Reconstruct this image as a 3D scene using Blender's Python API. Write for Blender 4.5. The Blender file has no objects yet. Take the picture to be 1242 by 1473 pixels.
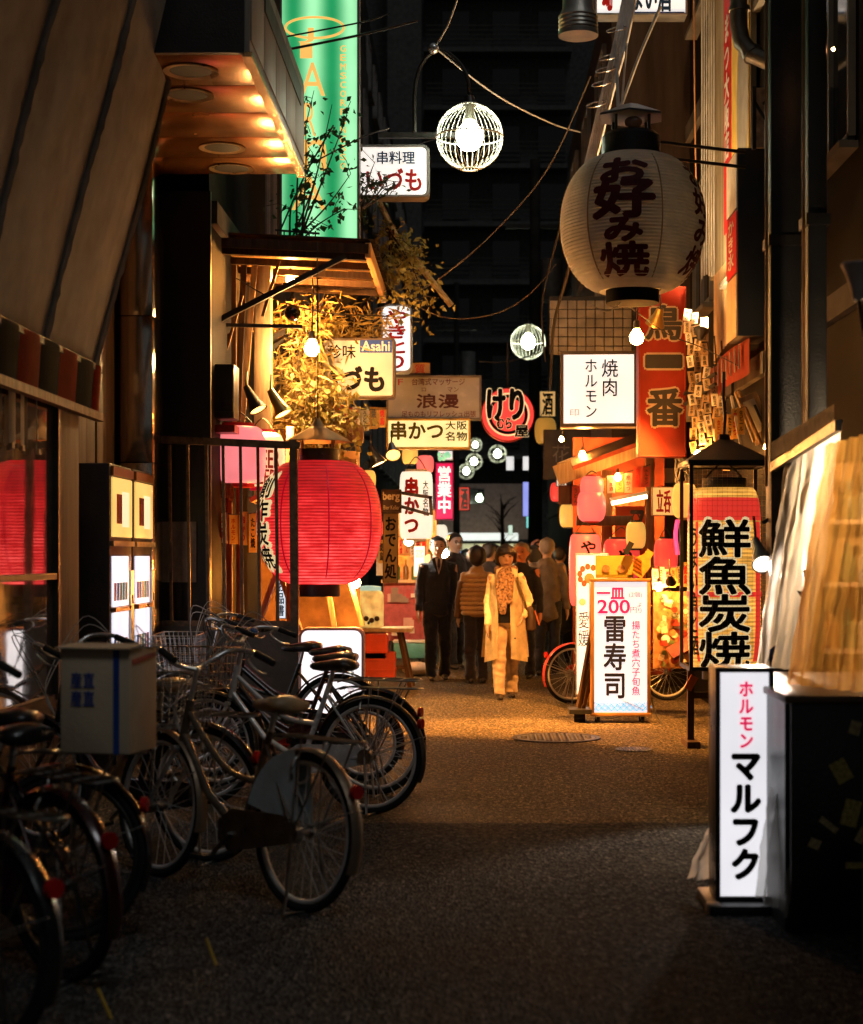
import bpy, bmesh, math, random
from mathutils import Vector, Matrix, Euler, noise as mnoise

SC = bpy.context.scene
COL = SC.collection
PI = math.pi
rnd = random.Random(11)

# ------------------------------------------------------------------ camera, sky, sun, exposure
F = 2400.0                       # focal length in photo pixels
VX, VY, EYE = 680.0, 800.0, 1.5  # vanishing point of the street in the photo, eye height
cam = bpy.data.cameras.new('camera')
cam_ob = bpy.data.objects.new('camera', cam); COL.objects.link(cam_ob)
SC.camera = cam_ob
cam_ob.location = (0, 0, EYE); cam_ob.rotation_euler = (PI/2, 0, 0)
cam.sensor_fit = 'VERTICAL'; cam.sensor_height = 36.0; cam.sensor_width = 36.0
cam.lens = F/1473.0*36.0
cam.shift_x = -(VX-621.0)/1473.0
cam.shift_y = (VY-736.5)/1473.0
cam.clip_start = 0.1; cam.clip_end = 600
cam.dof.use_dof = True; cam.dof.focus_distance = 13.5; cam.dof.aperture_fstop = 2.6

world = bpy.data.worlds.new('World'); SC.world = world; world.use_nodes = True
wn = world.node_tree.nodes; wl = world.node_tree.links
bg = wn['Background']
sky = wn.new('ShaderNodeTexSky'); sky.sky_type = 'NISHITA'; sky.sun_disc = False
sky.sun_elevation = math.radians(-4); sky.sun_rotation = math.radians(200)
mixw = wn.new('ShaderNodeMix'); mixw.data_type = 'RGBA'; mixw.inputs['Factor'].default_value = 0.85
wl.new(sky.outputs[0], mixw.inputs[6]); mixw.inputs[7].default_value = (0.5, 0.51, 0.49, 1)   # even city glow on low cloud
wl.new(mixw.outputs[2], bg.inputs['Color'])
bg.inputs['Strength'].default_value = 0.12

sun = bpy.data.lights.new('fill_sun', 'SUN'); sun.energy = 0.2; sun.angle = math.radians(12); sun.color = (0.92, 0.97, 1.0)  # unseen dim fill added to lift the dark foreground
sun_ob = bpy.data.objects.new('fill_sun', sun); COL.objects.link(sun_ob)
sun_ob.rotation_euler = (math.radians(35), 0, math.radians(20))

SC.view_settings.view_transform = 'Standard'; SC.view_settings.look = 'None'
SC.view_settings.exposure = 0.0; SC.view_settings.gamma = 1.0
SC.view_settings.use_curve_mapping = False
SC.cycles.use_denoising = True
SC.cycles.max_bounces = 7; SC.cycles.diffuse_bounces = 3; SC.cycles.glossy_bounces = 3
SC.cycles.transmission_bounces = 5; SC.cycles.transparent_max_bounces = 10
SC.cycles.sample_clamp_indirect = 3.0; SC.cycles.blur_glossy = 0.6
SC.cycles.caustics_reflective = False; SC.cycles.caustics_refractive = False

# ------------------------------------------------------------------ helpers
def W(px, py, Y):
    "photo pixel at depth Y -> world point"
    return Vector(((px-VX)/F*Y, Y, EYE-(py-VY)/F*Y))
def S(Y): return F/Y
def GY(py): return EYE*F/(py-VY)

WS = {}
def root(o):
    while o.parent: o = o.parent
    return o
def tag(o, label=None, cat=None, group=None, kind=None):
    if label: o['label'] = label
    if cat: o['category'] = cat
    if group: o['group'] = group
    if kind: o['kind'] = kind
    return o
def T(name, label, cat, loc=(0, 0, 0), rz=0, group=None, world=False, kind=None):
    o = bpy.data.objects.new(name, None); COL.objects.link(o)
    o.empty_display_size = 0.1
    o.location = loc; o.rotation_euler = (0, 0, rz)
    tag(o, label, cat, group, kind)
    if world: WS[o.name] = Vector(loc)
    return o
def ob(name, bm, mt, parent=None, smooth=35, label=None, cat=None, group=None, kind=None):
    if isinstance(bm, bpy.types.Mesh): me = bm
    else:
        me = bpy.data.meshes.new(name)
        bmesh.ops.recalc_face_normals(bm, faces=bm.faces) if len(bm.faces) < 60000 else None
        bm.to_mesh(me); bm.free()
    if smooth and me.polygons:
        me.shade_smooth(); me.set_sharp_from_angle(angle=math.radians(smooth))
    for x in (mt if isinstance(mt, (list, tuple)) else [mt]): me.materials.append(x)
    o = bpy.data.objects.new(name, me); COL.objects.link(o)
    if parent is not None:
        r = root(parent); o.parent = parent
        if r.name in WS: me.transform(Matrix.Translation(-WS[r.name]))
    else:
        v = [p.co for p in me.vertices]
        if v:
            c = Vector(((min(p.x for p in v)+max(p.x for p in v))/2, (min(p.y for p in v)+max(p.y for p in v))/2, min(p.z for p in v)))
            me.transform(Matrix.Translation(-c)); o.location = c
    return tag(o, label, cat, group, kind)
def dup(o, parent=None, **kw):
    c = o.copy(); COL.objects.link(c); c.parent = parent
    for ch in list(o.children): dup(ch, c)
    tag(c, **kw)
    return c

def NB(): return bmesh.new()
def box(bm, c, s, rot=None, bev=0.0):
    m = Matrix.Translation(Vector(c))
    if rot is not None:
        m = m @ (Euler(rot).to_matrix().to_4x4() if not isinstance(rot, Matrix) else rot.to_4x4())
    m = m @ Matrix.Diagonal((s[0], s[1], s[2], 1))
    g = bmesh.ops.create_cube(bm, size=1, matrix=m)['verts']
    if bev:
        es = list({e for v in g for e in v.link_edges})
        bmesh.ops.bevel(bm, geom=es, offset=bev, segments=2, affect='EDGES', profile=0.5)
    return bm
def bx(c, s, rot=None, bev=0.0): return box(NB(), c, s, rot, bev)
def bar(bm, p, q, w, h=None):
    p = Vector(p); q = Vector(q); d = q-p
    box(bm, (p+q)/2, (w, h or w, d.length), d.to_track_quat('Z', 'Y').to_matrix())
    return bm
def cyl(bm, p, q, r0, r1=None, n=12, cap=True):
    p = Vector(p); q = Vector(q); d = q-p
    m = Matrix.Translation((p+q)/2) @ d.to_track_quat('Z', 'Y').to_matrix().to_4x4()
    bmesh.ops.create_cone(bm, cap_ends=cap, segments=n, radius1=r0, radius2=r0 if r1 is None else r1, depth=d.length, matrix=m)
    return bm
def tube(bm, pts, r, n=6, closed=False, radii=None, cap=True):
    pts = [Vector(p) for p in pts]; N = len(pts)
    rings = []; up = None
    for i, p in enumerate(pts):
        a = pts[(i-1) % N] if (closed or i > 0) else p
        b = pts[(i+1) % N] if (closed or i < N-1) else p
        t = (b-a).normalized() if (b-a).length > 1e-9 else Vector((0, 0, 1))
        if up is None:
            up = Vector((0, 0, 1)) if abs(t.z) < 0.9 else Vector((1, 0, 0))
        up = (up - t*up.dot(t))
        up = up.normalized() if up.length > 1e-6 else t.orthogonal().normalized()
        s = t.cross(up); rr = radii[i] if radii else r
        rings.append([bm.verts.new(p+(up*math.cos(2*PI*k/n)+s*math.sin(2*PI*k/n))*rr) for k in range(n)])
    for i in range(N if closed else N-1):
        A = rings[i]; C = rings[(i+1) % N]
        for k in range(n): bm.faces.new((A[k], A[(k+1) % n], C[(k+1) % n], C[k]))
    if cap and not closed: bm.faces.new(rings[0][::-1]); bm.faces.new(rings[-1])
    return bm
def lathe(bm, prof, n=24, c=(0, 0, 0), cap=True, a0=0, sx=1, sy=1):
    c = Vector(c); rings = []
    for r, z in prof:
        rings.append([bm.verts.new(c+Vector((r*sx*math.cos(a0+2*PI*k/n), r*sy*math.sin(a0+2*PI*k/n), z))) for k in range(n)])
    for A, C in zip(rings, rings[1:]):
        for k in range(n): bm.faces.new((A[k], A[(k+1) % n], C[(k+1) % n], C[k]))
    if cap: bm.faces.new(rings[0][::-1]); bm.faces.new(rings[-1])
    return bm
def sph(bm, c, r, u=16, v=10, sc=(1, 1, 1)):
    bmesh.ops.create_uvsphere(bm, u_segments=u, v_segments=v, radius=r, matrix=Matrix.Translation(Vector(c)) @ Matrix.Diagonal((*sc, 1)))
    return bm
def grid(bm, nu, nv, f, thick=0.0):
    vs = [[bm.verts.new(Vector(f(i/nu, j/nv))) for j in range(nv+1)] for i in range(nu+1)]
    fs = [bm.faces.new((vs[i][j], vs[i+1][j], vs[i+1][j+1], vs[i][j+1])) for i in range(nu) for j in range(nv)]
    if thick: bmesh.ops.solidify(bm, geom=fs, thickness=thick)
    return bm
def prism(bm, poly, y0, y1):
    "polygon in (x,z) extruded along y"
    a = [bm.verts.new((x, y0, z)) for x, z in poly]; b = [bm.verts.new((x, y1, z)) for x, z in poly]
    bm.faces.new(a); bm.faces.new(b[::-1]); n = len(poly)
    for k in range(n): bm.faces.new((a[k], b[k], b[(k+1) % n], a[(k+1) % n]))
    return bm
def rrect(w, h, r, n=5):
    o = []
    for cx, cz, a in ((w/2-r, h/2-r, 0), (-w/2+r, h/2-r, PI/2), (-w/2+r, -h/2+r, PI), (w/2-r, -h/2+r, 1.5*PI)):
        for k in range(n+1): o.append((cx+r*math.cos(a+k*PI/2/n), cz+r*math.sin(a+k*PI/2/n)))
    return o
def catm(pts, n=8):
    pts = [Vector(p) for p in pts]; o = []
    P = [pts[0]]+pts+[pts[-1]]
    for i in range(1, len(P)-2):
        a, b, c, d = P[i-1:i+3]
        for k in range(n):
            t = k/n
            o.append(0.5*((2*b)+(c-a)*t+(2*a-5*b+4*c-d)*t*t+(3*b-a-3*c+d)*t**3))
    o.append(pts[-1]); return o

# ------------------------------------------------------------------ materials (all procedural)
MC = {}
def _nodes(name):
    mt = bpy.data.materials.new(name); mt.use_nodes = True
    nt = mt.node_tree
    return mt, nt, nt.nodes, nt.links, nt.nodes['Principled BSDF']
def pm(name, col, rough=0.6, metal=0.0, var=0.3, scale=6.0, bump=0.15, bscale=70.0, spec=0.5, coat=0.0, stretch=(1, 1, 1), dirt=None, ior=None, sheen=0):
    if name in MC: return MC[name]
    mt, nt, N, L, P = _nodes(name)
    g = N.new('ShaderNodeNewGeometry'); mp = N.new('ShaderNodeMapping'); mp.inputs['Scale'].default_value = stretch
    L.new(g.outputs['Position'], mp.inputs[0])
    n1 = N.new('ShaderNodeTexNoise'); n1.inputs['Scale'].default_value = scale; n1.inputs['Detail'].default_value = 6
    L.new(mp.outputs[0], n1.inputs['Vector'])
    r = N.new('ShaderNodeValToRGB'); r.color_ramp.elements[0].position = 0.3; r.color_ramp.elements[1].position = 0.7
    c = Vector(col)
    d = Vector(dirt) if dirt else c*(1-var)
    r.color_ramp.elements[0].color = (*d, 1)
    e = c*(1+var*0.4); r.color_ramp.elements[1].color = (min(e[0], 1), min(e[1], 1), min(e[2], 1), 1)
    L.new(n1.outputs[0], r.inputs[0]); L.new(r.outputs[0], P.inputs['Base Color'])
    mr = N.new('ShaderNodeMapRange'); mr.inputs[3].default_value = max(rough-0.12, 0.02); mr.inputs[4].default_value = min(rough+0.12, 1)
    L.new(n1.outputs[0], mr.inputs[0]); L.new(mr.outputs[0], P.inputs['Roughness'])
    P.inputs['Metallic'].default_value = metal; P.inputs['Specular IOR Level'].default_value = spec if rough < .5 or metal > .1 else (.16 if rough < .66 else .04)
    P.inputs['Coat Weight'].default_value = coat
    if ior: P.inputs['IOR'].default_value = ior
    if sheen: P.inputs['Sheen Weight'].default_value = sheen
    if bump:
        n2 = N.new('ShaderNodeTexNoise'); n2.inputs['Scale'].default_value = bscale; n2.inputs['Detail'].default_value = 4
        L.new(mp.outputs[0], n2.inputs['Vector'])
        b = N.new('ShaderNodeBump'); b.inputs['Strength'].default_value = bump; b.inputs['Distance'].default_value = 0.02
        L.new(n2.outputs[0], b.inputs['Height']); L.new(b.outputs[0], P.inputs['Normal'])
    MC[name] = mt; return mt
def em(name, col, strength, var=0.08, scale=3.0, base=None, rough=0.35, tubes=None, ribs=None, hot=None):
    "lit translucent face: uneven lamp tubes inside, faint dirt"
    if name in MC: return MC[name]
    mt, nt, N, L, P = _nodes(name)
    b = base or tuple(min(1, x*0.6) for x in col)
    P.inputs['Base Color'].default_value = (*b, 1); P.inputs['Roughness'].default_value = rough
    P.inputs['Emission Color'].default_value = (*col, 1)
    g = N.new('ShaderNodeNewGeometry')
    n1 = N.new('ShaderNodeTexNoise'); n1.inputs['Scale'].default_value = scale; n1.inputs['Detail'].default_value = 5
    L.new(g.outputs['Position'], n1.inputs['Vector'])
    mr = N.new('ShaderNodeMapRange'); mr.inputs[1].default_value = 0.3; mr.inputs[2].default_value = 0.7
    mr.inputs[3].default_value = strength*(1-var); mr.inputs[4].default_value = strength*(1+var)
    L.new(n1.outputs[0], mr.inputs[0])
    out = mr.outputs[0]
    if tubes:
        x0, period, amp = tubes
        sx = N.new('ShaderNodeSeparateXYZ'); L.new(g.outputs['Position'], sx.inputs[0])
        ma = N.new('ShaderNodeMath'); ma.operation = 'MULTIPLY_ADD'; ma.inputs[1].default_value = 2*PI/period; ma.inputs[2].default_value = -x0*2*PI/period
        L.new(sx.outputs[0], ma.inputs[0])
        co = N.new('ShaderNodeMath'); co.operation = 'COSINE'; L.new(ma.outputs[0], co.inputs[0])
        am = N.new('ShaderNodeMath'); am.operation = 'MULTIPLY_ADD'; am.inputs[1].default_value = amp; am.inputs[2].default_value = 1-amp*0.3
        L.new(co.outputs[0], am.inputs[0])
        mu = N.new('ShaderNodeMath'); mu.operation = 'MULTIPLY'; L.new(am.outputs[0], mu.inputs[0]); L.new(out, mu.inputs[1]); out = mu.outputs[0]
    if ribs:
        tc = N.new('ShaderNodeTexCoord'); sz = N.new('ShaderNodeSeparateXYZ'); L.new(tc.outputs['Object'], sz.inputs[0])
        ma = N.new('ShaderNodeMath'); ma.operation = 'MULTIPLY'; ma.inputs[1].default_value = 2*PI/ribs; L.new(sz.outputs[2], ma.inputs[0])
        co = N.new('ShaderNodeMath'); co.operation = 'COSINE'; L.new(ma.outputs[0], co.inputs[0])
        am = N.new('ShaderNodeMath'); am.operation = 'MULTIPLY_ADD'; am.inputs[1].default_value = -0.28; am.inputs[2].default_value = 0.86; L.new(co.outputs[0], am.inputs[0])
        n3 = N.new('ShaderNodeTexNoise'); n3.inputs['Scale'].default_value = 22; mp = N.new('ShaderNodeMapping'); mp.inputs['Scale'].default_value = (.35, .35, 3); L.new(tc.outputs['Object'], mp.inputs[0]); L.new(mp.outputs[0], n3.inputs['Vector'])
        m3 = N.new('ShaderNodeMapRange'); m3.inputs[1].default_value = .3; m3.inputs[2].default_value = .7; m3.inputs[3].default_value = .75; m3.inputs[4].default_value = 1.2; L.new(n3.outputs[0], m3.inputs[0])
        mu = N.new('ShaderNodeMath'); mu.operation = 'MULTIPLY'; L.new(am.outputs[0], mu.inputs[0]); L.new(out, mu.inputs[1])
        mv = N.new('ShaderNodeMath'); mv.operation = 'MULTIPLY'; L.new(mu.outputs[0], mv.inputs[0]); L.new(m3.outputs[0], mv.inputs[1]); out = mv.outputs[0]
    L.new(out, P.inputs['Emission Strength'])
    if hot:
        # inverse-square light of the bulb inside on the paper (object space), hotter paper goes paler
        hx, hy, hz, ref, hc = hot
        tc = N.new('ShaderNodeTexCoord'); vd = N.new('ShaderNodeVectorMath'); vd.operation = 'DISTANCE'; vd.inputs[1].default_value = (hx, hy, hz); L.new(tc.outputs['Object'], vd.inputs[0])
        dv = N.new('ShaderNodeMath'); dv.operation = 'DIVIDE'; dv.inputs[0].default_value = ref; L.new(vd.outputs['Value'], dv.inputs[1])
        pw = N.new('ShaderNodeMath'); pw.operation = 'POWER'; pw.inputs[1].default_value = 2; L.new(dv.outputs[0], pw.inputs[0])
        cl = N.new('ShaderNodeClamp'); cl.inputs[1].default_value = .3; cl.inputs[2].default_value = 1.7; L.new(pw.outputs[0], cl.inputs[0])
        mu = N.new('ShaderNodeMath'); mu.operation = 'MULTIPLY'; L.new(cl.outputs[0], mu.inputs[0]); L.new(out, mu.inputs[1]); L.new(mu.outputs[0], P.inputs['Emission Strength'])
        rp = N.new('ShaderNodeValToRGB'); rp.color_ramp.elements[0].position = .45; rp.color_ramp.elements[1].position = 1.0
        rp.color_ramp.elements[0].color = (*col, 1); rp.color_ramp.elements[1].color = (*hc, 1)
        sc_ = N.new('ShaderNodeMath'); sc_.operation = 'MULTIPLY'; sc_.inputs[1].default_value = .6; L.new(mu.outputs[0], sc_.inputs[0]); L.new(sc_.outputs[0], rp.inputs[0]); L.new(rp.outputs[0], P.inputs['Emission Color'])
    MC[name] = mt; return mt
def bulbm(col, strength):
    k = 'bulb_%g_%g_%g_%g' % (*col, strength)
    if k in MC: return MC[k]
    mt, nt, N, L, P = _nodes(k)
    P.inputs['Base Color'].default_value = (0.8, 0.8, 0.8, 1)
    P.inputs['Emission Color'].default_value = (*col, 1); P.inputs['Emission Strength'].default_value = strength
    MC[k] = mt; return mt
def vinyl(name, tint, clear=0.35, glow=0.5):
    if name in MC: return MC[name]
    mt, nt, N, L, P = _nodes(name)
    P.inputs['Base Color'].default_value = (*tint, 1); P.inputs['Roughness'].default_value = 0.28; P.inputs['Specular IOR Level'].default_value = 0.4
    tr = N.new('ShaderNodeBsdfTransparent'); tr.inputs[0].default_value = (*[0.5+0.5*x for x in tint], 1)
    tl = N.new('ShaderNodeBsdfTranslucent'); tl.inputs[0].default_value = (*tint, 1)
    g = N.new('ShaderNodeNewGeometry'); n1 = N.new('ShaderNodeTexNoise'); n1.inputs['Scale'].default_value = 2.6; n1.inputs['Detail'].default_value = 2
    mp = N.new('ShaderNodeMapping'); mp.inputs['Scale'].default_value = (1, 1, 0.5); L.new(g.outputs['Position'], mp.inputs[0]); L.new(mp.outputs[0], n1.inputs['Vector'])
    b = N.new('ShaderNodeBump'); b.inputs['Strength'].default_value = 0.3; b.inputs['Distance'].default_value = 0.02; L.new(n1.outputs[0], b.inputs['Height']); L.new(b.outputs[0], P.inputs['Normal'])
    m1 = N.new('ShaderNodeMixShader'); m1.inputs[0].default_value = glow; L.new(P.outputs[0], m1.inputs[1]); L.new(tl.outputs[0], m1.inputs[2])
    m2 = N.new('ShaderNodeMixShader')
    mr = N.new('ShaderNodeMapRange'); mr.inputs[1].default_value = 0.35; mr.inputs[2].default_value = 0.65; mr.inputs[3].default_value = clear*0.6; mr.inputs[4].default_value = min(1, clear*1.4)
    L.new(n1.outputs[0], mr.inputs[0]); L.new(mr.outputs[0], m2.inputs[0])
    L.new(m1.outputs[0], m2.inputs[1]); L.new(tr.outputs[0], m2.inputs[2])
    L.new(m2.outputs[0], N['Material Output'].inputs[0])
    MC[name] = mt; return mt
def crumple(u, v, a):
    return a*(mnoise.noise(Vector((u*5, v*2.2, 1.3)))+.6*mnoise.noise(Vector((u*13, v*6, 4.1)))+.35*mnoise.noise(Vector((u*30, v*16, 7.7))))
def paper(name, col, trans=0.4):
    if name in MC: return MC[name]
    mt, nt, N, L, P = _nodes(name)
    g = N.new('ShaderNodeNewGeometry'); n1 = N.new('ShaderNodeTexNoise'); n1.inputs['Scale'].default_value = 7; n1.inputs['Detail'].default_value = 8
    L.new(g.outputs['Position'], n1.inputs['Vector'])
    r = N.new('ShaderNodeValToRGB'); r.color_ramp.elements[0].position = 0.25; r.color_ramp.elements[1].position = 0.75
    r.color_ramp.elements[0].color = (*[x*0.7 for x in col], 1); r.color_ramp.elements[1].color = (*col, 1)
    L.new(n1.outputs[0], r.inputs[0]); L.new(r.outputs[0], P.inputs['Base Color']); P.inputs['Roughness'].default_value = 0.6
    tl = N.new('ShaderNodeBsdfTranslucent'); L.new(r.outputs[0], tl.inputs[0])
    m = N.new('ShaderNodeMixShader'); m.inputs[0].default_value = trans
    L.new(P.outputs[0], m.inputs[1]); L.new(tl.outputs[0], m.inputs[2]); L.new(m.outputs[0], N['Material Output'].inputs[0])
    MC[name] = mt; return mt
def leafm(name, col, trans=0.35):
    if name in MC: return MC[name]
    return paper(name, col, trans)

BLACK = pm('black_paint', (0.015, 0.015, 0.016), 0.45, var=0.3)
INK = pm('black_ink', (0.012, 0.011, 0.012), 0.7, bump=0)
REDINK = pm('red_ink', (0.55, 0.02, 0.02), 0.6, bump=0)
PINKINK = em('lit_pink_print', (0.9, 0.015, 0.12), 0.75)
BLUEINK = pm('navy_ink', (0.02, 0.05, 0.12), 0.6, bump=0)
STEEL = pm('worn_steel', (0.45, 0.44, 0.42), 0.32, 1.0, var=0.35, scale=14)
CHROME = pm('chrome', (0.8, 0.8, 0.79), 0.3, 0.85, var=0.15, bump=0.03)
RIM = pm('brushed_alloy', (0.72, 0.71, 0.69), 0.42, 0.35, var=0.15, bump=0.03)
DARKMETAL = pm('dark_metal', (0.07, 0.065, 0.06), 0.42, 0.8)
GREYMETAL = pm('grey_painted_metal', (0.22, 0.21, 0.2), 0.5, 0.2)
ALU = pm('aluminium', (0.5, 0.5, 0.5), 0.4, 0.9)
RUBBER = pm('rubber', (0.018, 0.018, 0.018), 0.65, bump=0.2)
CABLE = pm('cable_sheath', (0.05, 0.047, 0.045), 0.5)
PALECABLE = pm('pale_cable_sheath', (0.5, 0.47, 0.42), 0.5)
WOOD = pm('old_timber', (0.30, 0.17, 0.08), 0.55, var=0.5, scale=5, stretch=(6, 6, 0.8), bump=0.3)
PALEWOOD = pm('pale_timber', (0.52, 0.36, 0.2), 0.5, var=0.35, scale=5, stretch=(8, 8, 0.7), bump=0.25)
DARKWOOD = pm('dark_timber', (0.07, 0.04, 0.022), 0.55, var=0.5, scale=5, stretch=(6, 6, 0.8), bump=0.3)
CONC = pm('stained_concrete', (0.15, 0.14, 0.125), 0.8, var=0.45, scale=2.5, bump=0.3)
DARKWALL = pm('dark_wall_render', (0.04, 0.038, 0.036), 0.75, var=0.5, scale=2, bump=0.25)
BROWNWALL = pm('brown_cladding', (0.07, 0.05, 0.037), 0.55, var=0.45, scale=3, stretch=(3, 3, 0.3), bump=0.15)
GLASS = pm('dark_window_glass', (0.012, 0.013, 0.014), 0.05, var=0.2, bump=0.0, ior=1.6)
MIRRORGLASS = pm('reflective_shop_glass', (0.6, 0.56, 0.52), 0.03, 0.9, var=0.2, bump=0.02, bscale=3, ior=2.9)
for _m in (MIRRORGLASS,):
    _m.node_tree.nodes['Map Range'].inputs[3].default_value = 0.015; _m.node_tree.nodes['Map Range'].inputs[4].default_value = 0.06
WHITEPAPER = paper('white_paper', (0.78, 0.75, 0.7), 0.3)

# ------------------------------------------------------------------ lettering
def glyphs(body, w=None, h=None, bold=0.0, vertical=False, line=1.0, sub=0.0):
    "flat text mesh centred on 0, fitted to w x h; bold = stroke growth as a share of the letter height"
    c = bpy.data.curves.new('lettering', 'FONT')
    c.body = '\n'.join(body) if vertical else body
    c.size = 1; c.align_x = 'CENTER'; c.space_line = line; c.resolution_u = 3
    o = bpy.data.objects.new('lettering', c); COL.objects.link(o)
    dg = bpy.context.evaluated_depsgraph_get()
    me = bpy.data.meshes.new_from_object(o.evaluated_get(dg))
    bpy.data.objects.remove(o); bpy.data.curves.remove(c)
    xs = [v.co.x for v in me.vertices]; ys = [v.co.y for v in me.vertices]
    x0, x1, y0, y1 = min(xs), max(xs), min(ys), max(ys)
    sx = w/(x1-x0) if w else None; sy = h/(y1-y0) if h else None
    if sx is None: sx = sy
    if sy is None: sy = sx
    n = max(1, len(body)) if vertical else body.count('\n')+1
    ch = (y1-y0)*sy/n
    m = Matrix.Diagonal((sx, sy, 1, 1)) @ Matrix.Translation((-(x0+x1)/2, -(y0+y1)/2, 0))
    me.transform(m)
    bm = NB(); bm.from_mesh(me)
    if sub:
        for _ in range(4):
            bmesh.ops.triangulate(bm, faces=bm.faces)
            es = [e for e in bm.edges if e.calc_length() > sub]
            if not es: break
            bmesh.ops.subdivide_edges(bm, edges=es, cuts=1)
        bmesh.ops.triangulate(bm, faces=bm.faces)
    if bold:
        src = [(v.co.copy()) for v in bm.verts]; bm.verts.index_update()
        fs = [[v.index for v in f.verts] for f in bm.faces]
        K = 8
        for k in range(K):
            a = 2*PI*k/K; dx, dy = bold*ch*math.cos(a), bold*ch*math.sin(a)
            vs = [bm.verts.new((p.x+dx, p.y+dy, 0.00015*(k+1))) for p in src]
            for f in fs:
                try: bm.faces.new([vs[i] for i in f])
                except ValueError: pass
    bpy.data.meshes.remove(me)
    return bm
def letter(parent, body, x, z, w, h, mt, y=-0.004, bold=0.0, vertical=False, tilt=0.0, name='lettering', line=1.0):
    "flat lettering on a local front (facing -y)"
    bm = glyphs(body, w, h, bold, vertical, line)
    m = Matrix.Translation((x, y, z)) @ Matrix.Rotation(tilt, 4, 'Y') @ Matrix.Rotation(PI/2, 4, 'X')
    bm.transform(m)
    return ob(name, bm, mt, parent, smooth=0)

def signbox(name, label, cat, p, Y, depth, face, frame, fw=4, texts=(), rz=0.0, round_px=0, group=None, brackets=None, inset=0.0):
    """box sign whose front (photo pixel rectangle p at depth Y) faces the street; texts in photo pixels"""
    x0, y0, x1, y1 = p; s = S(Y); w = (x1-x0)/s; h = (y1-y0)/s
    c = W((x0+x1)/2, (y0+y1)/2, Y)
    t = T(name, label, cat, (c.x, c.y, c.z-h/2), rz, group)
    f = fw/s
    if round_px:
        r = round_px/s
        ob('casing', prism(NB(), [(a, b+h/2) for a, b in rrect(w, h, r)], 0.006, depth), frame, t)
        ob('face', prism(NB(), [(a, b+h/2) for a, b in rrect(w-2*f, h-2*f, max(r-f, 0.005))], -0.004, 0.004), face, t)
        rim = NB(); pts = [(a, -0.002, b+h/2) for a, b in rrect(w-f, h-f, r)]
        tube(rim, pts, f*0.55, 6, closed=True); ob('rim', rim, frame, t)
        fy = -0.004
    else:
        ob('casing', bx((0, depth/2+0.012, h/2), (w-0.004, depth-0.01, h-0.004), bev=0.004), frame, t)
        ob('face', bx((0, 0.003, h/2), (w-2*f, 0.006, h-2*f)), face, t)
        for nm, cc, ss in (('frame_rail', (0, 0, f/2), (w, 0.03, f)), ('frame_rail', (0, 0, h-f/2), (w, 0.03, f)),
                           ('frame_stile', (-w/2+f/2, 0, h/2), (f, 0.028, h-2*f)), ('frame_stile', (w/2-f/2, 0, h/2), (f, 0.028, h-2*f))):
            ob(nm, bx(cc, ss, bev=min(0.003, f*0.3)), frame, t)
        fy = 0.0
    for tx in texts:
        body, b, mt = tx[0], tx[1], tx[2]; kw = tx[3] if len(tx) > 3 else {}
        letter(t, body, ((b[0]+b[2])/2-(x0+x1)/2)/s, ((y0+y1)/2-(b[1]+b[3])/2)/s+h/2, (b[2]-b[0])/s, (b[3]-b[1])/s, mt, y=fy-0.004-kw.pop('lift', 0), **kw)
    for k, (a, b) in enumerate(brackets or []):
        o = NB(); bar(o, Vector(a), Vector(b), 0.03); ob('bracket', o, DARKMETAL, t)
    return t

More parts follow.
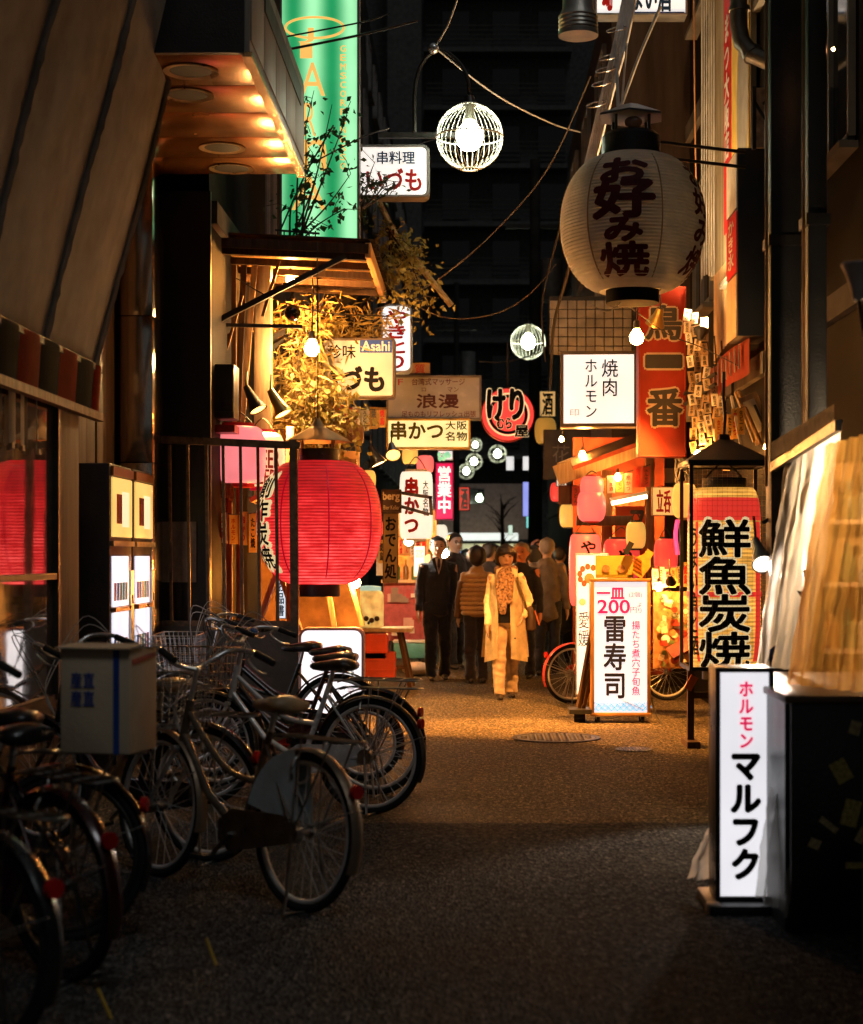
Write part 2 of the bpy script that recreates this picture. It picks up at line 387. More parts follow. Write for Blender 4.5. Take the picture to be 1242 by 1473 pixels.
def lantern(name, label, c, R, H, papr, ends, texts=(), p=2.4, rend=0.35, ribs=36, endh=0.06, n=56, group=None, seams=0, seam_mat=None, bands=(), hang=0.2, cat='lantern', rz=0, pleat=.984):
    """paper lantern: ribbed accordion body, end rings, wrapped lettering. c = centre"""
    t = T(name, label, cat, (c[0], c[1], c[2]-H/2), rz, group)
    def rad(z):
        u = min(1, abs(2*z/H)); q = (1-u**p)**(1/p) if u < 1 else 0
        e = R*rend
        return e+(R-e)*q
    prof = []
    for k in range(ribs*2+1):
        z = -H/2+H*k/(ribs*2)
        prof.append((rad(z*0.985)*(1.0 if k % 2 == 0 else pleat), z+H/2))
    bm = lathe(NB(), prof, n, cap=False)
    ob('paper_body', bm, papr, t, smooth=180 if pleat == .984 else 15)
    e = R*rend*1.02
    ob('end_ring', lathe(NB(), [(e*0.99, -endh), (e*1.06, -endh), (e*1.06, 0.01), (e*0.99, 0.01)], 32), ends, t)
    ob('end_ring', lathe(NB(), [(e*0.99, H-0.01), (e*1.06, H-0.01), (e*1.06, H+endh), (e*0.99, H+endh)], 32), ends, t)
    ob('end_blind_disc', lathe(NB(), [(0.001, -endh*.6), (e*1.0, -endh*.6)], 24, cap=False), ends, t); ob('end_blind_disc', lathe(NB(), [(0.001, H+endh*.6), (e*1.0, H+endh*.6)], 24, cap=False), ends, t)  # discs added over the open ends so the inside stays dark
    if hang:
        w = NB(); tube(w, catm([(-e*0.9, 0, H+endh), (-e*0.5, 0, H+endh+hang*0.6), (0, 0, H+endh+hang), (e*0.5, 0, H+endh+hang*0.6), (e*0.9, 0, H+endh)]), 0.006)
        ob('hanger', w, DARKMETAL, t)
    for k in range(seams):
        a = 2*PI*(k+0.3)/seams; pts = [((rad(z)+0.001)*math.sin(a), -(rad(z)+0.001)*math.cos(a), z+H/2) for z in [H*(i/24-0.5)*0.97 for i in range(25)]]
        o = NB(); tube(o, pts, 0.006, 5); ob('seam', o, seam_mat, t)
    for (z0, z1, mt) in bands:
        pr = [(rad(z)*1.004+0.001, z+H/2) for z in [z0+(z1-z0)*i/10 for i in range(11)]]
        ob('band', lathe(NB(), pr, n, cap=False), mt, t, smooth=180)
    for tx in texts:
        body, a0, z0, w, h, mt = tx[:6]; kw = dict(tx[6]) if len(tx) > 6 else {}
        lift = kw.pop('lift', 0.005)
        g = glyphs(body, w, h, sub=R*0.12, **kw)
        for v in g.verts:
            x, z, d = v.co.x, v.co.y+z0, v.co.z
            r = rad(z)+lift+d; a = a0+x/max(rad(z)*0.5+R*0.5, 0.01)
            v.co = (r*math.sin(a), -r*math.cos(a), z+H/2)
        ob('lettering', g, mt, t, smooth=0)
    return t

def lightob(parent, kind, energy, col, loc, size=0.03, target=None, angle=100, blend=0.4):
    l = bpy.data.lights.new('lamp_light', kind); l.energy = energy; l.color = col; l.shadow_soft_size = size
    o = bpy.data.objects.new('lamp_light', l); COL.objects.link(o); o.parent = parent
    r = root(parent)
    off = WS.get(r.name, Vector((0, 0, 0)))
    o.location = Vector(loc)-off
    if kind == 'SPOT':
        l.spot_size = math.radians(angle); l.spot_blend = blend
        d = Vector(target)-Vector(loc); o.rotation_euler = d.to_track_quat('-Z', 'Y').to_euler()
    return o
def bulb(name, label, pos, r, col, watts, cord=0.3, cat='lamp', group=None, shade=None):
    pos = Vector(pos)
    t = T(name, label, cat, pos, 0, group)
    b = NB(); lathe(b, [(0.001, -r), (r*0.5, -r*0.86), (r*0.87, -r*0.5), (r, 0), (r*0.87, r*0.5), (r*0.55, r*0.95), (r*0.4, r*1.3)], 16)
    ob('glass_bulb', b, bulbm(col, watts/(4*PI*PI*r*r)), t, smooth=60)
    ob('socket', cyl(NB(), (0, 0, r*1.25), (0, 0, r*2.4), r*0.5, r*0.42), BLACK, t)
    if cord:
        ob('cord', tube(NB(), [(0, 0, r*2.3), (0.01, 0, cord*0.5), (0, 0, cord)], 0.006), CABLE, t)
    return t
def floodlamp(name, label, pos, target, col, watts, shade_r=0.09, L=0.2, mat=None, cat='lamp', group=None, angle=110, face=14.0):
    pos = Vector(pos); t = T(name, label, cat, pos, 0, group)
    d = (Vector(target)-pos).normalized()
    m = d.to_track_quat('Z', 'Y').to_matrix().to_4x4()
    sh = lathe(NB(), [(shade_r*0.35, -L), (shade_r*0.45, -L*0.75), (shade_r*0.55, -L*0.55), (shade_r*0.95, -0.02), (shade_r, 0), (shade_r*0.9, 0), (shade_r*0.5, -L*0.5)], 20)
    sh.transform(m); ob('shade', sh, mat or BLACK, t)
    f = lathe(NB(), [(0.001, -0.012), (shade_r*0.5, -0.012), (shade_r*0.88, -0.008)], 20, cap=False); f.transform(m)
    ob('glowing_lens', f, bulbm(col, face), t)
    k = NB(); tube(k, catm([-d*L, -d*L+Vector((0, 0.02, 0.06)), -d*L+Vector((0, 0.06, 0.14))]), 0.008); ob('arm', k, DARKMETAL, t)
    lightob(t, 'SPOT', watts, col, d*0.02, shade_r*0.8, d*2, angle)
    return t
def wires(name, label, pts, r, mt, group=None, cat='cable', sag=0, n=8):
    o = ob(name, tube(NB(), catm(pts, n), r, 5), mt, smooth=60, label=label, cat=cat, group=group)
    return o

WARM = (1.0, 0.38, 0.07); AMBER = (1.0, 0.33, 0.045); WHITEL = (1.0, 0.93, 0.8); GREENW = (0.9, 1.0, 0.75)
# ================================================================== SETTING
def asphalt(name, col, gloss, spec=.08, speck=1.0):
    mt, nt, N, L, P = _nodes(name)
    g = N.new('ShaderNodeNewGeometry')
    big = N.new('ShaderNodeTexNoise'); big.inputs['Scale'].default_value = 0.9; big.inputs['Detail'].default_value = 8; big.inputs['Roughness'].default_value = 0.65
    fine = N.new('ShaderNodeTexVoronoi'); fine.inputs['Scale'].default_value = 80
    grit = N.new('ShaderNodeTexNoise'); grit.inputs['Scale'].default_value = 38; grit.inputs['Detail'].default_value = 9; grit.inputs['Roughness'].default_value = .8
    mpy = N.new('ShaderNodeMapping'); mpy.inputs['Scale'].default_value = (1, .45, 1); L.new(g.outputs['Position'], mpy.inputs[0])
    L.new(g.outputs['Position'], big.inputs['Vector'])
    for x in (fine, grit): L.new(mpy.outputs[0], x.inputs['Vector'])
    r = N.new('ShaderNodeValToRGB'); r.color_ramp.elements[0].position = 0.32; r.color_ramp.elements[1].position = 0.7
    r.color_ramp.elements[0].color = (*[c*0.55 for c in col], 1); r.color_ramp.elements[1].color = (*[c*1.25 for c in col], 1)
    L.new(big.outputs[0], r.inputs[0])
    mx = N.new('ShaderNodeMix'); mx.data_type = 'RGBA'; mx.blend_type = 'MULTIPLY'; mx.inputs['Factor'].default_value = 0.8
    gr = N.new('ShaderNodeValToRGB'); gr.color_ramp.elements[0].position = 0.4; gr.color_ramp.elements[1].position = 0.62
    gr.color_ramp.elements[0].color = (0.22, 0.22, 0.22, 1); gr.color_ramp.elements[1].color = (2.2, 2.2, 2.2, 1)
    L.new(grit.outputs[0], gr.inputs[0]); L.new(r.outputs[0], mx.inputs[6]); L.new(gr.outputs[0], mx.inputs[7])
    stone_glints = N.new('ShaderNodeValToRGB'); stone_glints.color_ramp.interpolation = 'CONSTANT'
    stone_glints.color_ramp.elements[0].color = (.45, .45, .45, 1); stone_glints.color_ramp.elements[1].position = .45; stone_glints.color_ramp.elements[1].color = (1, 1, 1, 1)
    e3 = stone_glints.color_ramp.elements.new(.8); e3.color = (1.7, 1.65, 1.55, 1); e4 = stone_glints.color_ramp.elements.new(.95); e4.color = (2.6, 2.5, 2.3, 1)  # palest stones also carry sparkle glints, put into the colour
    sr = N.new('ShaderNodeSeparateColor'); L.new(fine.outputs['Color'], sr.inputs[0]); L.new(sr.outputs[0], stone_glints.inputs[0])
    m2 = N.new('ShaderNodeMix'); m2.data_type = 'RGBA'; m2.blend_type = 'MULTIPLY'; m2.inputs[0].default_value = speck
    L.new(mx.outputs[2], m2.inputs[6]); L.new(stone_glints.outputs[0], m2.inputs[7])
    L.new(m2.outputs[2], P.inputs['Base Color'])
    mr = N.new('ShaderNodeMapRange'); mr.inputs[1].default_value = 0.3; mr.inputs[2].default_value = 0.7; mr.inputs[3].default_value = gloss-0.1; mr.inputs[4].default_value = gloss+0.18
    L.new(big.outputs[0], mr.inputs[0]); L.new(mr.outputs[0], P.inputs['Roughness'])
    b1 = N.new('ShaderNodeBump'); b1.inputs['Strength'].default_value = 0.9; b1.inputs['Distance'].default_value = 0.012; L.new(fine.outputs[0], b1.inputs['Height'])
    b2 = N.new('ShaderNodeBump'); b2.inputs['Strength'].default_value = 0.2; b2.inputs['Distance'].default_value = 0.03; L.new(big.outputs[0], b2.inputs['Height']); L.new(b1.outputs[0], b2.inputs['Normal'])
    L.new(b2.outputs[0], P.inputs['Normal']); P.inputs['Specular IOR Level'].default_value = spec
    return mt
ASPH = asphalt('asphalt', (0.1, 0.08, 0.052), 0.6, .02, .8)
ASPH2 = asphalt('asphalt_repair_shade', (0.062, 0.06, 0.058), 0.8, .01, .5)  # repair patch whose tone is darkened to deepen the foreground shade
g = grid(NB(), 10, 24, lambda u, v: (-60+120*u, -8+200*v, 0)); ob('ground', g, ASPH, smooth=0, kind='structure')
rr = random.Random(4)
def patch(name, x0, x1, y0, y1, z):
    bm = NB(); n = 70; pts = []
    for k in range(n): pts.append((x0+(x1-x0)*k/n, y0+rr.uniform(-.03, .03)))
    for k in range(n): pts.append((x1+rr.uniform(-.02, .02), y0+(y1-y0)*k/n))
    for k in range(n): pts.append((x1-(x1-x0)*k/n, y1+.04*mnoise.noise(Vector((k*.21, 3.1, 0)))+rr.uniform(-.012, .012)))
    for k in range(n): pts.append((x0+rr.uniform(-.02, .02), y1-(y1-y0)*k/n))
    bm.faces.new([bm.verts.new((x, y, z)) for x, y in pts]); return bm
ob('asphalt_patch', patch('p', -2.3, 2.3, 2.0, 9.35, 0.004), ASPH2, smooth=0, kind='structure')
# manhole cover
def manhole(px, py, r, label):
    Y = GY(py); c = W(px, py, Y); c.z = 0.004
    t = T('manhole_cover', label, 'manhole cover', c, group='manhole covers in the asphalt')
    ob('rim', lathe(NB(), [(r*1.0, 0), (r*1.1, 0), (r*1.1, 0.006), (r*1.0, 0.006)], 40, cap=False), DARKMETAL, t)
    ob('lid', lathe(NB(), [(0.001, 0.004), (r*0.98, 0.004)], 40, cap=False), pm('cast_iron', (0.16, 0.15, 0.14), 0.38, 0.7), t)
    b = NB()
    for i in range(-4, 5):
        for j in range(-4, 5):
            x, y = i*r*0.2, j*r*0.2
            if math.hypot(x, y) < r*0.85: box(b, (x, y, 0.006), (r*0.11, r*0.11, 0.006), (0, 0, PI/4))
    ob('tread_studs', b, MC['cast_iron'], t)
manhole(800, 1062, 0.33, 'round cast iron manhole cover in the middle of the lit asphalt')
manhole(912, 1079, 0.13, 'small iron valve cover near the wheeled sushi sign')

def building(name, label, x0, x1, y0, y1, h, wall, seed=0, win=(), side='L', floors=3):
    "box shell with floor bands and windows on its street side and on its end towards the camera"
    t = T(name, label, 'building', ((x0+x1)/2, (y0+y1)/2, 0), world=True)
    ob('wall', bx(((x0+x1)/2, (y0+y1)/2, h/2), (x1-x0, y1-y0, h)), wall, t)
    xs = x1 if side == 'L' else x0; d = 1 if side == 'L' else -1
    for k in range(1, floors):
        z = h*k/floors
        ob('floor_band', bx((xs+d*0.03, (y0+y1)/2, z), (0.06, (y1-y0)*0.98, 0.18)), CONC, t)
    r = random.Random(seed)
    for k in range(floors):
        n = max(1, int((y1-y0)/2.4))
        for i in range(n):
            yc = y0+(i+0.5)*(y1-y0)/n; zc = h*(k+0.5)/floors+0.1
            if k == 0: continue
            w = ob('window', bx((xs+d*0.012, yc, zc), (0.02, 1.2, 1.25)), GLASS, t)
            f = NB()
            for a, b in (((0, -0.62, -0.65), (0, 0.62, -0.65)), ((0, -0.62, 0.65), (0, 0.62, 0.65)), ((0, -0.62, -0.65), (0, -0.62, 0.65)), ((0, 0.62, -0.65), (0, 0.62, 0.65)), ((0, 0, -0.65), (0, 0, 0.65))):
                bar(f, Vector(a)+Vector((xs+d*0.03, yc, zc)), Vector(b)+Vector((xs+d*0.03, yc, zc)), 0.05)
            ob('window_frame', f, GREYMETAL, w)
            ob('window_sill', bx((xs+d*0.06, yc, zc-0.72), (0.14, 1.4, 0.05)), CONC, w)
    return t
# --- left row
XL = -2.4; XR = 2.35
tA = building('building', 'dark shop building behind the sloping tarpaulin', -9, -2.62, -3, 10.14, 9.5, DARKWALL, 1)
tB = building('building', 'brown clad building under the metal canopy', -9, -2.75, 10.16, 13.2, 10.5, BROWNWALL, 2)
tC = building('building', 'old wooden eatery building behind the railing', -9, -2.1, 13.3, 16.9, 8.5, pm('black_wall', (0.015, 0.014, 0.013), .7, var=.4, scale=3), 3, floors=2)
building('building', 'narrow building behind the massage sign', -10, -2.3, 17.0, 26, 11, DARKWALL, 4)
building('building', 'long dark block further down the left row', -11, -2.5, 26.1, 40, 13, BROWNWALL, 5, floors=4)
building('building', 'far dark block beside the end of the lane on the left', -12, -2.6, 40.1, 66, 15, DARKWALL, 6, floors=5)
# --- right row
building('building', 'black shop building behind the vinyl curtains', 2.6, 9, -3, 13.3, 9.8, pm('black_wall', (0.015, 0.014, 0.013), .7, var=.4, scale=3), 7, side='R')
tR = building('building', 'right hand eatery building with the lit boards', 2.4, 9, 13.4, 18.4, 9.2, MC['black_wall'], 8, side='R')
tR2 = building('building', 'tiled building behind the grilled meat sign', 1.6, 9, 19.2, 27, 8.2, BROWNWALL, 9, side='R')
building('building', 'grey shuttered block past the tiled building', 2.5, 9, 27.1, 44, 12, CONC, 10, side='R', floors=4)
building('building', 'pale corner block at the far right of the lane', 2.9, 11, 44.1, 64, 12, CONC, 12, side='R', floors=4)
# --- end of the lane: dark tower with balconies, lit shop at its foot
t = T('tower_block', 'tall dark balconied block closing the end of the lane', 'building', (0, 80, 0), world=True)
ob('wall', bx((0, 81, 22), (44, 2, 44)), pm('tower_render', (0.08, 0.08, 0.078), 0.8, var=0.4), t)
for k in range(14):
    z = 6.2+k*2.75
    ob('balcony_slab', bx((1.2, 79.4, z), (7.0, 1.2, 0.22)), pm('tower_slab', (.09, .088, .086), .8), t)
    r_ = NB()
    for q in range(5): bar(r_, (-2.2, 78.85, z+0.25+0.22*q), (4.6, 78.85, z+0.25+0.22*q), 0.05)
    ob('balcony_railing', r_, DARKMETAL, t)
    for xx in (-0.8, 1.6, 3.8): ob('window', bx((xx, 79.98, z+1.3), (1.3, 0.06, 1.7)), GLASS, t)
ob('pier', bx((-3.2, 79.2, 22), (1.6, 1.6, 44)), MC['tower_slab'], t)
ob('brown_facade', bx((-0.2, 78.7, 3.6), (5.6, 0.8, 2.6)), pm('mauve_render', (0.42, 0.3, 0.26), 0.7, var=0.25), t)
ob('window', bx((-1.0, 78.28, 4.3), (0.7, 0.05, 0.7)), GLASS, t); ob('window', bx((0.2, 78.28, 4.3), (0.7, 0.05, 0.7)), GLASS, t)
t = T('lit_storefront', 'white lit shop front at the far end of the lane', 'shop', (0.5, 76, 0), world=True)
ob('fascia', bx(W(692, 772, 76)+Vector((0, 0.3, 0)), (3.4, 0.5, 0.34)), em('far_white_light', (0.95, 1.0, 0.9), 1.0), t)
ob('shop_window', bx(W(692, 790, 76)+Vector((0, 0.35, -0.6)), (3.2, 0.3, 1.7)), em('far_shop_interior', (0.9, 0.85, 0.45), 0.55, var=0.7, scale=1.2), t)
for k in range(6): ob('mullion', bx(W(645+k*19, 792, 75.8)+Vector((0, 0, -0.6)), (0.06, 0.05, 1.8)), DARKMETAL, t)
ob('cool_panel', bx(W(660, 795, 75.6)+Vector((0, 0, -0.3)), (1.1, 0.1, 0.7)), em('far_cool_light', (0.3, 0.5, 1.0), 0.8), t)

# ================================================================== LEFT SIDE
# --- near shop: reflective glazing, pillar, sill
t = T('glazed_shopfront', 'reflective shop glazing under the sloping tarpaulin', 'shopfront', (XL, 8, 0), world=True)
for y0, y1 in ((5.6, 6.95), (7.0, 8.25), (8.3, 9.55)):
    ob('window_pane', bx((XL-0.01, (y0+y1)/2, 2.02), (0.012, y1-y0, 1.24)), MIRRORGLASS, t)
    ob('window_pane', bx((XL-0.01, (y0+y1)/2, 1.04), (0.012, y1-y0, 0.66)), MIRRORGLASS, t)
    ob('mullion', bx((XL, y1+0.025, 1.66), (0.06, 0.05, 1.96)), DARKMETAL, t)
ob('rail', bx((XL, 7.6, 1.385), (0.05, 4.0, 0.035)), DARKMETAL, t)
ob('sill_panel', bx((XL-0.02, 7.6, 0.36), (0.08, 4.0, 0.7)), BROWNWALL, t)
ob('head_beam', bx((XL-0.06, 7.6, 2.8), (0.14, 5.6, 0.3)), DARKWOOD, t)
ob('pillar', bx((XL-0.04, 9.86, 2.2), (0.1, 0.56, 4.4), bev=0.01), pm('grey_pillar', (0.17, 0.15, 0.13), 0.6, var=0.4, stretch=(4, 4, .3)), t)
# --- tarpaulin with valance
TARP = pm('grey_tarpaulin', (0.72, 0.7, 0.68), 0.75, var=0.25, scale=5, bump=0.25, bscale=160)
def tarp(u, v, y0, y1):
    y = y0+(y1-y0)*u; z = 2.66+2.9*v
    return Vector((XL+0.02+0.6*(v*2.9/2.34), y, z)) + Vector((0.03*math.sin(u*PI)+0.008*math.sin(v*9+y), 0, 0))
t = T('tarpaulin_awning', 'big grey brown tarpaulin sloping out over the near shop glazing', 'awning', (XL, 8, 2.6), world=True)
ys = [4.2, 5.45, 6.7, 7.95, 9.2, 10.45]
for a, b in zip(ys, ys[1:]):
    ob('tarpaulin_panel', grid(NB(), 10, 26, lambda u, v: tarp(u, v, a, b), 0.01), TARP, t, smooth=80)
for y in ys[1:]:
    sm = NB(); rq = random.Random(int(y*10))
    pts = [tarp(0, v/60, y, y+1)+Vector((0.012, rq.uniform(-.006, .006), 0)) for v in range(61)]
    tube(sm, pts, 0.02, 5, radii=[0.016+rq.uniform(0, 0.012) for _ in pts]); ob('seam', sm, pm('tarp_seam', (0.3, 0.27, 0.24), 0.7), t, smooth=70)
vm = [pm('valance_red', (0.4, 0.045, 0.015), 0.85), pm('valance_black', (0.02, 0.018, 0.015), 0.85)]
yy = 4.4; k = 0
while yy < 10.4:
    y2 = min(yy+0.42, 10.46)
    ob('valance_strip', grid(NB(), 4, 3, lambda u, v: (XL+0.05+0.02*math.sin(u*PI)+0.02*v, yy+(y2-yy)*u, 2.38+0.3*v), 0.006), vm[k % 2], t, smooth=60)
    yy = y2; k += 1
ob('edge_batten', bx((XL+0.06, 7.4, 2.37), (0.05, 6.2, 0.05)), WOOD, t)
ob('edge_batten', bx((XL+0.05, 7.4, 2.67), (0.05, 6.2, 0.04)), DARKWOOD, t)
for k, (y, lab) in enumerate(((8.52, 'white slip added as a pane reflection, nearest under the red and black valance'), (8.72, 'white slip added as a pane reflection, second under the red and black valance'), (9.05, 'narrow white slip added as a pane reflection, farthest under the valance'))):
    p = T('reflection_slip', lab, 'reflection slip', (XL+0.03, y, 2.06), world=True, group='slips added as pane reflections under the valance')  # solid slips added in place of reflections in the panes
    ob('sheet', grid(NB(), 3, 4, lambda u, v: (XL+0.03+0.01*math.sin(u*3+k), y+(0.13 if k < 2 else 0.06)*u, 2.08+0.3*v), 0.002), WHITEPAPER, p)
    ob('weight', bx((XL+0.03, y+0.06, 2.07), (0.02, 0.05, 0.03)), PALEWOOD, p)
# --- brown panelled wall beside the machines
for k in range(7):
    y = 10.2+k*0.32
    ob('panel', bx((-2.7+0.01*(k % 2), y+0.15, 2.3), (0.07, 0.305, 4.6), bev=0.006), pm('brown_panel', (0.17, 0.115, 0.075), 0.55, var=0.4, stretch=(3, 3, .3)), tB)
ob('meter_box', bx((-2.6, 11.2, 2.95), (0.12, 0.2, 0.3), bev=0.01), GREYMETAL, tB)
ob('lit_wall_strip', bx((-2.66, 10.5, 2.2), (0.03, 0.5, 0.9)), pm('painted_wall_light', (0.45, 0.36, 0.25), 0.6), tB)  # lit stretch of wall put in as a pale colour
# polished steel pillar
t = T('steel_pillar', 'polished steel pillar beside the two vending machines', 'pillar', (XL-0.2, 12.7, 0), world=True)
PST = pm('polished_steel', (0.62, 0.55, 0.47), 0.1, 1.0, var=0.25, scale=3, stretch=(1, 1, .4), bump=0.04, bscale=8)
for k, (z0, z1) in enumerate(((0.0, 1.1), (1.105, 2.2), (2.205, 3.3), (3.305, 4.47))):
    ob('cladding_sheet', bx((XL-0.2, 12.72, (z0+z1)/2), (0.4, 0.42, z1-z0), bev=0.004), PST, t)
# --- vending machines
def vending(y0, label):
    t = T('vending_machine', label, 'vending machine', (XL-0.22, y0+0.36, 0), world=True, group='vending machines on the left wall')
    w = 0.72; yc = y0+w/2
    ob('cabinet', bx((XL-0.19, yc, 1.06), (0.36, w, 2.12), bev=0.012), pm('cabinet_enamel', (0.03, 0.024, 0.022), 0.35), t)
    top = ob('lit_header', bx((XL-0.004, yc, 1.83), (0.014, w-0.1, 0.4), bev=0.004), em('amber_light_panel', (1.0, 0.62, 0.16), 0.95, var=0.15), t)
    em1 = ob('emblem', bx((XL+0.005, yc-0.12, 1.82), (0.004, 0.16, 0.2)), pm('emblem_red', (0.5, 0.06, 0.04), 0.5), top)
    ob('emblem', bx((XL+0.005, yc+0.08, 1.82), (0.004, 0.22, 0.24)), em('emblem_cream', (1.0, 0.85, 0.5), 1.0), top)
    ob('header_frame', bx((XL-0.002, yc, 2.07), (0.024, w-0.06, 0.06)), pm('amber_trim', (0.4, 0.2, 0.06), 0.35, 0.6), t)
    ob('divider', bx((XL, yc, 1.585), (0.03, w-0.04, 0.035)), STEEL, t)
    for k, (za, zb) in enumerate(((1.16, 1.5), (0.78, 1.12), (0.4, 0.74))):
        p = ob('lit_display', bx((XL-0.003, yc-0.06, (za+zb)/2), (0.014, w-0.24, zb-za)), em('cool_white_panel', (0.86, 0.85, 1.0), 1.05), t)
        for q in range(5):
            c_ = [(0.5, 0.1, 0.1), (0.1, 0.2, 0.5), (0.6, 0.5, 0.3), (0.15, 0.35, 0.2), (0.4, 0.4, 0.4)][(q+k) % 5]
            ob('dummy_pack', bx((XL+0.007, yc-0.26+q*0.09, (za+zb)/2-0.07), (0.006, 0.05, 0.12)), pm('pack_%d' % ((q+k) % 5), c_, 0.5, bump=0), p)
        ob('button_rail', bx((XL+0.008, yc-0.03, za-0.02), (0.03, w-0.16, 0.03)), pm('copper_trim', (0.5, 0.26, 0.12), 0.3, 0.8), t)
    ob('coin_panel', bx((XL+0.004, yc+0.27, 1.0), (0.02, 0.1, 0.8)), STEEL, t)
    ob('coin_slot', bx((XL+0.016, yc+0.27, 1.2), (0.006, 0.02, 0.06)), BLACK, t)
    ob('pickup_tray', bx((XL+0.004, yc, 0.2), (0.02, w-0.2, 0.2)), BLACK, t)
vending(11.08, 'lit vending machine nearer the camera beside the glazing')
vending(11.84, 'lit vending machine farther along next to the steel pillar')
# --- metal canopy over the machines
t = T('metal_canopy', 'metal clad canopy with round downlights in its amber lit soffit', 'canopy', (-1.9, 11.5, 4.4), world=True)
SOF = pm('soffit_sheet', (0.55, 0.24, 0.06), 0.22, 0.75, var=0.3, scale=3, bump=0.08, bscale=5)
yb = [9.9, 10.55, 11.2, 11.85, 12.45, 13.0]
for a, b in zip(yb, yb[1:]):
    ob('soffit_panel', bx((-1.89, (a+b)/2, 4.49), (1.05, b-a-0.012, 0.03), bev=0.004), SOF, t)
ob('fascia', bx((-1.345, 11.45, 4.84), (0.05, 3.14, 0.72)), pm('grey_fascia', (0.3, 0.28, 0.25), 0.5, 0.4, stretch=(1, 1, .2)), t)
for k in range(5): ob('fascia_panel', bx((-1.316, 10.2+k*0.62, 4.86), (0.012, 0.6, 0.6), bev=0.003), MC['grey_fascia'], t)
ob('fascia_slot', bx((-1.312, 11.6, 5.0), (0.02, 2.2, 0.14)), BLACK, t)
ob('drip_edge', bx((-1.335, 11.45, 4.47), (0.06, 3.16, 0.03)), pm('amber_edge', (0.75, 0.5, 0.25), 0.2, 0.8), t)
ob('end_panel', bx((-1.9, 9.88, 5.2), (1.1, 0.04, 1.45)), BLACK, t)
ob('roof', bx((-1.9, 11.45, 5.21), (1.12, 3.14, 0.04)), DARKMETAL, t)
for px, py in ((275, 103), (270, 137), (320, 213), (333, 243)):
    Y = (4.47-EYE)*F/(VY-py); c = W(px, py, Y)
    d = ob('downlight', lathe(NB(), [(0.13, 0), (0.17, -0.004), (0.17, 0.0), (0.13, 0.001)], 28, (c.x, c.y, 4.47), cap=False), pm('brass_ring', (0.6, 0.42, 0.2), 0.3, 0.9), t)
    ob('reflector', lathe(NB(), [(0.001, 0.001), (0.128, 0.0005)], 24, (c.x, c.y, 4.47), cap=False), BLACK, d)
# --- dark flank of the eatery, notice board, black speaker
t = tC
ob('flank_wall', bx((-2.56, 13.27, 2.2), (0.96, 0.04, 4.4)), BLACK, t)
ob('notice_sheet', bx(W(257, 794, 13.22), (0.28, 0.012, 0.48)), pm('grey_notice', (0.3, 0.25, 0.21), 0.7, var=0.6, scale=25, dirt=(0.5, 0.45, 0.4)), t)
t = T('wall_cabinet', 'black cabinet mounted above the pink lanterns', 'cabinet', W(315, 605, 13.6), world=True)
ob('cabinet_body', bx(W(318, 565, 13.75), (0.26, 0.3, 0.44), bev=0.01), BLACK, t)
ob('red_shelf', bx(W(315, 618, 13.75), (0.3, 0.26, 0.06)), pm('red_lacquer', (0.5, 0.05, 0.02), 0.4), t)
ob('grille', bx(W(318, 562, 13.585), (0.2, 0.012, 0.34)), DARKMETAL, t)
# eatery facade boards
t = T('timber_facade', 'amber lit timber posts and boards of the eatery front', 'facade', (-1.9, 14.8, 0), world=True)
ob('corner_post', bx((W(379, 490, 14.8)).lerp(W(379, 490, 14.8), 0)+Vector((0, 0, -0.35)), (0.15, 0.15, 2.2), bev=0.008), PALEWOOD, t)
for px, wd in ((303, .07), (311, .05), (330, .05), (344, .04), (418, .06)):
    c = W(px, 800, 14.2); ob('post', bx((c.x, c.y, 1.3), (wd, 0.06, 2.6), bev=0.005), WOOD, t)
for k in range(5):
    c = W(318+k*9, 600, 14.45+0.05*k); ob('board', bx((c.x, c.y, 3.1), (0.05, 0.03, 2.0), (0.0, 0.04*(k-2), 0)), DARKWOOD if k % 2 else WOOD, t)
for a, b, wd in (((398, 826, 14.0), (360, 930, 14.0), 0.12), ((405, 830, 14.3), (440, 930, 14.3), 0.13), ((470, 830, 14.9), (482, 905, 14.9), 0.1), ((503, 830, 14.9), (522, 900, 14.9), 0.09), ((362, 720, 14.4), (405, 700, 14.4), 0.2)):
    o = NB(); bar(o, W(*a), W(*b), wd, 0.04); ob('plank', o, PALEWOOD, t)
for px, py in ((398, 395), (345, 445), (325, 500)):
    o = NB(); bar(o, W(px-20, py+60, 14.3), W(px+4, py-20, 14.3), 0.025); ob('lath', o, WOOD, t)
o = NB(); bar(o, W(300, 467, 14.2), W(435, 470, 14.4), 0.03); ob('cross_rail', o, DARKMETAL, t)
ob('back_board', bx((-1.55, 15.9, 1.55), (0.95, 0.05, 1.9)), pm('amber_board', (0.45, 0.25, 0.1), 0.6, var=0.5), t)
ob('beam', bx((-1.55, 15.3, 2.62), (1.1, 0.14, 0.16)), WOOD, t)
ob('shelf', bx((-1.5, 15.2, 2.36), (0.9, 0.25, 0.04)), WOOD, t)
# carved bark plaque
o = grid(NB(), 8, 14, lambda u, v: W(303+32*u+3*math.sin(v*9), 720-75*v+4*math.sin(u*7), 13.95)+Vector((0, 0.012*math.sin(u*17+v*5), 0)), 0.03)
ob('bark_plaque', o, pm('bark', (0.45, 0.26, 0.12), 0.7, var=0.6, scale=22, bump=0.8, bscale=60), smooth=60, label='rough bark plaque hanging behind the railing below the black cabinet', cat='plaque')
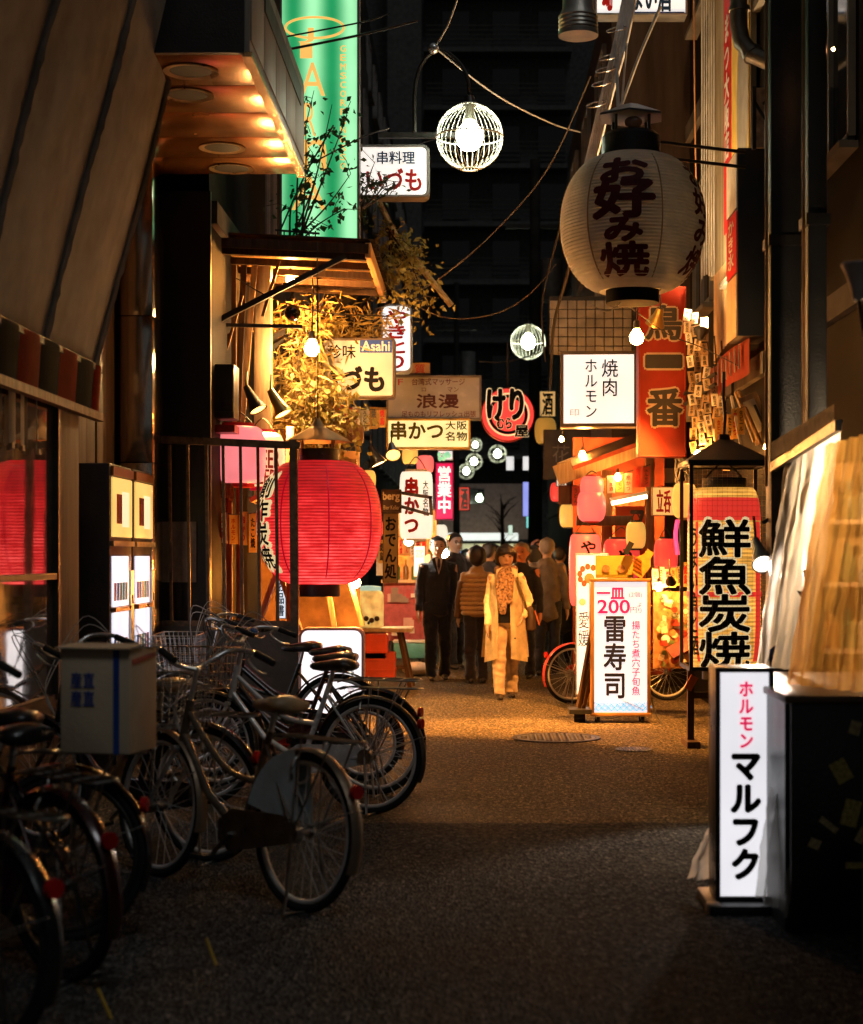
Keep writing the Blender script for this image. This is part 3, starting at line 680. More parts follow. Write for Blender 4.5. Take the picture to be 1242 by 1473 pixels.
# --- railing
t = T('iron_railing', 'thin rusty iron railing in front of the red lantern', 'railing', (-1.9, 12.9, 0), world=True)
RUST = pm('rusted_iron', (0.17, 0.11, 0.065), 0.6, 0.5, var=0.5, scale=20)
o = NB(); bar(o, W(205, 631, 12.9), W(432, 641, 12.9), 0.055); ob('top_rail', o, RUST, t)
for px, wd in ((246, .022), (272, .022), (299, .026), (323, .022), (348, .022), (373, .022), (399, .024)):
    a = W(px, 640, 12.9); ob('bar', bx((a.x+0.0, 12.9, a.z/2+0.3), (wd, wd, a.z-0.6), (0, -0.012, 0)), RUST, t)
a = W(424, 640, 12.9); ob('end_post', bx((a.x, 12.9, 1.2), (0.06, 0.06, 2.4), (0, -0.008, 0)), RUST, t)
ob('base_panel', bx((-1.9, 12.88, 0.55), (1.1, 0.03, 0.82)), pm('grimy_panel', (0.1, 0.085, 0.07), 0.6), t)
ob('bottom_rail', bx((-1.9, 12.9, 0.98), (1.1, 0.04, 0.04)), RUST, t)

# --- lanterns on the left
REDP = em('red_lantern_paper', (1.0, 0.022, 0.024), 1.15, var=0.25, scale=5, base=(0.3, 0.01, 0.015), rough=0.6, ribs=0.025, hot=(0.03, -.06, .36, .42, (1.0, .11, .1)))
REDSEAM = em('red_seam', (0.5, 0.003, 0.02), 0.6, base=(.2, .005, .01))
CREAMG = em('cream_print', (1.0, 0.75, 0.38), 0.7)
c = W(460, 752, 13.6)
big = lantern('red_lantern', 'large round red paper lantern with black characters hanging behind the railing', c, 0.51, 1.0, REDP, BLACK,
        texts=[('創作炭焼', -1.05, 0.0, 0.27, 0.78, CREAMG, dict(vertical=True, bold=0.1, lift=0.004)), ('創作炭焼', -1.05, 0.0, 0.22, 0.74, INK, dict(vertical=True, bold=0.025, lift=0.008))],
        p=2.25, rend=0.3, ribs=40, endh=0.1, n=72, seams=8, seam_mat=REDSEAM, hang=0)
# conical hood over it
t = T('lantern_hood', 'conical tin hood on thin posts above the large red lantern', 'hood', W(457, 655, 13.6))
ob('cone', lathe(NB(), [(0.02, 0.30), (0.06, 0.23), (0.25, 0.13), (0.27, 0.11), (0.24, 0.115), (0.02, 0.26)], 8), pm('tin_hood', (0.3, 0.2, 0.1), 0.45, 0.7), t)
for sx in (-1, 1):
    for sy in (-1, 1): ob('post', cyl(NB(), (sx*0.12, sy*0.1, 0.0), (sx*0.13, sy*0.1, 0.14), 0.008), PALEWOOD, t)
ob('suspension_wire', tube(NB(), [(0, 0, 0.28), (0.005, 0, 0.9), (0, 0, 1.75)], 0.004), CABLE, t)
PINKP = em('pink_lantern_paper', (1.0, 0.25, 0.26), .9, var=0.15)
lantern('pink_lantern', 'small pale pink lit lantern behind the railing bars under the black cabinet', W(342, 655, 14.1), 0.24, 0.48, PINKP, pm('red_ring', (0.4, 0.02, 0.02), 0.5), rend=0.55, p=3, ribs=14, endh=0.03, hang=0.1)
lantern('beer_lantern', 'white paper lantern with rows of brown BEER lettering behind the railing', W(378, 662, 14.35), 0.2, 0.46, em('cream_lantern_paper', (1.0, 0.72, 0.4), 0.75), REDSEAM,
        texts=[('BEER', -0.4, 0.06, 0.2, 0.13, pm('brown_ink', (0.25, 0.06, 0.01), .6, bump=0), dict(bold=0.02)), ('BEER', 0.35, -0.0, 0.22, 0.15, MC['brown_ink'] if 'brown_ink' in MC else None, dict(bold=0.02)), ('BEER', 0.2, -0.15, 0.2, 0.12, MC.get('brown_ink'), dict(bold=0.02))], rend=0.5, p=2.6, ribs=14, endh=0.03, hang=0.1)
# --- lamps on the left
floodlamp('flood_lamp', 'black clamp flood lamp on the timber post shining down', W(372, 590, 14.3), W(618, 1062, 13.7), WARM, 3200, 0.08, 0.24, face=9, angle=66)
floodlamp('flood_lamp', 'brass flood lamp beside the black clamp lamp shining down', W(408, 596, 14.2), W(660, 1060, 13.8), WARM, 3200, 0.085, 0.24, pm('brass', (0.5, 0.32, 0.1), 0.3, 0.9), face=12, angle=62)
bulb('bare_bulb', 'bare glowing bulb hanging before the yellow lit foliage', W(449, 502, 14.6), 0.065, (1.0, .55, .2), 150, cord=0.9)
bulb('bare_bulb', 'glowing bulb tucked under the amber eave near its wall end', W(418, 402, 15.0), 0.04, WARM, 170, cord=0.12)
bulb('bare_bulb', 'glowing bulb low behind the bottom of the red lantern, nearer the railing', W(410, 834, 14.6), 0.045, AMBER, 60, cord=0.35)
bulb('bare_bulb', 'glowing bulb low behind the bottom of the red lantern, on its street side', W(511, 838, 14.8), 0.05, WARM, 80, cord=0.4)
floodlamp('work_light', 'cool white flood lamp glaring beside the red lantern', W(545, 668, 16.6), W(700, 1000, 16.5), (1.0, 0.5, 0.15), 420, 0.085, 0.2, DARKMETAL, face=25, angle=75)
floodlamp('work_light', 'tilted flood lamp with tin shade behind the glaring flood lamp', W(566, 655, 17.0), W(600, 860, 15.5), WARM, 60, 0.08, 0.18, STEEL, face=6)
# dark shade and clay pot on the rail
o = NB(); sph(o, W(421, 450, 14.3), 0.07, 14, 10); cyl(o, W(421, 430, 14.3), W(421, 420, 14.3), 0.02); ob('dark_bulb', o, pm('dark_glass', (0.02, 0.015, 0.01), 0.1), smooth=60, label='unlit dark globe bulb above the bare glowing bulb', cat='bulb')
# --- tiled eave with amber underside
t = T('eave_roof', 'corrugated eave roof glowing amber underneath over the eatery', 'roof', (-1.6, 15.2, 4.0), world=True)
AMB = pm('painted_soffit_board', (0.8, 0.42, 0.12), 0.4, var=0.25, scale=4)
def eave(x, y): return 4.06+0.045*(-0.9-x)
for k in range(5):
    y0 = 14.02+k*0.48
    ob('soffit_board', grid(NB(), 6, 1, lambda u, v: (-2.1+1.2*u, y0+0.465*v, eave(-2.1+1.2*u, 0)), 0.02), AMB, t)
    ob('rafter', bx((-1.5, y0-0.005, 4.04), (1.22, 0.04, 0.06), (0, 0.045, 0)), DARKWOOD, t)
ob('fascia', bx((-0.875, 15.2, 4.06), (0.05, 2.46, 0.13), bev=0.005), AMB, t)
ob('front_batten', bx((-1.5, 13.98, 4.1), (1.26, 0.05, 0.08), (0, 0.045, 0)), DARKWOOD, t)
rf = NB(); grid(rf, 60, 4, lambda u, v: (-2.12+1.3*v, 13.95+2.55*u, 4.15+0.06*(1-v)+0.018*math.sin(u*2.55*2*PI/0.07)), 0.006); ob('corrugated_sheet', rf, DARKMETAL, t)
for a, b in ((W(300, 468, 14.0), W(498, 368, 14.0)), (W(388, 487, 14.9), W(508, 428, 15.9)), (W(390, 500, 14.9), W(512, 424, 16.2))):
    o = NB(); bar(o, a, b, 0.045); ob('strut', o, DARKMETAL, t)

# --- green light box sign
GREEN = em('green_light_panel', (0.06, 0.72, 0.26), 0.85, var=0.12, scale=2.5, tubes=(-1.4, 0.34, 0.3))
GOLDL = em('orange_neon_line', (1.0, 0.52, 0.12), 1.0)
_n = GREEN.node_tree; _P = _n.nodes['Principled BSDF']
_sep = [x for x in _n.nodes if x.type == 'MATH' and x.operation == 'COSINE'][0]
_r = _n.nodes.new('ShaderNodeValToRGB'); _r.color_ramp.elements[0].position = 0.0; _r.color_ramp.elements[0].color = (0.03, 0.6, 0.2, 1)
_r.color_ramp.elements[1].position = 1.0; _r.color_ramp.elements[1].color = (0.42, 0.98, 0.5, 1)   # the lamp tubes show through the green film
_a = _n.nodes.new('ShaderNodeMath'); _a.operation = 'MULTIPLY_ADD'; _a.inputs[1].default_value = .5; _a.inputs[2].default_value = .5
_n.links.new(_sep.outputs[0], _a.inputs[0]); _n.links.new(_a.outputs[0], _r.inputs[0]); _n.links.new(_r.outputs[0], _P.inputs['Emission Color'])
t = signbox('light_sign', 'tall green light box sign with orange script letters', 'sign', (403, -150, 517, 357), 14.6, 0.22, GREEN, GREYMETAL, 3)
def gpx(x, y): s = S(14.6); return ((x-460)/s, ((-150+357)/2-y)/s+507/2/s)
o = NB(); tube(o, [(gpx(453+42*math.cos(a), 0)[0], -0.006, gpx(0, 40+15*math.sin(a))[1]) for a in [2*PI*k/48 for k in range(48)]], 0.011, 5, closed=True); ob('oval_line', o, GOLDL, t)
for ch, b in (('J', (430, 40, 452, 62)), ('I', (432, 62, 450, 84)), ('A', (432, 90, 468, 138)), ('R', (438, 148, 455, 196)), ('n', (436, 200, 470, 246)), ('A', (420, 252, 470, 302))):
    x0, z0 = gpx(b[0], b[3]); x1, z1 = gpx(b[2], b[1]); letter(t, ch, (x0+x1)/2, (z0+z1)/2, x1-x0, z1-z0, GOLDL)
for k, ch in enumerate('GEMSCORPANESSO'):
    x0, z0 = gpx(494, 70+k*13); letter(t, ch, x0, z0, 0.05, 0.055, GOLDL, bold=.02)
# --- white sign 串料理 いづも
WHITEF = em('white_sign_face', (1.0, 0.93, 0.88), 0.86, var=0.1)
WHITEF2 = em('bright_sign_face', (1.0, 0.97, 0.93), 0.84, var=0.12, scale=2)
signbox('light_sign', 'white rounded light sign with blue and red characters beside the green sign', 'sign', (505, 208, 618, 284), 15.4, 0.2, WHITEF, GREYMETAL, 4,
        [('串料理', (543, 218, 597, 236), BLUEINK, dict(bold=0.02)), ('いづも', (528, 243, 606, 274), REDINK, dict(bold=0.03))], round_px=9)
# arch lamp arm with cage globe
def globe(name, label, c, R, big=True, group='caged globe lamps over the lane', watts=60, ribs=34):
    t = T(name, label, 'lamp', c, 0, group)
    cg = NB()
    for k in range(ribs):
        a = 2*PI*k/ribs
        tube(cg, [(R*math.cos(a)*math.sin(p), R*math.sin(a)*math.sin(p), R*math.cos(p)) for p in [0.25+(PI-0.5)*i/14 for i in range(15)]], 0.0036 if big else 0.007, 4)
    ob('cage', cg, em('lamp_cage_enamel', (1, 0.9, 0.6), 0.02, base=(0.75, 0.72, 0.6)), t)
    rg = NB()
    for p in (0.25, PI/2, PI-0.25): tube(rg, [(R*math.sin(p)*math.cos(a), R*math.sin(p)*math.sin(a), R*math.cos(p)) for a in [2*PI*k/40 for k in range(40)]], 0.008, 5, closed=True)
    ob('hoops', rg, MC['lamp_cage_enamel'], t)
    b = lathe(NB(), [(0.001, -0.13), (0.06, -0.115), (0.105, -0.07), (0.125, 0), (0.105, 0.07), (0.06, 0.12), (0.045, 0.15)], 20); b.transform(Matrix.Scale(R/0.3, 4))
    ob('frosted_bulb', b, bulbm(GREENW, watts/(4*PI*PI*(0.12*R/0.3)**2)), t, smooth=60)
    ob('socket', cyl(NB(), (0, 0, R*0.48), (0, 0, R*1.0), R*0.15, R*0.13), pm('lamp_socket', (0.4, 0.38, 0.3), 0.4), t)
    ob('cap', cyl(NB(), (0, 0, R*0.97), (0, 0, R*1.22), R*0.22, R*0.14), DARKMETAL, t)
    return t
gl = globe('globe_lamp', 'large caged globe lamp hanging high over the lane from the arched arm', W(676, 197, 15), 0.30, watts=26)
t = T('arched_arm', 'arched iron arm carrying the large caged globe lamp', 'lamp arm', W(597, 190, 15.2), world=True)
ob('arm', tube(NB(), catm([W(597, 190, 15.2), W(597, 130, 15.2), W(607, 92, 15.2), W(630, 72, 15.15), W(655, 84, 15.1), W(672, 110, 15.0), W(676, 145, 15)]), 0.018, 8), DARKMETAL, t)
ob('clamp', sph(NB(), W(624, 70, 15.1), 0.05, 10, 8), CHROME, t)
ob('mount', bx(W(600, 195, 15.3), (0.7, 0.05, 0.05)), DARKMETAL, t)
globe('globe_lamp', 'smaller looking caged globe lamp above the red round sign', W(760, 492, 28.5), 0.30, watts=22, ribs=26)
for px, py, Y, lab in ((716, 653, 52, 'distant globe lamp just below the red round sign'), (601+81, 664, 56, 'distant globe lamp beside the magenta banner, upper one'), (671, 678, 60, 'distant globe lamp beside the magenta banner, lower one'), (684, 640, 70, 'tiny dim globe lamp under the yellow skewer sign')):
    globe('globe_lamp', lab, W(px, py, Y), 0.28, False, watts=9, ribs=12)
for k, (p, lab) in enumerate((((650, 672, 661, 702), 'blank white square light box beside the magenta banner'), )):
    signbox('light_box', lab, 'sign', p, 58, 0.2, WHITEF2, GREYMETAL, 1)

# --- sign 珍味 いづも with beer badge
BEIGE = pm('beige_sign_face', (0.62, 0.62, 0.62), 0.45, var=0.15, scale=4, bump=0.05)
t = signbox('shop_sign', 'beige sign board with black brush characters and blue beer badge', 'sign', (462, 486, 569, 573), 15.9, 0.16, BEIGE, pm('bronze_frame', (0.12, 0.08, 0.05), 0.4, 0.5), 4,
        [('珍味', (472, 496, 512, 516), INK, dict(bold=0.01)), ('いづも', (458, 528, 552, 562), INK, dict(bold=0.05))], round_px=5)
s = S(15.9)
bd = ob('badge', bx(((541-515.5)/s, -0.008, (573-498)/s), (46/s, 0.006, 19/s)), pm('badge_blue', (0.005, 0.06, 0.45), 0.4, bump=0), t)
letter(t, 'Asahi', (541-515.5)/s, (573-498)/s, 40/s, 14/s, pm('badge_white', (0.8, 0.8, 0.78), .5, bump=0), y=-0.014, bold=0.03)
# --- やきとり
signbox('light_sign', 'narrow white rounded light sign with red brush characters', 'sign', (548, 438, 593, 536), 18, 0.2, em('cool_sign_face', (0.9, 0.98, 1.0), 1.0), ALU, 3, [('やきとり', (556, 446, 585, 530), REDINK, dict(vertical=True, bold=0.05))], round_px=9)
signbox('paper_notice', 'small brown notice board with one boxed character above the massage sign', 'sign', (585, 521, 620, 538), 19.3, 0.1, pm('tan_board', (0.5, 0.32, 0.16), .6), DARKWOOD, 1, [('質', (597, 524, 612, 537), REDINK, {})])
# --- massage sign
t = signbox('shop_sign', 'grey glossy massage sign board with brown characters', 'sign', (556, 540, 693, 604), 19.5, 0.18, pm('grey_acrylic', (0.5, 0.52, 0.56), 0.25, var=0.15, bump=0.03, coat=0.5), GREYMETAL, 3,
        [('3F', (563, 545, 580, 554), REDINK, {}), ('台湾式マッサージ', (593, 544, 669, 554), pm('mauve_ink', (0.22, 0.08, 0.1), .6, bump=0), dict(bold=0.01)), ('ロ', (607, 558, 613, 563), MC['mauve_ink'], {}), ('マン', (644, 557, 660, 564), MC['mauve_ink'], {}),
         ('浪漫', (600, 567, 660, 587), pm('brown_print', (0.12, 0.05, 0.05), .6, bump=0), dict(bold=0.03)), ('足ものもリフレッシュ出張', (578, 591, 685, 600), MC['mauve_ink'], dict(bold=0.01))])
# --- 串かつ yellow sign
t = signbox('light_sign', 'yellow lit skewer sign with black characters under the massage sign', 'sign', (556, 602, 677, 646), 19.4, 0.2, em('yellow_sign_face', (1.0, 0.86, 0.36), 0.95, var=0.15), pm('yellow_frame', (0.7, 0.45, 0.05), 0.4), 3,
        [('串かつ', (563, 607, 637, 632), pm('olive_ink', (0.13, 0.1, 0.0), .6, bump=0), dict(bold=0.04)), ('大阪', (641, 606, 672, 618), MC['olive_ink'], dict(bold=0.03)), ('名物', (641, 621, 672, 634), MC['olive_ink'], dict(bold=0.03))])
# --- red round sign けり
Yk = 22; s = S(Yk); c = W(731, 596, Yk)
t = T('round_sign', 'round red lit sign with black brush characters over the lane', 'sign', (c.x, c.y, c.z-0.36))
R_ = 39/s
ob('drum', lathe(NB(), [(R_*0.96, -0.1), (R_, -0.08), (R_, 0.08), (R_*0.96, 0.1)], 40), pm('red_drum', (0.45, 0.03, 0.02), 0.4), t).matrix_local = Matrix.Translation((0, 0.1, R_)) @ Matrix.Rotation(PI/2, 4, 'X')
RF = em('red_round_face', (1.0, 0.06, 0.05), 0.8); CF = em('cream_round_face', (1.0, 0.72, 0.35), 0.85)
for nm, r0, r1, y, mt in (('face', 0.001, R_*0.95, -0.005, RF), ('cream_ring', R_*0.74, R_*0.8, -0.009, CF), ('black_ring', R_*0.62, R_*0.73, -0.009, INK)):
    b = lathe(NB(), [(r0, 0), (r1, 0)], 40, cap=False); b.transform(Matrix.Translation((0, y, R_)) @ Matrix.Rotation(PI/2, 4, 'X')); ob(nm, b, mt, t, smooth=0)
for body, b in (('けり', (702, 560, 752, 603)), ('むら', (715, 601, 736, 616)), ('屋', (741, 612, 760, 628))):
    xx, zz, w_, h_ = ((b[0]+b[2])/2-731)/s, (596-(b[1]+b[3])/2)/s+R_, (b[2]-b[0])/s, (b[3]-b[1])/s
    letter(t, body, xx, zz, w_*1.02, h_*1.02, CF, y=-0.013, bold=0.065); letter(t, body, xx, zz, w_, h_, INK, y=-0.018, bold=0.045)
ob('stalk', cyl(NB(), (0, 0.1, 2*R_), (0, 0.1, 2*R_+0.6), 0.02), DARKMETAL, t)
# --- white lantern 串かつ
lantern('white_lantern', 'tall white lit lantern with red skewer characters beside the magenta banner', W(599, 727, 20), 0.2, 0.8, em('white_lantern_paper', (1.0, 0.86, 0.66), 1.0, var=0.1), PALEWOOD,
        texts=[('串かつ', -0.25, 0.0, 0.17, 0.64, REDINK, dict(vertical=True, bold=0.05)), ('大阪名物', 0.62, 0.08, 0.08, 0.42, INK, dict(vertical=True, bold=0.02))], rend=0.62, p=5, ribs=24, endh=0.03, hang=0.15)
# --- magenta 営業中
t = signbox('banner_sign', 'magenta lit banner sign with white characters hanging over the lane', 'sign', (626, 665, 653, 748), 21.5, 0.12, em('magenta_face', (0.75, 0.0, 0.1), 0.7), pm('dark_magenta', (0.2, 0.01, 0.06), .5), 2,
            [('営業中', (630, 671, 649, 738), em('white_letter_light', (1, 0.85, 0.85), 0.95), dict(vertical=True, bold=0.03))])
o = NB(); rr = random.Random(9)
for k in range(9): sph(o, (rr.uniform(-.08, .08), -0.04+rr.uniform(-.03, .03), 83/S(21.5)+0.08+rr.uniform(-.05, .05)), 0.03, 6, 5)
ob('green_ornament', o, em('mint_glow', (0.4, 1.0, 0.6), 0.5), t)
# --- brown "berg" sign + vertical board
signbox('shop_sign', 'dark brown hanging sign with pale gothic lettering beside the red lantern', 'sign', (549, 704, 578, 738), 17.5, 0.06, pm('brown_board', (0.07, 0.035, 0.02), .5), DARKWOOD, 2, [('berg', (551, 708, 575, 722), pm('cream_ink', (0.6, 0.45, 0.25), .6, bump=0), dict(bold=0.03)), ('Bier Keller', (552, 727, 575, 733), MC['cream_ink'], {})])
signbox('standing_board', 'tall yellowish board with a column of black brush characters', 'sign', (551, 738, 573, 838), 17.9, 0.04, pm('ochre_board', (0.3, 0.2, 0.08), .6), DARKWOOD, 1, [('おでん処', (554, 744, 570, 832), INK, dict(vertical=True, bold=0.03))])
t = T('iron_bracket', 'dark iron sign bracket crossing before the white lantern', 'bracket', W(575, 715, 17.2), world=True)
for a, b in (((552, 705), (622, 716)), ((575, 728), (618, 740)), ((619, 714), (621, 741))):
    o = NB(); bar(o, W(*a, 17.6), W(*b, 17.6), 0.035); ob('strap', o, DARKMETAL, t)
# ================================================================== PLANTS
def leaves_mesh(name, pts, size, seed, droop=0.3, narrow=0.3):
    r = random.Random(seed); V = []; Fc = []
    for p in pts:
        a = r.uniform(0, 2*PI); el = r.uniform(-0.9, 0.5)-droop
        d = Vector((math.cos(a)*math.cos(el), math.sin(a)*math.cos(el), math.sin(el)))
        s = d.cross(Vector((r.uniform(-1, 1), r.uniform(-1, 1), r.uniform(-1, 1)))).normalized()
        L = size*r.uniform(0.5, 1.3); w = L*narrow*r.uniform(0.7, 1.2); n = d.cross(s)*L*0.12
        b = len(V)
        V += [p, p+d*L*0.45+s*w+n, p+d*L, p+d*L*0.45-s*w+n, p+d*L*0.5]
        Fc += [(b, b+1, b+4), (b+1, b+2, b+4), (b+2, b+3, b+4), (b+3, b, b+4)]
    me = bpy.data.meshes.new(name); me.from_pydata([tuple(v) for v in V], [], Fc); return me
def bush(name, label, base, tips, n_leaf, size, lm, seed, group=None, jitter=0.12, narrow=0.3, start=0.25):
    r = random.Random(seed)
    t = T(name, label, 'plant', base, world=True, group=group)
    st = NB(); P = []
    base = Vector(base)
    for tp in tips:
        tp = Vector(tp); m = base.lerp(tp, 0.5)+Vector((r.uniform(-.1, .1), r.uniform(-.1, .1), r.uniform(-.05, .12)))
        c = catm([base+Vector((r.uniform(-.05, .05), r.uniform(-.05, .05), 0)), m, tp], 6)
        tube(st, c, 0.01, 4, radii=[0.011*(1-0.8*i/len(c)) for i in range(len(c))])
        for q in range(3):
            k = r.randrange(3, len(c)); e = c[k]+Vector((r.uniform(-.25, .25), r.uniform(-.2, .2), r.uniform(-.12, .2)))
            tube(st, [c[k], c[k].lerp(e, .5)+Vector((0, 0, .03)), e], 0.004, 3); P.append((c[k], e))
        P.append((c[int(len(c)*start)], tp))
    ob('stems', st, DARKWOOD, t, smooth=60)
    pts = []
    for _ in range(n_leaf):
        a, b = r.choice(P); p = a.lerp(b, r.random()**0.7)
        pts.append(p+Vector((r.gauss(0, jitter), r.gauss(0, jitter), r.gauss(0, jitter*0.8))))
    ob('foliage', leaves_mesh('foliage', pts, size, seed, narrow=narrow), lm, t, smooth=0)
    return t
LEAF1 = leafm('olive_leaf', (0.3, 0.25, 0.06)); LEAF2 = leafm('dark_leaf', (0.04, 0.06, 0.02)); LEAF3 = leafm('straw_leaf', (0.6, 0.42, 0.12))
bush('trailing_plant', 'dense straw coloured foliage lit yellow under the amber eave', W(430, 640, 15.6), [W(x, y, (14.95 if x < 470 else 16.1)+0.2*((x+y) % 3)) for x, y in ((405, 440), (425, 430), (450, 440), (480, 450), (510, 440), (540, 460), (400, 520), (440, 560), (470, 520), (420, 600), (460, 610), (495, 470), (415, 470), (435, 500), (455, 480), (408, 560), (432, 530), (465, 570), (525, 430), (470, 425))], 3600, 0.15, LEAF3, 1, jitter=0.07, narrow=0.05)
bush('trailing_plant', 'small leafy plant hanging beside the beige sign above the red lantern', W(470, 650, 15.0), [W(x, y, 14.9) for x, y in ((440, 560), (455, 545), (480, 560), (500, 600), (495, 625), (470, 590), (445, 610))], 650, 0.07, LEAF1, 2, jitter=0.08, narrow=0.35)
bush('twiggy_shrub', 'thin twiggy shrub in dark outline before the green sign', W(425, 348, 14.25), [W(x, y, 14.3) for x, y in ((452, 130), (478, 150), (500, 165), (440, 180), (505, 250), (470, 190), (495, 300), (450, 250))], 260, 0.07, LEAF2, 3, jitter=0.05, narrow=0.32)
bush('twiggy_shrub', 'dark leafy twigs drooping in front of the white rounded sign', W(515, 300, 14.6), [W(x, y, 14.9) for x, y in ((540, 232), (560, 250), (575, 262), (550, 280), (532, 260), (520, 330))], 190, 0.06, LEAF2, 5, jitter=0.05)
bush('climbing_ivy', 'dim ivy climbing along the leaning pole beside the eave', W(560, 330, 16), [W(x, y, 16+0.2*(x % 2)) for x, y in ((545, 380), (575, 400), (600, 440), (560, 420), (590, 380), (620, 450), (585, 420))], 800, 0.07, LEAF1, 6, jitter=0.12)
ob('leaning_pole', tube(NB(), [W(545, 290, 16.2), W(570, 340, 16.2), W(650, 440, 16.3)], 0.03, 8), pm('bamboo', (0.35, 0.24, 0.1), .5), label='leaning bamboo pole wrapped in ivy under the white rounded sign', cat='pole')
# narrow lattice fence strip above the eave
t = T('lattice_rail', 'short black lattice rail on top of the eave before the green sign', 'rail', W(430, 345, 14.1), world=True)
for y in (333, 341): o = NB(); bar(o, W(396, y-2, 14.1), W(460, y+3, 14.1), 0.016); ob('rail', o, BLACK, t)
for k in range(7): o = NB(); bar(o, W(400+k*9, 332, 14.1), W(400+k*9, 344, 14.1), 0.012); ob('baluster', o, BLACK, t)

# ================================================================== LEFT STREET FURNITURE
# white stand sign behind the bicycles
t = signbox('stand_sign', 'blank white glowing stand sign with rounded corners behind the bicycles', 'sign', (430, 903, 524, 1030), 13.9, 0.16, em('hot_sign_face', (1.0, 0.95, 0.97), 1.25, var=0.08), pm('pink_frame', (0.6, 0.4, 0.38), .4), 4, round_px=12)
for x in (-0.2, 0.2): ob('leg', bx((x, 0.08, -0.08), (0.05, 0.3, 0.2)), DARKMETAL, t)
letter(t, '営業', -0.12, 0.44, 0.1, 0.05, REDINK, y=-0.012); letter(t, '〒', 0.16, 0.2, 0.05, 0.06, REDINK, y=-0.012)
signbox('stand_sign', 'thin white sign with blue characters behind the railing post', 'sign', (397, 830, 412, 890), 14.3, 0.05, em('bluewhite_face', (0.8, 0.9, 1.0), 1.0), ALU, 1, [('お品書', (400, 836, 409, 886), BLUEINK, dict(vertical=True, bold=0.02))])
# traffic cone
c = W(412, 1010, 13.2); t = T('traffic_cone', 'red traffic cone behind the bicycle frames', 'cone', (c.x, c.y, 0))
CONE = pm('cone_red', (0.6, 0.04, 0.01), .45); ob('body', lathe(NB(), [(0.14, 0.03), (0.03, 0.68), (0.02, 0.7)], 20), CONE, t); ob('base', bx((0, 0, 0.016), (0.36, 0.36, 0.03), bev=0.008), CONE, t)
# table with tank, crates
c = W(545, 905, 19.0)
t = T('trestle_table', 'rough trestle table at the left shop entrance', 'table', (c.x, c.y, 0), world=True)
ob('table_top', bx((c.x, c.y, c.z), (0.78, 0.6, 0.045), bev=0.006), PALEWOOD, t)
for sx in (-1, 1):
    for sy in (-1, 1):
        o = NB(); bar(o, (c.x+sx*0.24, c.y+sy*0.2, c.z), (c.x+sx*0.38, c.y+sy*0.26, 0), 0.045); ob('leg', o, DARKWOOD, t)
ob('stretcher', bx((c.x, c.y-0.22, 0.25), (0.6, 0.03, 0.04)), DARKWOOD, t)
for px, py, m_, lab in ((534, 928, (0.5, 0.04, 0.01), 'red plastic crate under the trestle table, upper one'), (545, 955, (0.3, 0.03, 0.01), 'dark red plastic crate on the ground under the trestle table')):
    c2 = W(px, py, 18.6); t = T('crate', lab, 'crate', (c2.x, c2.y, c2.z-0.14), group='crates under the table')
    cm = pm('crate_%g' % m_[0], m_, .4); w, d, h = 0.36, 0.3, 0.27
    for x, y, sx, sy in ((-w/2, 0, .015, d), (w/2, 0, .015, d), (0, -d/2, w-.016, .015), (0, d/2, w-.016, .015)):
        o = ob('wall', bx((x, y, h/2), (sx, sy, h)), cm, t)
        for q in range(2): ob('rib', bx((x*1.02, y*1.02, 0.08+q*0.11), (max(sx, .02)*1.02, max(sy, .02)*1.02, 0.018)), cm, o)
    ob('bottom', bx((0, 0, 0.01), (w-.018, d-.018, .016)), cm, t)
c = W(532, 905, 18.9)
t = T('drink_tank', 'lit yellow plastic drinks tank standing on the trestle table', 'tank', (c.x, c.y, c.z+0.024))
ob('tank', lathe(NB(), [(0.15, 0), (0.16, 0.02), (0.16, 0.36), (0.14, 0.4), (0.10, 0.42)], 20, sy=.8), em('tank_glow', (1.0, 0.7, 0.2), 0.45, var=0.6, scale=12), t)
ob('lid', lathe(NB(), [(0.13, 0.415), (0.13, 0.46), (0.05, 0.47)], 20, sy=.8), em('mint_lid', (0.5, 0.9, 0.8), 0.4), t); ob('tap', cyl(NB(), (0, -0.13, 0.06), (0, -0.2, 0.05), 0.015), BLACK, t)
for k in range(4): ob('fruit', sph(NB(), (-.09+.06*k, -0.125, 0.08+0.02*(k % 2)), 0.03, 8, 6), DARKWOOD, t)
c = W(583, 880, 22)
t = T('menu_board', 'pink red menu poster board along the counter behind the table', 'menu board', (c.x, c.y, 0.45), world=True)
ob('board', bx(W(583, 878, 22), (0.56, 0.04, 0.8)), pm('poster_red', (0.35, 0.08, 0.08), .5, var=.3, scale=14), t)
rr = random.Random(5)
for k in range(12):
    ob('photo_print', bx(W(562+rr.uniform(0, 42), 846+rr.uniform(0, 66), 21.95-0.003*k), (rr.uniform(.06, .16), 0.004, rr.uniform(.04, .12))), pm('print_%d' % (k % 4), [(0.5, 0.3, 0.25), (0.6, 0.5, 0.4), (0.3, 0.05, 0.05), (0.2, 0.15, 0.12)][k % 4], .5, bump=0), t)
for k, (tx, py) in enumerate((('おすすめ', 850), ('生ビール', 872), ('OPEN', 895))): 
    o = letter(t, tx, *(0, 0), 0.2, 0.06, pm('poster_white', (0.7, 0.6, 0.55), .6, bump=0)); q = W(592, py, 21.88); o.location = Vector((q.x, q.y, q.z))-Vector(t.location)
ob('counter_ledge', bx(W(583, 836, 22), (0.62, 0.3, 0.04)), PALEWOOD, t)
for px in (562, 604): ob('leg', bx(W(px, 940, 22.0), (0.03, 0.03, 0.55)), DARKMETAL, t)
t = T('shop_interior', 'bright interior shelves of the skewer shop behind the counter', 'shop interior', W(590, 830, 23.2), world=True)
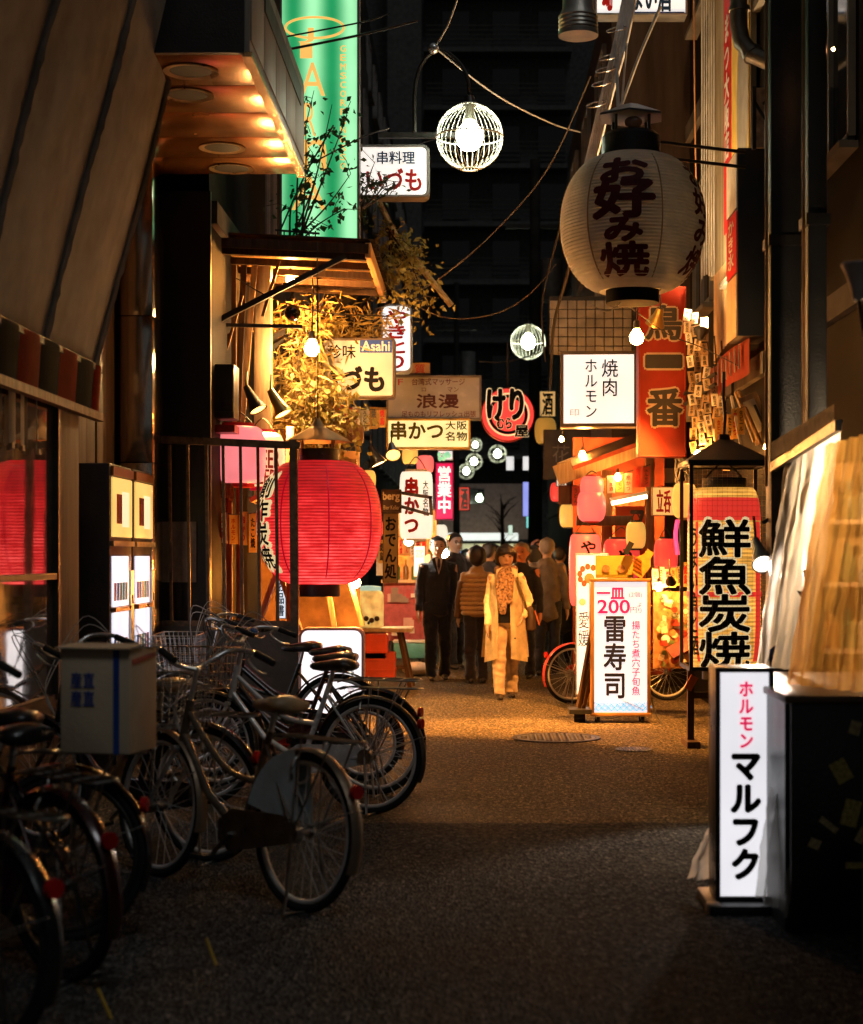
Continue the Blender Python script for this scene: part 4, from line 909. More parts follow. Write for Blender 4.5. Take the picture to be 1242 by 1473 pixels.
ob('back_panel', bx(W(590, 800, 23.4), (0.75, 0.05, 1.3)), pm('shop_panel', (0.5, 0.34, 0.2), .6, var=.5, scale=9), t)
ob('lit_menu', bx(W(608, 800, 23.2), (0.22, 0.05, 0.36)), em('lit_menu_face', (1.0, 0.85, 0.5), 0.7, var=.3), t)
ob('orange_poster', bx(W(577, 805, 23.1), (0.16, 0.03, 0.5)), pm('orange_poster', (0.65, 0.3, 0.12), .5, var=.5, scale=18), t)
ob('white_poster', bx(W(548, 812, 22.6), (0.12, 0.03, 0.3)), WHITEPAPER, t)
for k in range(4): ob('bottle', lathe(NB(), [(0.03, 0), (0.035, 0.02), (0.035, 0.16), (0.012, 0.2), (0.012, 0.26)], 10, tuple(W(560+k*12, 834, 21.9))), pm('bottle_%d' % (k % 2), [(0.2, 0.1, 0.03), (0.05, 0.12, 0.04)][k % 2], .15), t)
bulb('small_bulb', 'small white bulb at the lower left of the white skewer lantern', W(588, 779, 20.2), 0.05, WHITEL, 45, cord=0.2)
bulb('small_bulb', 'small greenish white bulb behind the suited man', W(640, 797, 24), 0.06, (0.6, 1.0, 0.85), 30, cord=0.2)
t = signbox('light_sign', 'lit shop menu panel at the left of the suited man', 'sign', (595, 785, 612, 830), 21.2, .06, em('menu_light', (1.0, 0.9, 0.6), 0.8, var=.3, scale=10), WOOD, 1, [('営', (598, 790, 609, 802), INK, {})])
# roadside goods at the counter foot
t = T('cool_box', 'turquoise cool box on the ground under the menu board', 'box', W(595, 935, 21.6)); ob('box', bx((0, 0, 0), (0.5, 0.3, 0.2), bev=.02), pm('turquoise', (0.1, 0.35, 0.3), .4), t); ob('lid', bx((0, 0, .115), (0.52, 0.32, 0.03), bev=.008), pm('offwhite_plastic', (0.6, 0.58, 0.52), .4), t)
t = T('sack', 'pale cloth sack lying on the ground beside the table legs', 'sack', (W(600, 960, 20.9).x, 20.9, 0)); ob('body', sph(NB(), (0, 0, 0.09), 0.16, 14, 10, (1.2, .9, .55)), pm('sack_cloth', (0.5, 0.4, 0.3), .8, bump=.6), t); ob('neck', cyl(NB(), (0.16, 0, .1), (0.25, 0, .14), .04, .06), MC['sack_cloth'], t)

# ================================================================== BICYCLES
def bicycle(label, axle, rz, frame=(0.03, 0.03, 0.035), R=0.335, saddle='black', basket=True, rack=True, guard=True, skirt=None, lean=0.06, bars='city', chrome_bars=True, grip=(0.03, 0.03, 0.03), rust=False, light=False, scale=1.0, bell=None, rim=None):
    "local: rear axle over the origin, +x forward"
    t = T('bicycle', label, 'bicycle', (axle[0], axle[1], 0), rz, 'bicycles parked along the left wall')
    t.rotation_euler = (lean, 0, rz); t.scale = (scale,)*3
    key = 'bike_%g_%g_%g' % frame
    FM = pm(key, frame, 0.25, 0.2, var=0.3, scale=15, bump=0.03, coat=0.6)
    WB = 1.09
    for ax in (0, WB):
        w = bpy.data.objects.new('wheel', None); COL.objects.link(w); w.parent = t; w.location = (ax, 0, R)
        def ring(r, tr, n=56, m=8):
            b = NB(); tube(b, [(r*math.cos(a), 0, r*math.sin(a)) for a in [2*PI*k/n for k in range(n)]], tr, m, closed=True); return b
        ob('tyre', ring(R-0.017, 0.019), RUBBER, w, smooth=80)
        rimb = NB(); n = 56
        for a0 in range(n):
            pass
        tube(rimb, [((R-0.042)*math.cos(a), 0, (R-0.042)*math.sin(a)) for a in [2*PI*k/n for k in range(n)]], 0.0135, 6, closed=True)
        ob('rim', rimb, rim or RIM, w, smooth=80)
        sp = NB(); rq = random.Random(3)
        for k in range(28):
            a = 2*PI*k/28; a2 = a+(0.9 if k % 2 else -0.9); sd = 0.03 if (k//2) % 2 else -0.03
            tube(sp, [(0.024*math.cos(a2), sd, 0.024*math.sin(a2)), ((R-0.05)*math.cos(a), 0, (R-0.05)*math.sin(a))], 0.0016, 3)
        ob('spokes', sp, rim or RIM, w, smooth=0)
        hb = NB(); cyl(hb, (0, -0.05, 0), (0, 0.05, 0), 0.018, n=12); cyl(hb, (0, -0.032, 0), (0, -0.028, 0), 0.03); cyl(hb, (0, 0.028, 0), (0, 0.032, 0), 0.03)
        if ax == 0: cyl(hb, (0, 0.04, 0), (0, 0.075, 0), 0.045, n=16)
        ob('hub', hb, STEEL, w)
    BB = Vector((0.44, 0, 0.28)); HT = Vector((0.885, 0, 0.84)); HB = Vector((0.935, 0, 0.63)); ST = Vector((0.27, 0, 0.74))
    fr = NB()
    tube(fr, [BB, ST], 0.0165, 8)
    tube(fr, [BB, Vector((0.7, 0, 0.42)), HB+Vector((-0.01, 0, 0.05))], 0.019, 8)
    tube(fr, catm([BB.lerp(ST, 0.5), Vector((0.6, 0, 0.56)), HT+Vector((0.01, 0, -0.06))]), 0.0155, 8)
    tube(fr, [HB, HT], 0.021, 8)
    for sy in (-1, 1):
        tube(fr, [BB+Vector((0, sy*0.03, 0)), Vector((0, sy*0.06, R))], 0.01, 6)
        tube(fr, [ST+Vector((0.01, sy*0.015, -0.06)), Vector((0, sy*0.06, R))], 0.008, 6)
    ob('frame', fr, FM, t, smooth=60)
    fk = NB()
    for sy in (-1, 1): tube(fk, catm([HB+Vector((0, sy*0.03, -0.02)), Vector((0.985, sy*0.055, 0.5)), Vector((WB-0.03, sy*0.055, R+0.06)), Vector((WB, sy*0.055, R))]), 0.0115, 6)
    cyl(fk, HB+Vector((0, -0.05, -0.02)), HB+Vector((0, 0.05, -0.02)), 0.016)
    ob('fork', fk, CHROME if rust else FM, t, smooth=60)
    # bars
    hbm = CHROME if chrome_bars else DARKMETAL
    h = NB(); tube(h, [HT, HT+Vector((-0.035, 0, 0.14))], 0.012, 8); top = HT+Vector((-0.03, 0, 0.14))
    if bars == 'city':
        for sy in (-1, 1): tube(h, catm([top, top+Vector((0.05, sy*0.08, 0.02)), top+Vector((0.03, sy*0.2, 0.09)), top+Vector((-0.08, sy*0.26, 0.09)), top+Vector((-0.2, sy*0.27, 0.05))]), 0.0115, 8)
        gp = [(top+Vector((-0.1, sy*0.263, 0.083)), top+Vector((-0.22, sy*0.272, 0.045))) for sy in (-1, 1)]
    else:
        for sy in (-1, 1): tube(h, catm([top, top+Vector((0.0, sy*0.12, 0.03)), top+Vector((-0.03, sy*0.3, 0.03))]), 0.0115, 8)
        gp = [(top+Vector((-0.02, sy*0.2, 0.03)), top+Vector((-0.035, sy*0.315, 0.03))) for sy in (-1, 1)]
    ob('handlebar', h, hbm, t, smooth=60)
    for a, b in gp:
        ob('grip', cyl(NB(), a, b, 0.017, 0.016), pm('grip_%g' % grip[2], grip, .6), t)
        o = NB(); d = (b-a); tube(o, catm([a-d*0.2, a+Vector((0.06, 0, -0.03)), a+d*0.5+Vector((0.05, 0, -0.06)), b+Vector((0.05, 0, -0.05))], 5), 0.005, 5); ob('brake_lever', o, CHROME, t, smooth=60)
    cb = NB()
    for k, (a, b) in enumerate(gp):
        for q in range(2): tube(cb, catm([a+Vector((0.02, 0, 0)), a+Vector((0.22, 0, 0.05+0.05*q)), HT+Vector((0.14, 0.02*(1 if k else -1), -0.02+0.03*q)), HB+Vector((0.02, 0, 0.05))], 6), 0.003, 4)
    ob('brake_cables', cb, PALECABLE if chrome_bars else CABLE, t, smooth=60)
    if bell: ob('bell', lathe(NB(), [(0.03, 0), (0.028, 0.015), (0.015, 0.028), (0.002, 0.03)], 14, tuple(top+Vector((0.0, -0.12, 0.06)))), pm('blue_bell', bell, .3, .3), t)
    # saddle
    sd = NB(); SP = ST+Vector((-0.03, 0, 0.12))
    rings = [(-0.13, 0.03, 0.02), (-0.12, 0.095, 0.03), (-0.06, 0.1, 0.045), (0.0, 0.07, 0.035), (0.08, 0.035, 0.03), (0.14, 0.022, 0.022), (0.16, 0.008, 0.01)]
    RR = []
    for x, w_, hh in rings: RR.append([sd.verts.new(SP+Vector((x, w_*math.cos(a), hh*math.sin(a)+(-0.01 if x > 0.05 else 0)))) for a in [2*PI*k/12 for k in range(12)]])
    for A, B_ in zip(RR, RR[1:]):
        for k in range(12): sd.faces.new((A[k], A[(k+1) % 12], B_[(k+1) % 12], B_[k]))
    sd.faces.new(RR[0]); sd.faces.new(RR[-1])
    so = ob('saddle', sd, {'black': pm('black_vinyl', (0.02, 0.018, 0.017), .3, coat=.3), 'brown': pm('brown_vinyl', (0.22, 0.12, 0.05), .4), 'tan': pm('tan_vinyl', (0.4, 0.27, 0.14), .4)}[saddle], t, smooth=80)
    for sy in (-1, 1):
        spr = NB(); tube(spr, [SP+Vector((-0.09+0.01*math.cos(k*1.3), sy*0.06+0.01*math.sin(k*1.3), -0.02-0.003*k)) for k in range(16)], 0.003, 4)
        ob('saddle_spring', spr, STEEL, so, smooth=0)
    ob('seat_post', cyl(NB(), ST, SP, 0.0125), CHROME, t)
    # mudguards
    for ax, a0, a1 in ((0, -0.3, 3.1), (WB, 0.55, 3.4)):
        mg = NB(); rg = R+0.022; n = 26
        vs = []
        for k in range(n+1):
            a = a0+(a1-a0)*k/n
            if ax == 0: ang = PI-a+0.1
            else: ang = a
            row = []
            for q in range(5):
                y = (q-2)/2*0.03; dr = -0.012*(abs(q-2)/2)**2
                row.append(mg.verts.new((ax+(rg+dr)*math.cos(ang), y, R+(rg+dr)*math.sin(ang))))
            vs.append(row)
        for A, B_ in zip(vs, vs[1:]):
            for q in range(4): mg.faces.new((A[q], A[q+1], B_[q+1], B_[q]))
        mo = ob('mudguard', mg, FM if guard is True else guard, t, smooth=80)
        stn = NB()
        ang = PI-0.35 if ax == 0 else 2.6
        for sy in (-1, 1): tube(stn, [(ax, sy*0.06, R), (ax+rg*math.cos(ang), sy*0.028, R+rg*math.sin(ang))], 0.0028, 4)
        ob('stay', stn, CHROME, mo, smooth=0)
    if True:
        o = NB(); cyl(o, (-R*0.93, 0, R+0.2), (-R*0.96-0.012, 0, R+0.2), 0.03, n=14); ob('reflector', o, pm('red_reflector', (0.5, 0.01, 0.01), .15), t)
    if rack:
        k_ = NB(); z = R+0.40
        for sy in (-1, 1):
            tube(k_, [(0.22, sy*0.03, z-0.02), (0.15, sy*0.06, z), (-0.3, sy*0.06, z), (-0.32, sy*0.03, z), (-0.32, 0, z)], 0.0055, 5)
            tube(k_, [(-0.22, sy*0.06, z), (-0.01, sy*0.075, R)], 0.005, 5); tube(k_, [(-0.02, sy*0.06, z), (0, sy*0.075, R)], 0.004, 5)
        for x in (-0.2, -0.08, 0.04, 0.15): tube(k_, [(x, -0.06, z), (x, 0.06, z)], 0.0045, 5)
        for y in (-0.02, 0.02): tube(k_, [(0.15, y, z), (-0.3, y, z)], 0.004, 4)
        ob('rear_rack', k_, STEEL, t, smooth=60)
    if basket:
        k_ = NB(); z0, z1 = 0.7, 0.95; x0 = 0.98
        def loop(z, e, r): 
            p = [(x0-e*0.3, -0.17-e, z), (x0+0.27+e, -0.17-e, z), (x0+0.27+e, 0.17+e, z), (x0-e*0.3, 0.17+e, z)]
            for i in range(4): tube(k_, [p[i], p[(i+1) % 4]], r, 4)
        for i in range(6): loop(z0+(z1-z0)*i/5, 0.035*i/5, 0.004 if i in (0, 5) else 0.0022)
        for i in range(10):
            f = i/9
            for y, e in ((-1, 0.035), (1, 0.035)): tube(k_, [(x0+0.27*f, y*0.17, z0), (x0+(0.27+0.03)*f, y*(0.17+e), z1)], 0.0022, 3)
            yy = -0.17+0.34*f; tube(k_, [(x0+0.27, yy, z0), (x0+0.305, yy*1.2, z1)], 0.0022, 3); tube(k_, [(x0, yy, z0), (x0-0.01, yy*1.2, z1)], 0.0022, 3)
            tube(k_, [(x0, yy, z0), (x0+0.27, yy, z0)], 0.0022, 3)
        ob('basket', k_, STEEL, t, smooth=0)
        o = NB(); tube(o, [(WB, 0.06, R), (x0+0.1, 0.06, z0)], 0.004, 4); tube(o, [(WB, -0.06, R), (x0+0.1, -0.06, z0)], 0.004, 4); ob('basket_stays', o, STEEL, t, smooth=0)
    # drive
    cr = NB(); cyl(cr, BB+Vector((0, -0.06, 0)), BB+Vector((0, 0.06, 0)), 0.018); cyl(cr, BB+Vector((0, 0.045, 0)), BB+Vector((0, 0.05, 0)), 0.085, n=28)
    bar(cr, BB+Vector((0, 0.065, 0)), BB+Vector((0.12, 0.07, -0.11)), 0.02, 0.012); bar(cr, BB+Vector((0, -0.065, 0)), BB+Vector((-0.12, -0.07, 0.11)), 0.02, 0.012)
    ob('crankset', cr, STEEL, t)
    for q, y in ((Vector((0.12, 0.12, -0.11)), 1), (Vector((-0.12, -0.12, 0.11)), -1)): ob('pedal', bx(BB+q, (0.08, 0.085, 0.022), bev=.004), RUBBER, t)
    cc = NB(); prism(cc, [(0.53, 0.24), (0.54, 0.33), (0.44, 0.39), (0.1, 0.40), (-0.02, 0.38), (-0.04, 0.33), (0.0, 0.29), (0.35, 0.22)], 0.052, 0.06); ob('chain_guard', cc, FM if not skirt else STEEL, t)
    ks = NB()
    for sy in (-1, 1): tube(ks, [(0.0, sy*0.07, R), (-0.03, sy*0.1, 0.1), (-0.05, sy*0.13, 0.008)], 0.008, 5)
    tube(ks, [(-0.05, -0.13, 0.008), (-0.05, 0.13, 0.008)], 0.008, 5); ob('kickstand', ks, STEEL, t, smooth=60)
    if skirt:
        for sy in (-1, 1):
            s_ = NB(); n = 18; c0 = s_.verts.new((0.0, sy*0.045, R+0.02)); ra = [s_.verts.new((0.02+(R+0.01)*math.cos(a), sy*0.04, R+(R+0.01)*math.sin(a))) for a in [0.25+(1.25)*k/n for k in range(n+1)]]
            for a, b in zip(ra, ra[1:]): s_.faces.new((c0, a, b))
            ob('skirt_guard', s_, pm('skirt_%g' % skirt[2], skirt, .25, coat=.5), t, smooth=0)
    lk = NB(); tube(lk, [(0.05+0.0*k, 0.05*math.cos(a), R+0.26+0.06*math.sin(a)) for k, a in enumerate([0.2+5.8*i/20 for i in range(21)])], 0.008, 6); ob('ring_lock', lk, STEEL, t, smooth=60)
    if light: ob('dynamo_lamp', lathe(NB(), [(0.01, -0.04), (0.035, -0.02), (0.04, 0.03), (0.001, 0.035)], 14, (1.05, 0.07, 0.6)), CHROME, t)
    return t
def axle(px, py_ground): Y = GY(py_ground); return ((px-VX)/F*Y, Y)
bicycle('silver city bicycle in sharp focus with its big rear wheel toward the lane', axle(530, 1171), PI-0.38, frame=(0.8, 0.79, 0.77), guard=BLACK, bell=(0.03, 0.15, 0.45), lean=0.05)
bicycle('black bicycle parked just behind the silver one, saddle against the glowing stand sign', (-0.62, 10.5), PI-0.3, frame=(0.02, 0.02, 0.025), R=0.33, basket=False, bars='flat', chrome_bars=False, lean=-0.05)
bicycle('small wheeled dark bicycle behind the two front bicycles', (-0.72, 11.15), PI-0.2, frame=(0.05, 0.01, 0.01), R=0.25, basket=False, bars='flat', chrome_bars=False, rack=False, lean=0.04)
bicycle('dark bicycle close to the railing at the back of the row', (-0.95, 11.8), PI-0.04, frame=(0.02, 0.03, 0.02), basket=True, lean=-0.03, rack=False)
bicycle('old bicycle with pale blue skirt guard on its rear wheel in the shade', axle(432, 1312), PI-0.8, frame=(0.12, 0.09, 0.06), skirt=(0.5, 0.6, 0.64), saddle='tan', guard=pm('bronze_guard', (0.28, 0.2, 0.13), .4, .5), lean=0.07, rust=True)
bicycle('dark city bicycle between the silver bicycle and the one with the blue guard', (-1.3, 8.2), PI-0.5, frame=(0.03, 0.02, 0.02), saddle='brown', lean=-0.06, basket=False)
bicycle('black bicycle in deep shade carrying the cardboard box on its rear rack', (-1.6, 6.5), PI-0.1, rim=DARKMETAL, chrome_bars=False, frame=(0.02, 0.02, 0.02), lean=0.05)  # dark rims and bars put the shade into the colour
bicycle('dark red bicycle in deep shade at the lower left', (-1.45, 5.9), PI-0.75, rim=BLACK, frame=(0.05, 0.008, 0.008), chrome_bars=False, lean=-0.05)  # rims blackened to imitate deep shade
bicycle('black bicycle nearest the camera in the lower left corner', (-1.5, 5.0), PI-0.6, rim=BLACK, frame=(0.02, 0.02, 0.02), chrome_bars=False, basket=True, lean=0.06)  # black rims and dark bars stand in for shade in this corner
# cardboard box in a basket
c = W(150, 1065, 6.5)
t = T('cardboard_box', 'white cardboard box with blue print and red ribbon standing on a bicycle rack', 'box', (c.x+0.02, 6.5, 0.745), -0.25)
CARD = pm('white_card', (0.72, 0.56, 0.38), .7, var=.15, bump=.1)
ob('carton', bx((0, 0, .2), (.29, .24, .4), bev=.004), CARD, t)
ob('flap', bx((0.0, -.08, .408), (.31, .13, .005), (0.08, 0, 0)), CARD, t); ob('flap', bx((0.0, .08, .41), (.31, .13, .005), (-0.05, 0, 0)), CARD, t)
BLUEP = pm('blue_print', (0.03, 0.08, 0.35), .6, bump=0)
ob('tape', bx((0.09, -.12, .2), (.025, .006, .4)), BLUEP, t)
for z in (.28, .21): letter(t, '産直', -.05, z, .1, .06, BLUEP, y=-.1235, bold=.012)
ob('ribbon', bx((0.147, 0, .36), (.004, .2, .02), (.1, 0, 0)), pm('red_ribbon', (0.4, 0.03, 0.04), .35), t); ob('edge_band', bx((-.1465, 0, .2), (.003, .2, .4)), MC['red_ribbon'], t)
# yellow reflective strips seen at the lowest left: pedals' reflector sticks
for k, (a, b, lab) in enumerate((((297, 1350, 5.7), (311, 1388, 5.7), 'short yellow marker rod by the dark bicycles, the upper one'), ((141, 1422, 5.4), (164, 1473, 5.4), 'short yellow marker rod by the dark bicycles, the lowest one'))):
    o = NB(); cyl(o, W(*a), W(*b), .005, n=6); ob('marker_rod', o, pm('yellow_rod', (0.8, 0.5, 0.05), .4), label=lab, cat='rod', group='marker rods')
# ================================================================== RIGHT SIDE
# --- near stall: counter, stickers, curtains, post, eave
t = T('stall_counter', 'black stall counter covered with paper stickers', 'counter', (1.85, 7.0, 0), world=True)
ob('front_panel', bx((1.86, 6.62, 0.46), (1.2, 0.05, 0.92), bev=.006), pm('black_counter', (0.02, 0.018, 0.017), .35, var=.4), t)
ob('side_panel', bx((1.27, 7.3, 0.46), (0.05, 1.3, 0.92)), MC['black_counter'], t)
ob('worktop', bx((1.86, 7.25, 0.935), (1.26, 1.36, 0.03), bev=.005), pm('brown_top', (0.16, 0.09, 0.04), .35), t)
def sticker(px, py, w, h, a, mt, tx=None):
    q = W(px, py, 6.62)
    o = ob('sticker', bx((q.x, 6.59, q.z), (w/S(6.62), .003, h/S(6.62)), (0, a, 0)), mt, t)
    return o
ST1 = pm('tan_sticker', (0.9, 0.68, 0.35), .6, var=.5, scale=70); ST2 = pm('yellow_sticker', (0.95, 0.66, 0.2), .6, var=.6, scale=80)
for a in ((1208, 1108, 24, 32, -.5), (1222, 1168, 24, 38, .25), (1190, 1185, 9, 30, -.9), (1238, 1200, 14, 24, .5), (1231, 1243, 34, 9, 0), (1170, 1212, 16, 14, .4), (1228, 1046, 16, 20, .3)): sticker(*a, ST1 if a[2] < 24 else ST2)
o = letter(t, '家', 0, 0, .1, .13, pm('chalk', (0.6, 0.5, 0.35), .8), name='chalk_lettering', bold=.01); q = W(1162, 1095, 6.58); o.location = Vector((q.x, 6.588, q.z))-Vector(t.location)
# vinyl curtains
VW = vinyl('white_vinyl', (0.93, 0.87, 0.8), .2, .8); VY_ = vinyl('amber_vinyl', (0.9, 0.5, 0.12), .32, .8)
def drape(tl, tr, bl, br, folds, amp, ph=0):
    tl, tr, bl, br = map(Vector, (tl, tr, bl, br))
    def f(u, v):
        p = (bl.lerp(br, u)).lerp(tl.lerp(tr, u), v)
        k = math.sin(u*folds*2*PI+ph+0.8*math.sin(v*3))*amp*(0.5+0.5*(1-v))+math.sin(u*folds*5.3+v*4)*amp*.3
        return p+Vector((k*.5, k, 0))+Vector((crumple(u+ph, v, .02), crumple(u*1.3+5+ph, v, .03), crumple(u*.7+9, v, .012)))
    return f
t = T('vinyl_curtain', 'milky white vinyl curtain glowing beside the fish lantern', 'curtain', (1.5, 8.2, 0.9), world=True)
ob('curtain_sheet', grid(NB(), 70, 60, drape(W(1132, 652, 9.2), W(1215, 606, 7.9), W(1088, 955, 9.0), W(1160, 970, 7.4), 6, .028)), VW, t, smooth=80)
ob('hem', tube(NB(), [drape(W(1132, 652, 9.2), W(1215, 606, 7.9), W(1088, 955, 9.0), W(1160, 970, 7.4), 6, .028)(u/30, 1) for u in range(31)], .012, 5), pm('curtain_hem', (0.3, 0.26, 0.2), .6), t)
o = bx(W(1163, 836, 8.0)+Vector((0, -.05, 0)), (.05, .006, .12), (0, -.2, 0)); ob('arrow_print', o, BLACK, t)
q = W(1157, 858, 7.95); o = prism(NB(), [(q.x-.045, q.z+.03), (q.x+.045, q.z+.012), (q.x-.008, q.z-.03)], 7.9, 7.905); ob('arrow_head', o, BLACK, t)
t = T('vinyl_curtain', 'amber coloured clear vinyl curtain gathered at the far right over the counter', 'curtain', (1.7, 7, 0.95), world=True)
ob('curtain_sheet', grid(NB(), 70, 60, drape(W(1190, 640, 7.4), W(1330, 600, 6.4), W(1122, 1012, 7.2), W(1300, 1010, 6.5), 9, .03, 1.0)), VY_, t, smooth=80)
ob('lower_sheet', grid(NB(), 16, 20, drape(W(1126, 1010, 7.0), W(1150, 1010, 6.72), W(1085, 1290, 6.9), W(1136, 1320, 6.6), 2, .02)), vinyl('clear_vinyl', (0.7, 0.68, 0.62), .45, .35), t, smooth=80)
o = grid(NB(), 10, 12, drape(W(1030, 1165, 7.35), W(1045, 1165, 7.3), W(988, 1262, 7.3), W(1032, 1270, 7.2), 2, .015)); ob('trailing_corner', o, VW, t, smooth=80)
t = T('timber_eave', 'weathered timber eave board above the milky curtain', 'eave', W(1150, 630, 8.4), world=True)
o = grid(NB(), 12, 1, lambda u, v: W(1110, 662, 9.3).lerp(W(1200, 612, 7.8), u)+Vector((0, 0, .1*v)), .04); ob('eave_board', o, pm('weathered_board', (0.3, 0.21, 0.12), .6, var=.5, scale=8, bump=.4), t)
o = NB(); bar(o, W(1112, 672, 9.5), W(1206, 612, 7.6), .03, .05); ob('batten', o, STEEL, t)
bulb('stall_bulb', 'bulb glowing inside the stall behind the amber curtain', (2.15, 8.2, 1.85), .05, (1.0, 0.7, 0.4), 60, cord=.5)
t = T('stall_interior', 'amber lit shelves inside the stall behind the vinyl curtains', 'shelves', (2.1, 8.9, 0), world=True)
ob('back_board', bx((2.22, 9.0, 1.15), (.72, .04, 1.7)), pm('stall_back', (.6, .36, .14), .6, var=.4, scale=5), t)
for z in (1.0, 1.35, 1.68):
    sh_ = ob('shelf', bx((2.2, 8.87, z), (.7, .24, .025)), PALEWOOD, t)
    for k in range(7): ob('jar', lathe(NB(), [(.04, 0), (.045, .02), (.045, .12), (.02, .15), (.02, .18 + .03*(k % 3))], 12, (1.9+.09*k, 8.85, z+.013)), pm('jar_%d' % (k % 4), [(.4, .2, .05), (.1, .15, .06), (.6, .5, .35), (.35, .05, .03)][k % 4], .25), sh_)
# blue cloth
ob('blue_cloth', grid(NB(), 10, 8, lambda u, v: W(1108+30*u, 960-22*v-10*math.sin(u*3), 8.4)+Vector((0, .05*math.sin(u*9+v*3), .02*math.sin(v*7+u*5))), .01), pm('blue_cloth', (0.02, 0.06, 0.3), .7, var=.5, scale=30), smooth=70, label='crumpled blue striped cloth behind the white lit stand sign', cat='cloth')
# gooseneck lamp with grey cone shade
t = floodlamp('cone_lamp', 'grey cone shaded work lamp beside the milky curtain', W(1098, 812, 9.6), W(1135, 930, 9.0), (1.0, 0.8, 0.62), 120, .065, .24, pm('grey_enamel', (0.2, 0.2, 0.19), .35, .4), angle=95, face=5)
ob('arm_bracket', tube(NB(), [(0, 0, .24), (.05, .03, .27), (.14, .05, .22)], .012, 6), DARKMETAL, t)
# MARUFUKU stand sign
Ym = 7.06; s = S(Ym)
t = signbox('stand_sign', 'tall white lit stand sign with pink and black katakana in a black frame', 'sign', (1029, 960, 1113, 1296), Ym, .2, em('cool_white_face', (0.97, 0.95, 1.0), .84, var=.1, scale=2), pm('black_frame', (0.02, 0.02, 0.025), .3), 7,
            [('ホルモン', (1064, 981, 1083, 1075), PINKINK, dict(vertical=True, bold=.045)), ('マルフク', (1053, 1086, 1093, 1263), INK, dict(vertical=True, bold=.06))])
ob('base', bx((0.0, .1, -.03), (.32, .42, .06), bev=.01), BLACK, t); ob('foot', bx((-.14, -.06, -.02), (.06, .08, .05), bev=.01), pm('worn_foot', (.35, .25, .18), .5), t)
# right dark posts
for px, wd, y, lab in ((1128, .18, 9.6, 'black square steel post rising behind the milky curtain'), (1172, .1, 9.0, 'thin dark drainpipe post at the far right')):
    q = W(px, 600, y); t = T('steel_post', lab, 'post', (q.x, q.y, 0)); ob('shaft', bx((0, 0, 3.2), (wd, .18, 6.4), bev=.012), BLACK, t); ob('collar', bx((0, 0, 3.3), (wd+.03, .21, .06)), DARKMETAL, t); ob('foot_plate', bx((0, 0, .01), (wd+.08, .28, .02)), DARKMETAL, t)
    ob('conduit', cyl(NB(), (-wd/2-.02, -.05, 1.9), (-wd/2-.02, -.05, 5.5), .009), pm('copper_conduit', (.35, .2, .1), .35, .8), t)
# pale lamp shade at the edge
q = W(1236, 402, 5.6); t = T('pale_shade', 'out of focus pale pink shade at the right edge', 'lamp', q); ob('shade', lathe(NB(), [(.02, -.07), (.028, -.03), (.045, .02), (.06, .05), (.055, .055), (.02, -.02)], 20), pm('pale_enamel', (.75, .6, .52), .5), t); ob('stem', cyl(NB(), (0, 0, -.07), (.02, 0, -.2), .008), DARKMETAL, t)
bulb('far_bulb', 'tiny red orange indicator light high on the dark right wall', W(1199, 71, 9.0), .008, (1, .4, .15), .4, cord=0)
# drainpipe elbow
t = T('drain_pipe', 'galvanised drainpipe with an elbow high on the right wall', 'pipe', W(1080, 60, 13.2), world=True)
ob('pipe', tube(NB(), [W(1063, -60, 13.2), W(1063, 40, 13.2), W(1067, 60, 13.2), W(1082, 78, 13.1), W(1120, 95, 13.0)], .07, 12), pm('galvanised', (.3, .26, .22), .4, .7), t, smooth=40)
for a, b in ((W(1064, 10, 13.2), W(1064, 16, 13.2)), (W(1080, 75, 13.12), W(1084, 80, 13.1))): ob('joint_collar', cyl(NB(), a, b, .085, n=16), MC['galvanised'], t)
# pale vertical notice top right
signbox('wall_notice', 'pale vertical notice high on the black right wall', 'sign', (1165, -20, 1186, 46), 9.5, .03, pm('pale_board', (.16, .15, .13), .6), DARKMETAL, 1, [('HOON', (1170, -15, 1180, 40), BLACK, dict(vertical=True))])
# window with pale stuff behind (1085-1115, 130-215)
t = T('shop_window', 'small lit upper window beside the drainpipe', 'window', W(1100, 215, 13.35), world=True)
ob('glow_panel', bx(W(1100, 170, 13.38), (.2, .03, .48)), pm('peach_interior', (.55, .36, .25), .6, var=.6, scale=12), t)
for a, b in (((1085, 145), (1112, 190)), ((1098, 150), (1110, 135))): o = NB(); bar(o, W(*a, 13.33), W(*b, 13.33), .02); ob('brace', o, DARKMETAL, t)
ob('frame', bx(W(1085, 170, 13.34), (.03, .04, .5)), DARKMETAL, t)

# --- wall boards facing the lane on the right eatery
t = T('wall_banner', 'tall yellow and red advertising board on the right wall facing the lane', 'sign', (XR-.02, 15.1, 4.3), world=True)
ob('backing', bx((XR, 15.15, 6.4), (.05, 2.4, 4.4)), pm('yellowed_board', (.4, .34, .22), .6, var=.5, scale=6, stretch=(3, 3, .2)), t)
ob('yellow_field', bx((XR-.03, 14.45, 6.4), (.012, .92, 4.38)), pm('yellow_print', (.7, .5, .12), .5, var=.2), t)
ob('red_stripe', bx((XR-.034, 15.13, 6.5), (.012, .42, 4.1)), pm('red_print', (.6, .03, .03), .5, var=.2), t)
ov = lathe(NB(), [(.001, 0), (.3, 0)], 30, cap=False, sy=2.6); ov.transform(Matrix.Translation((XR-.038, 14.3, 5.4)) @ Matrix.Rotation(PI/2, 4, 'Z') @ Matrix.Rotation(PI/2, 4, 'X')); ob('grey_oval', ov, pm('grey_print', (.3, .29, .26), .5), t)
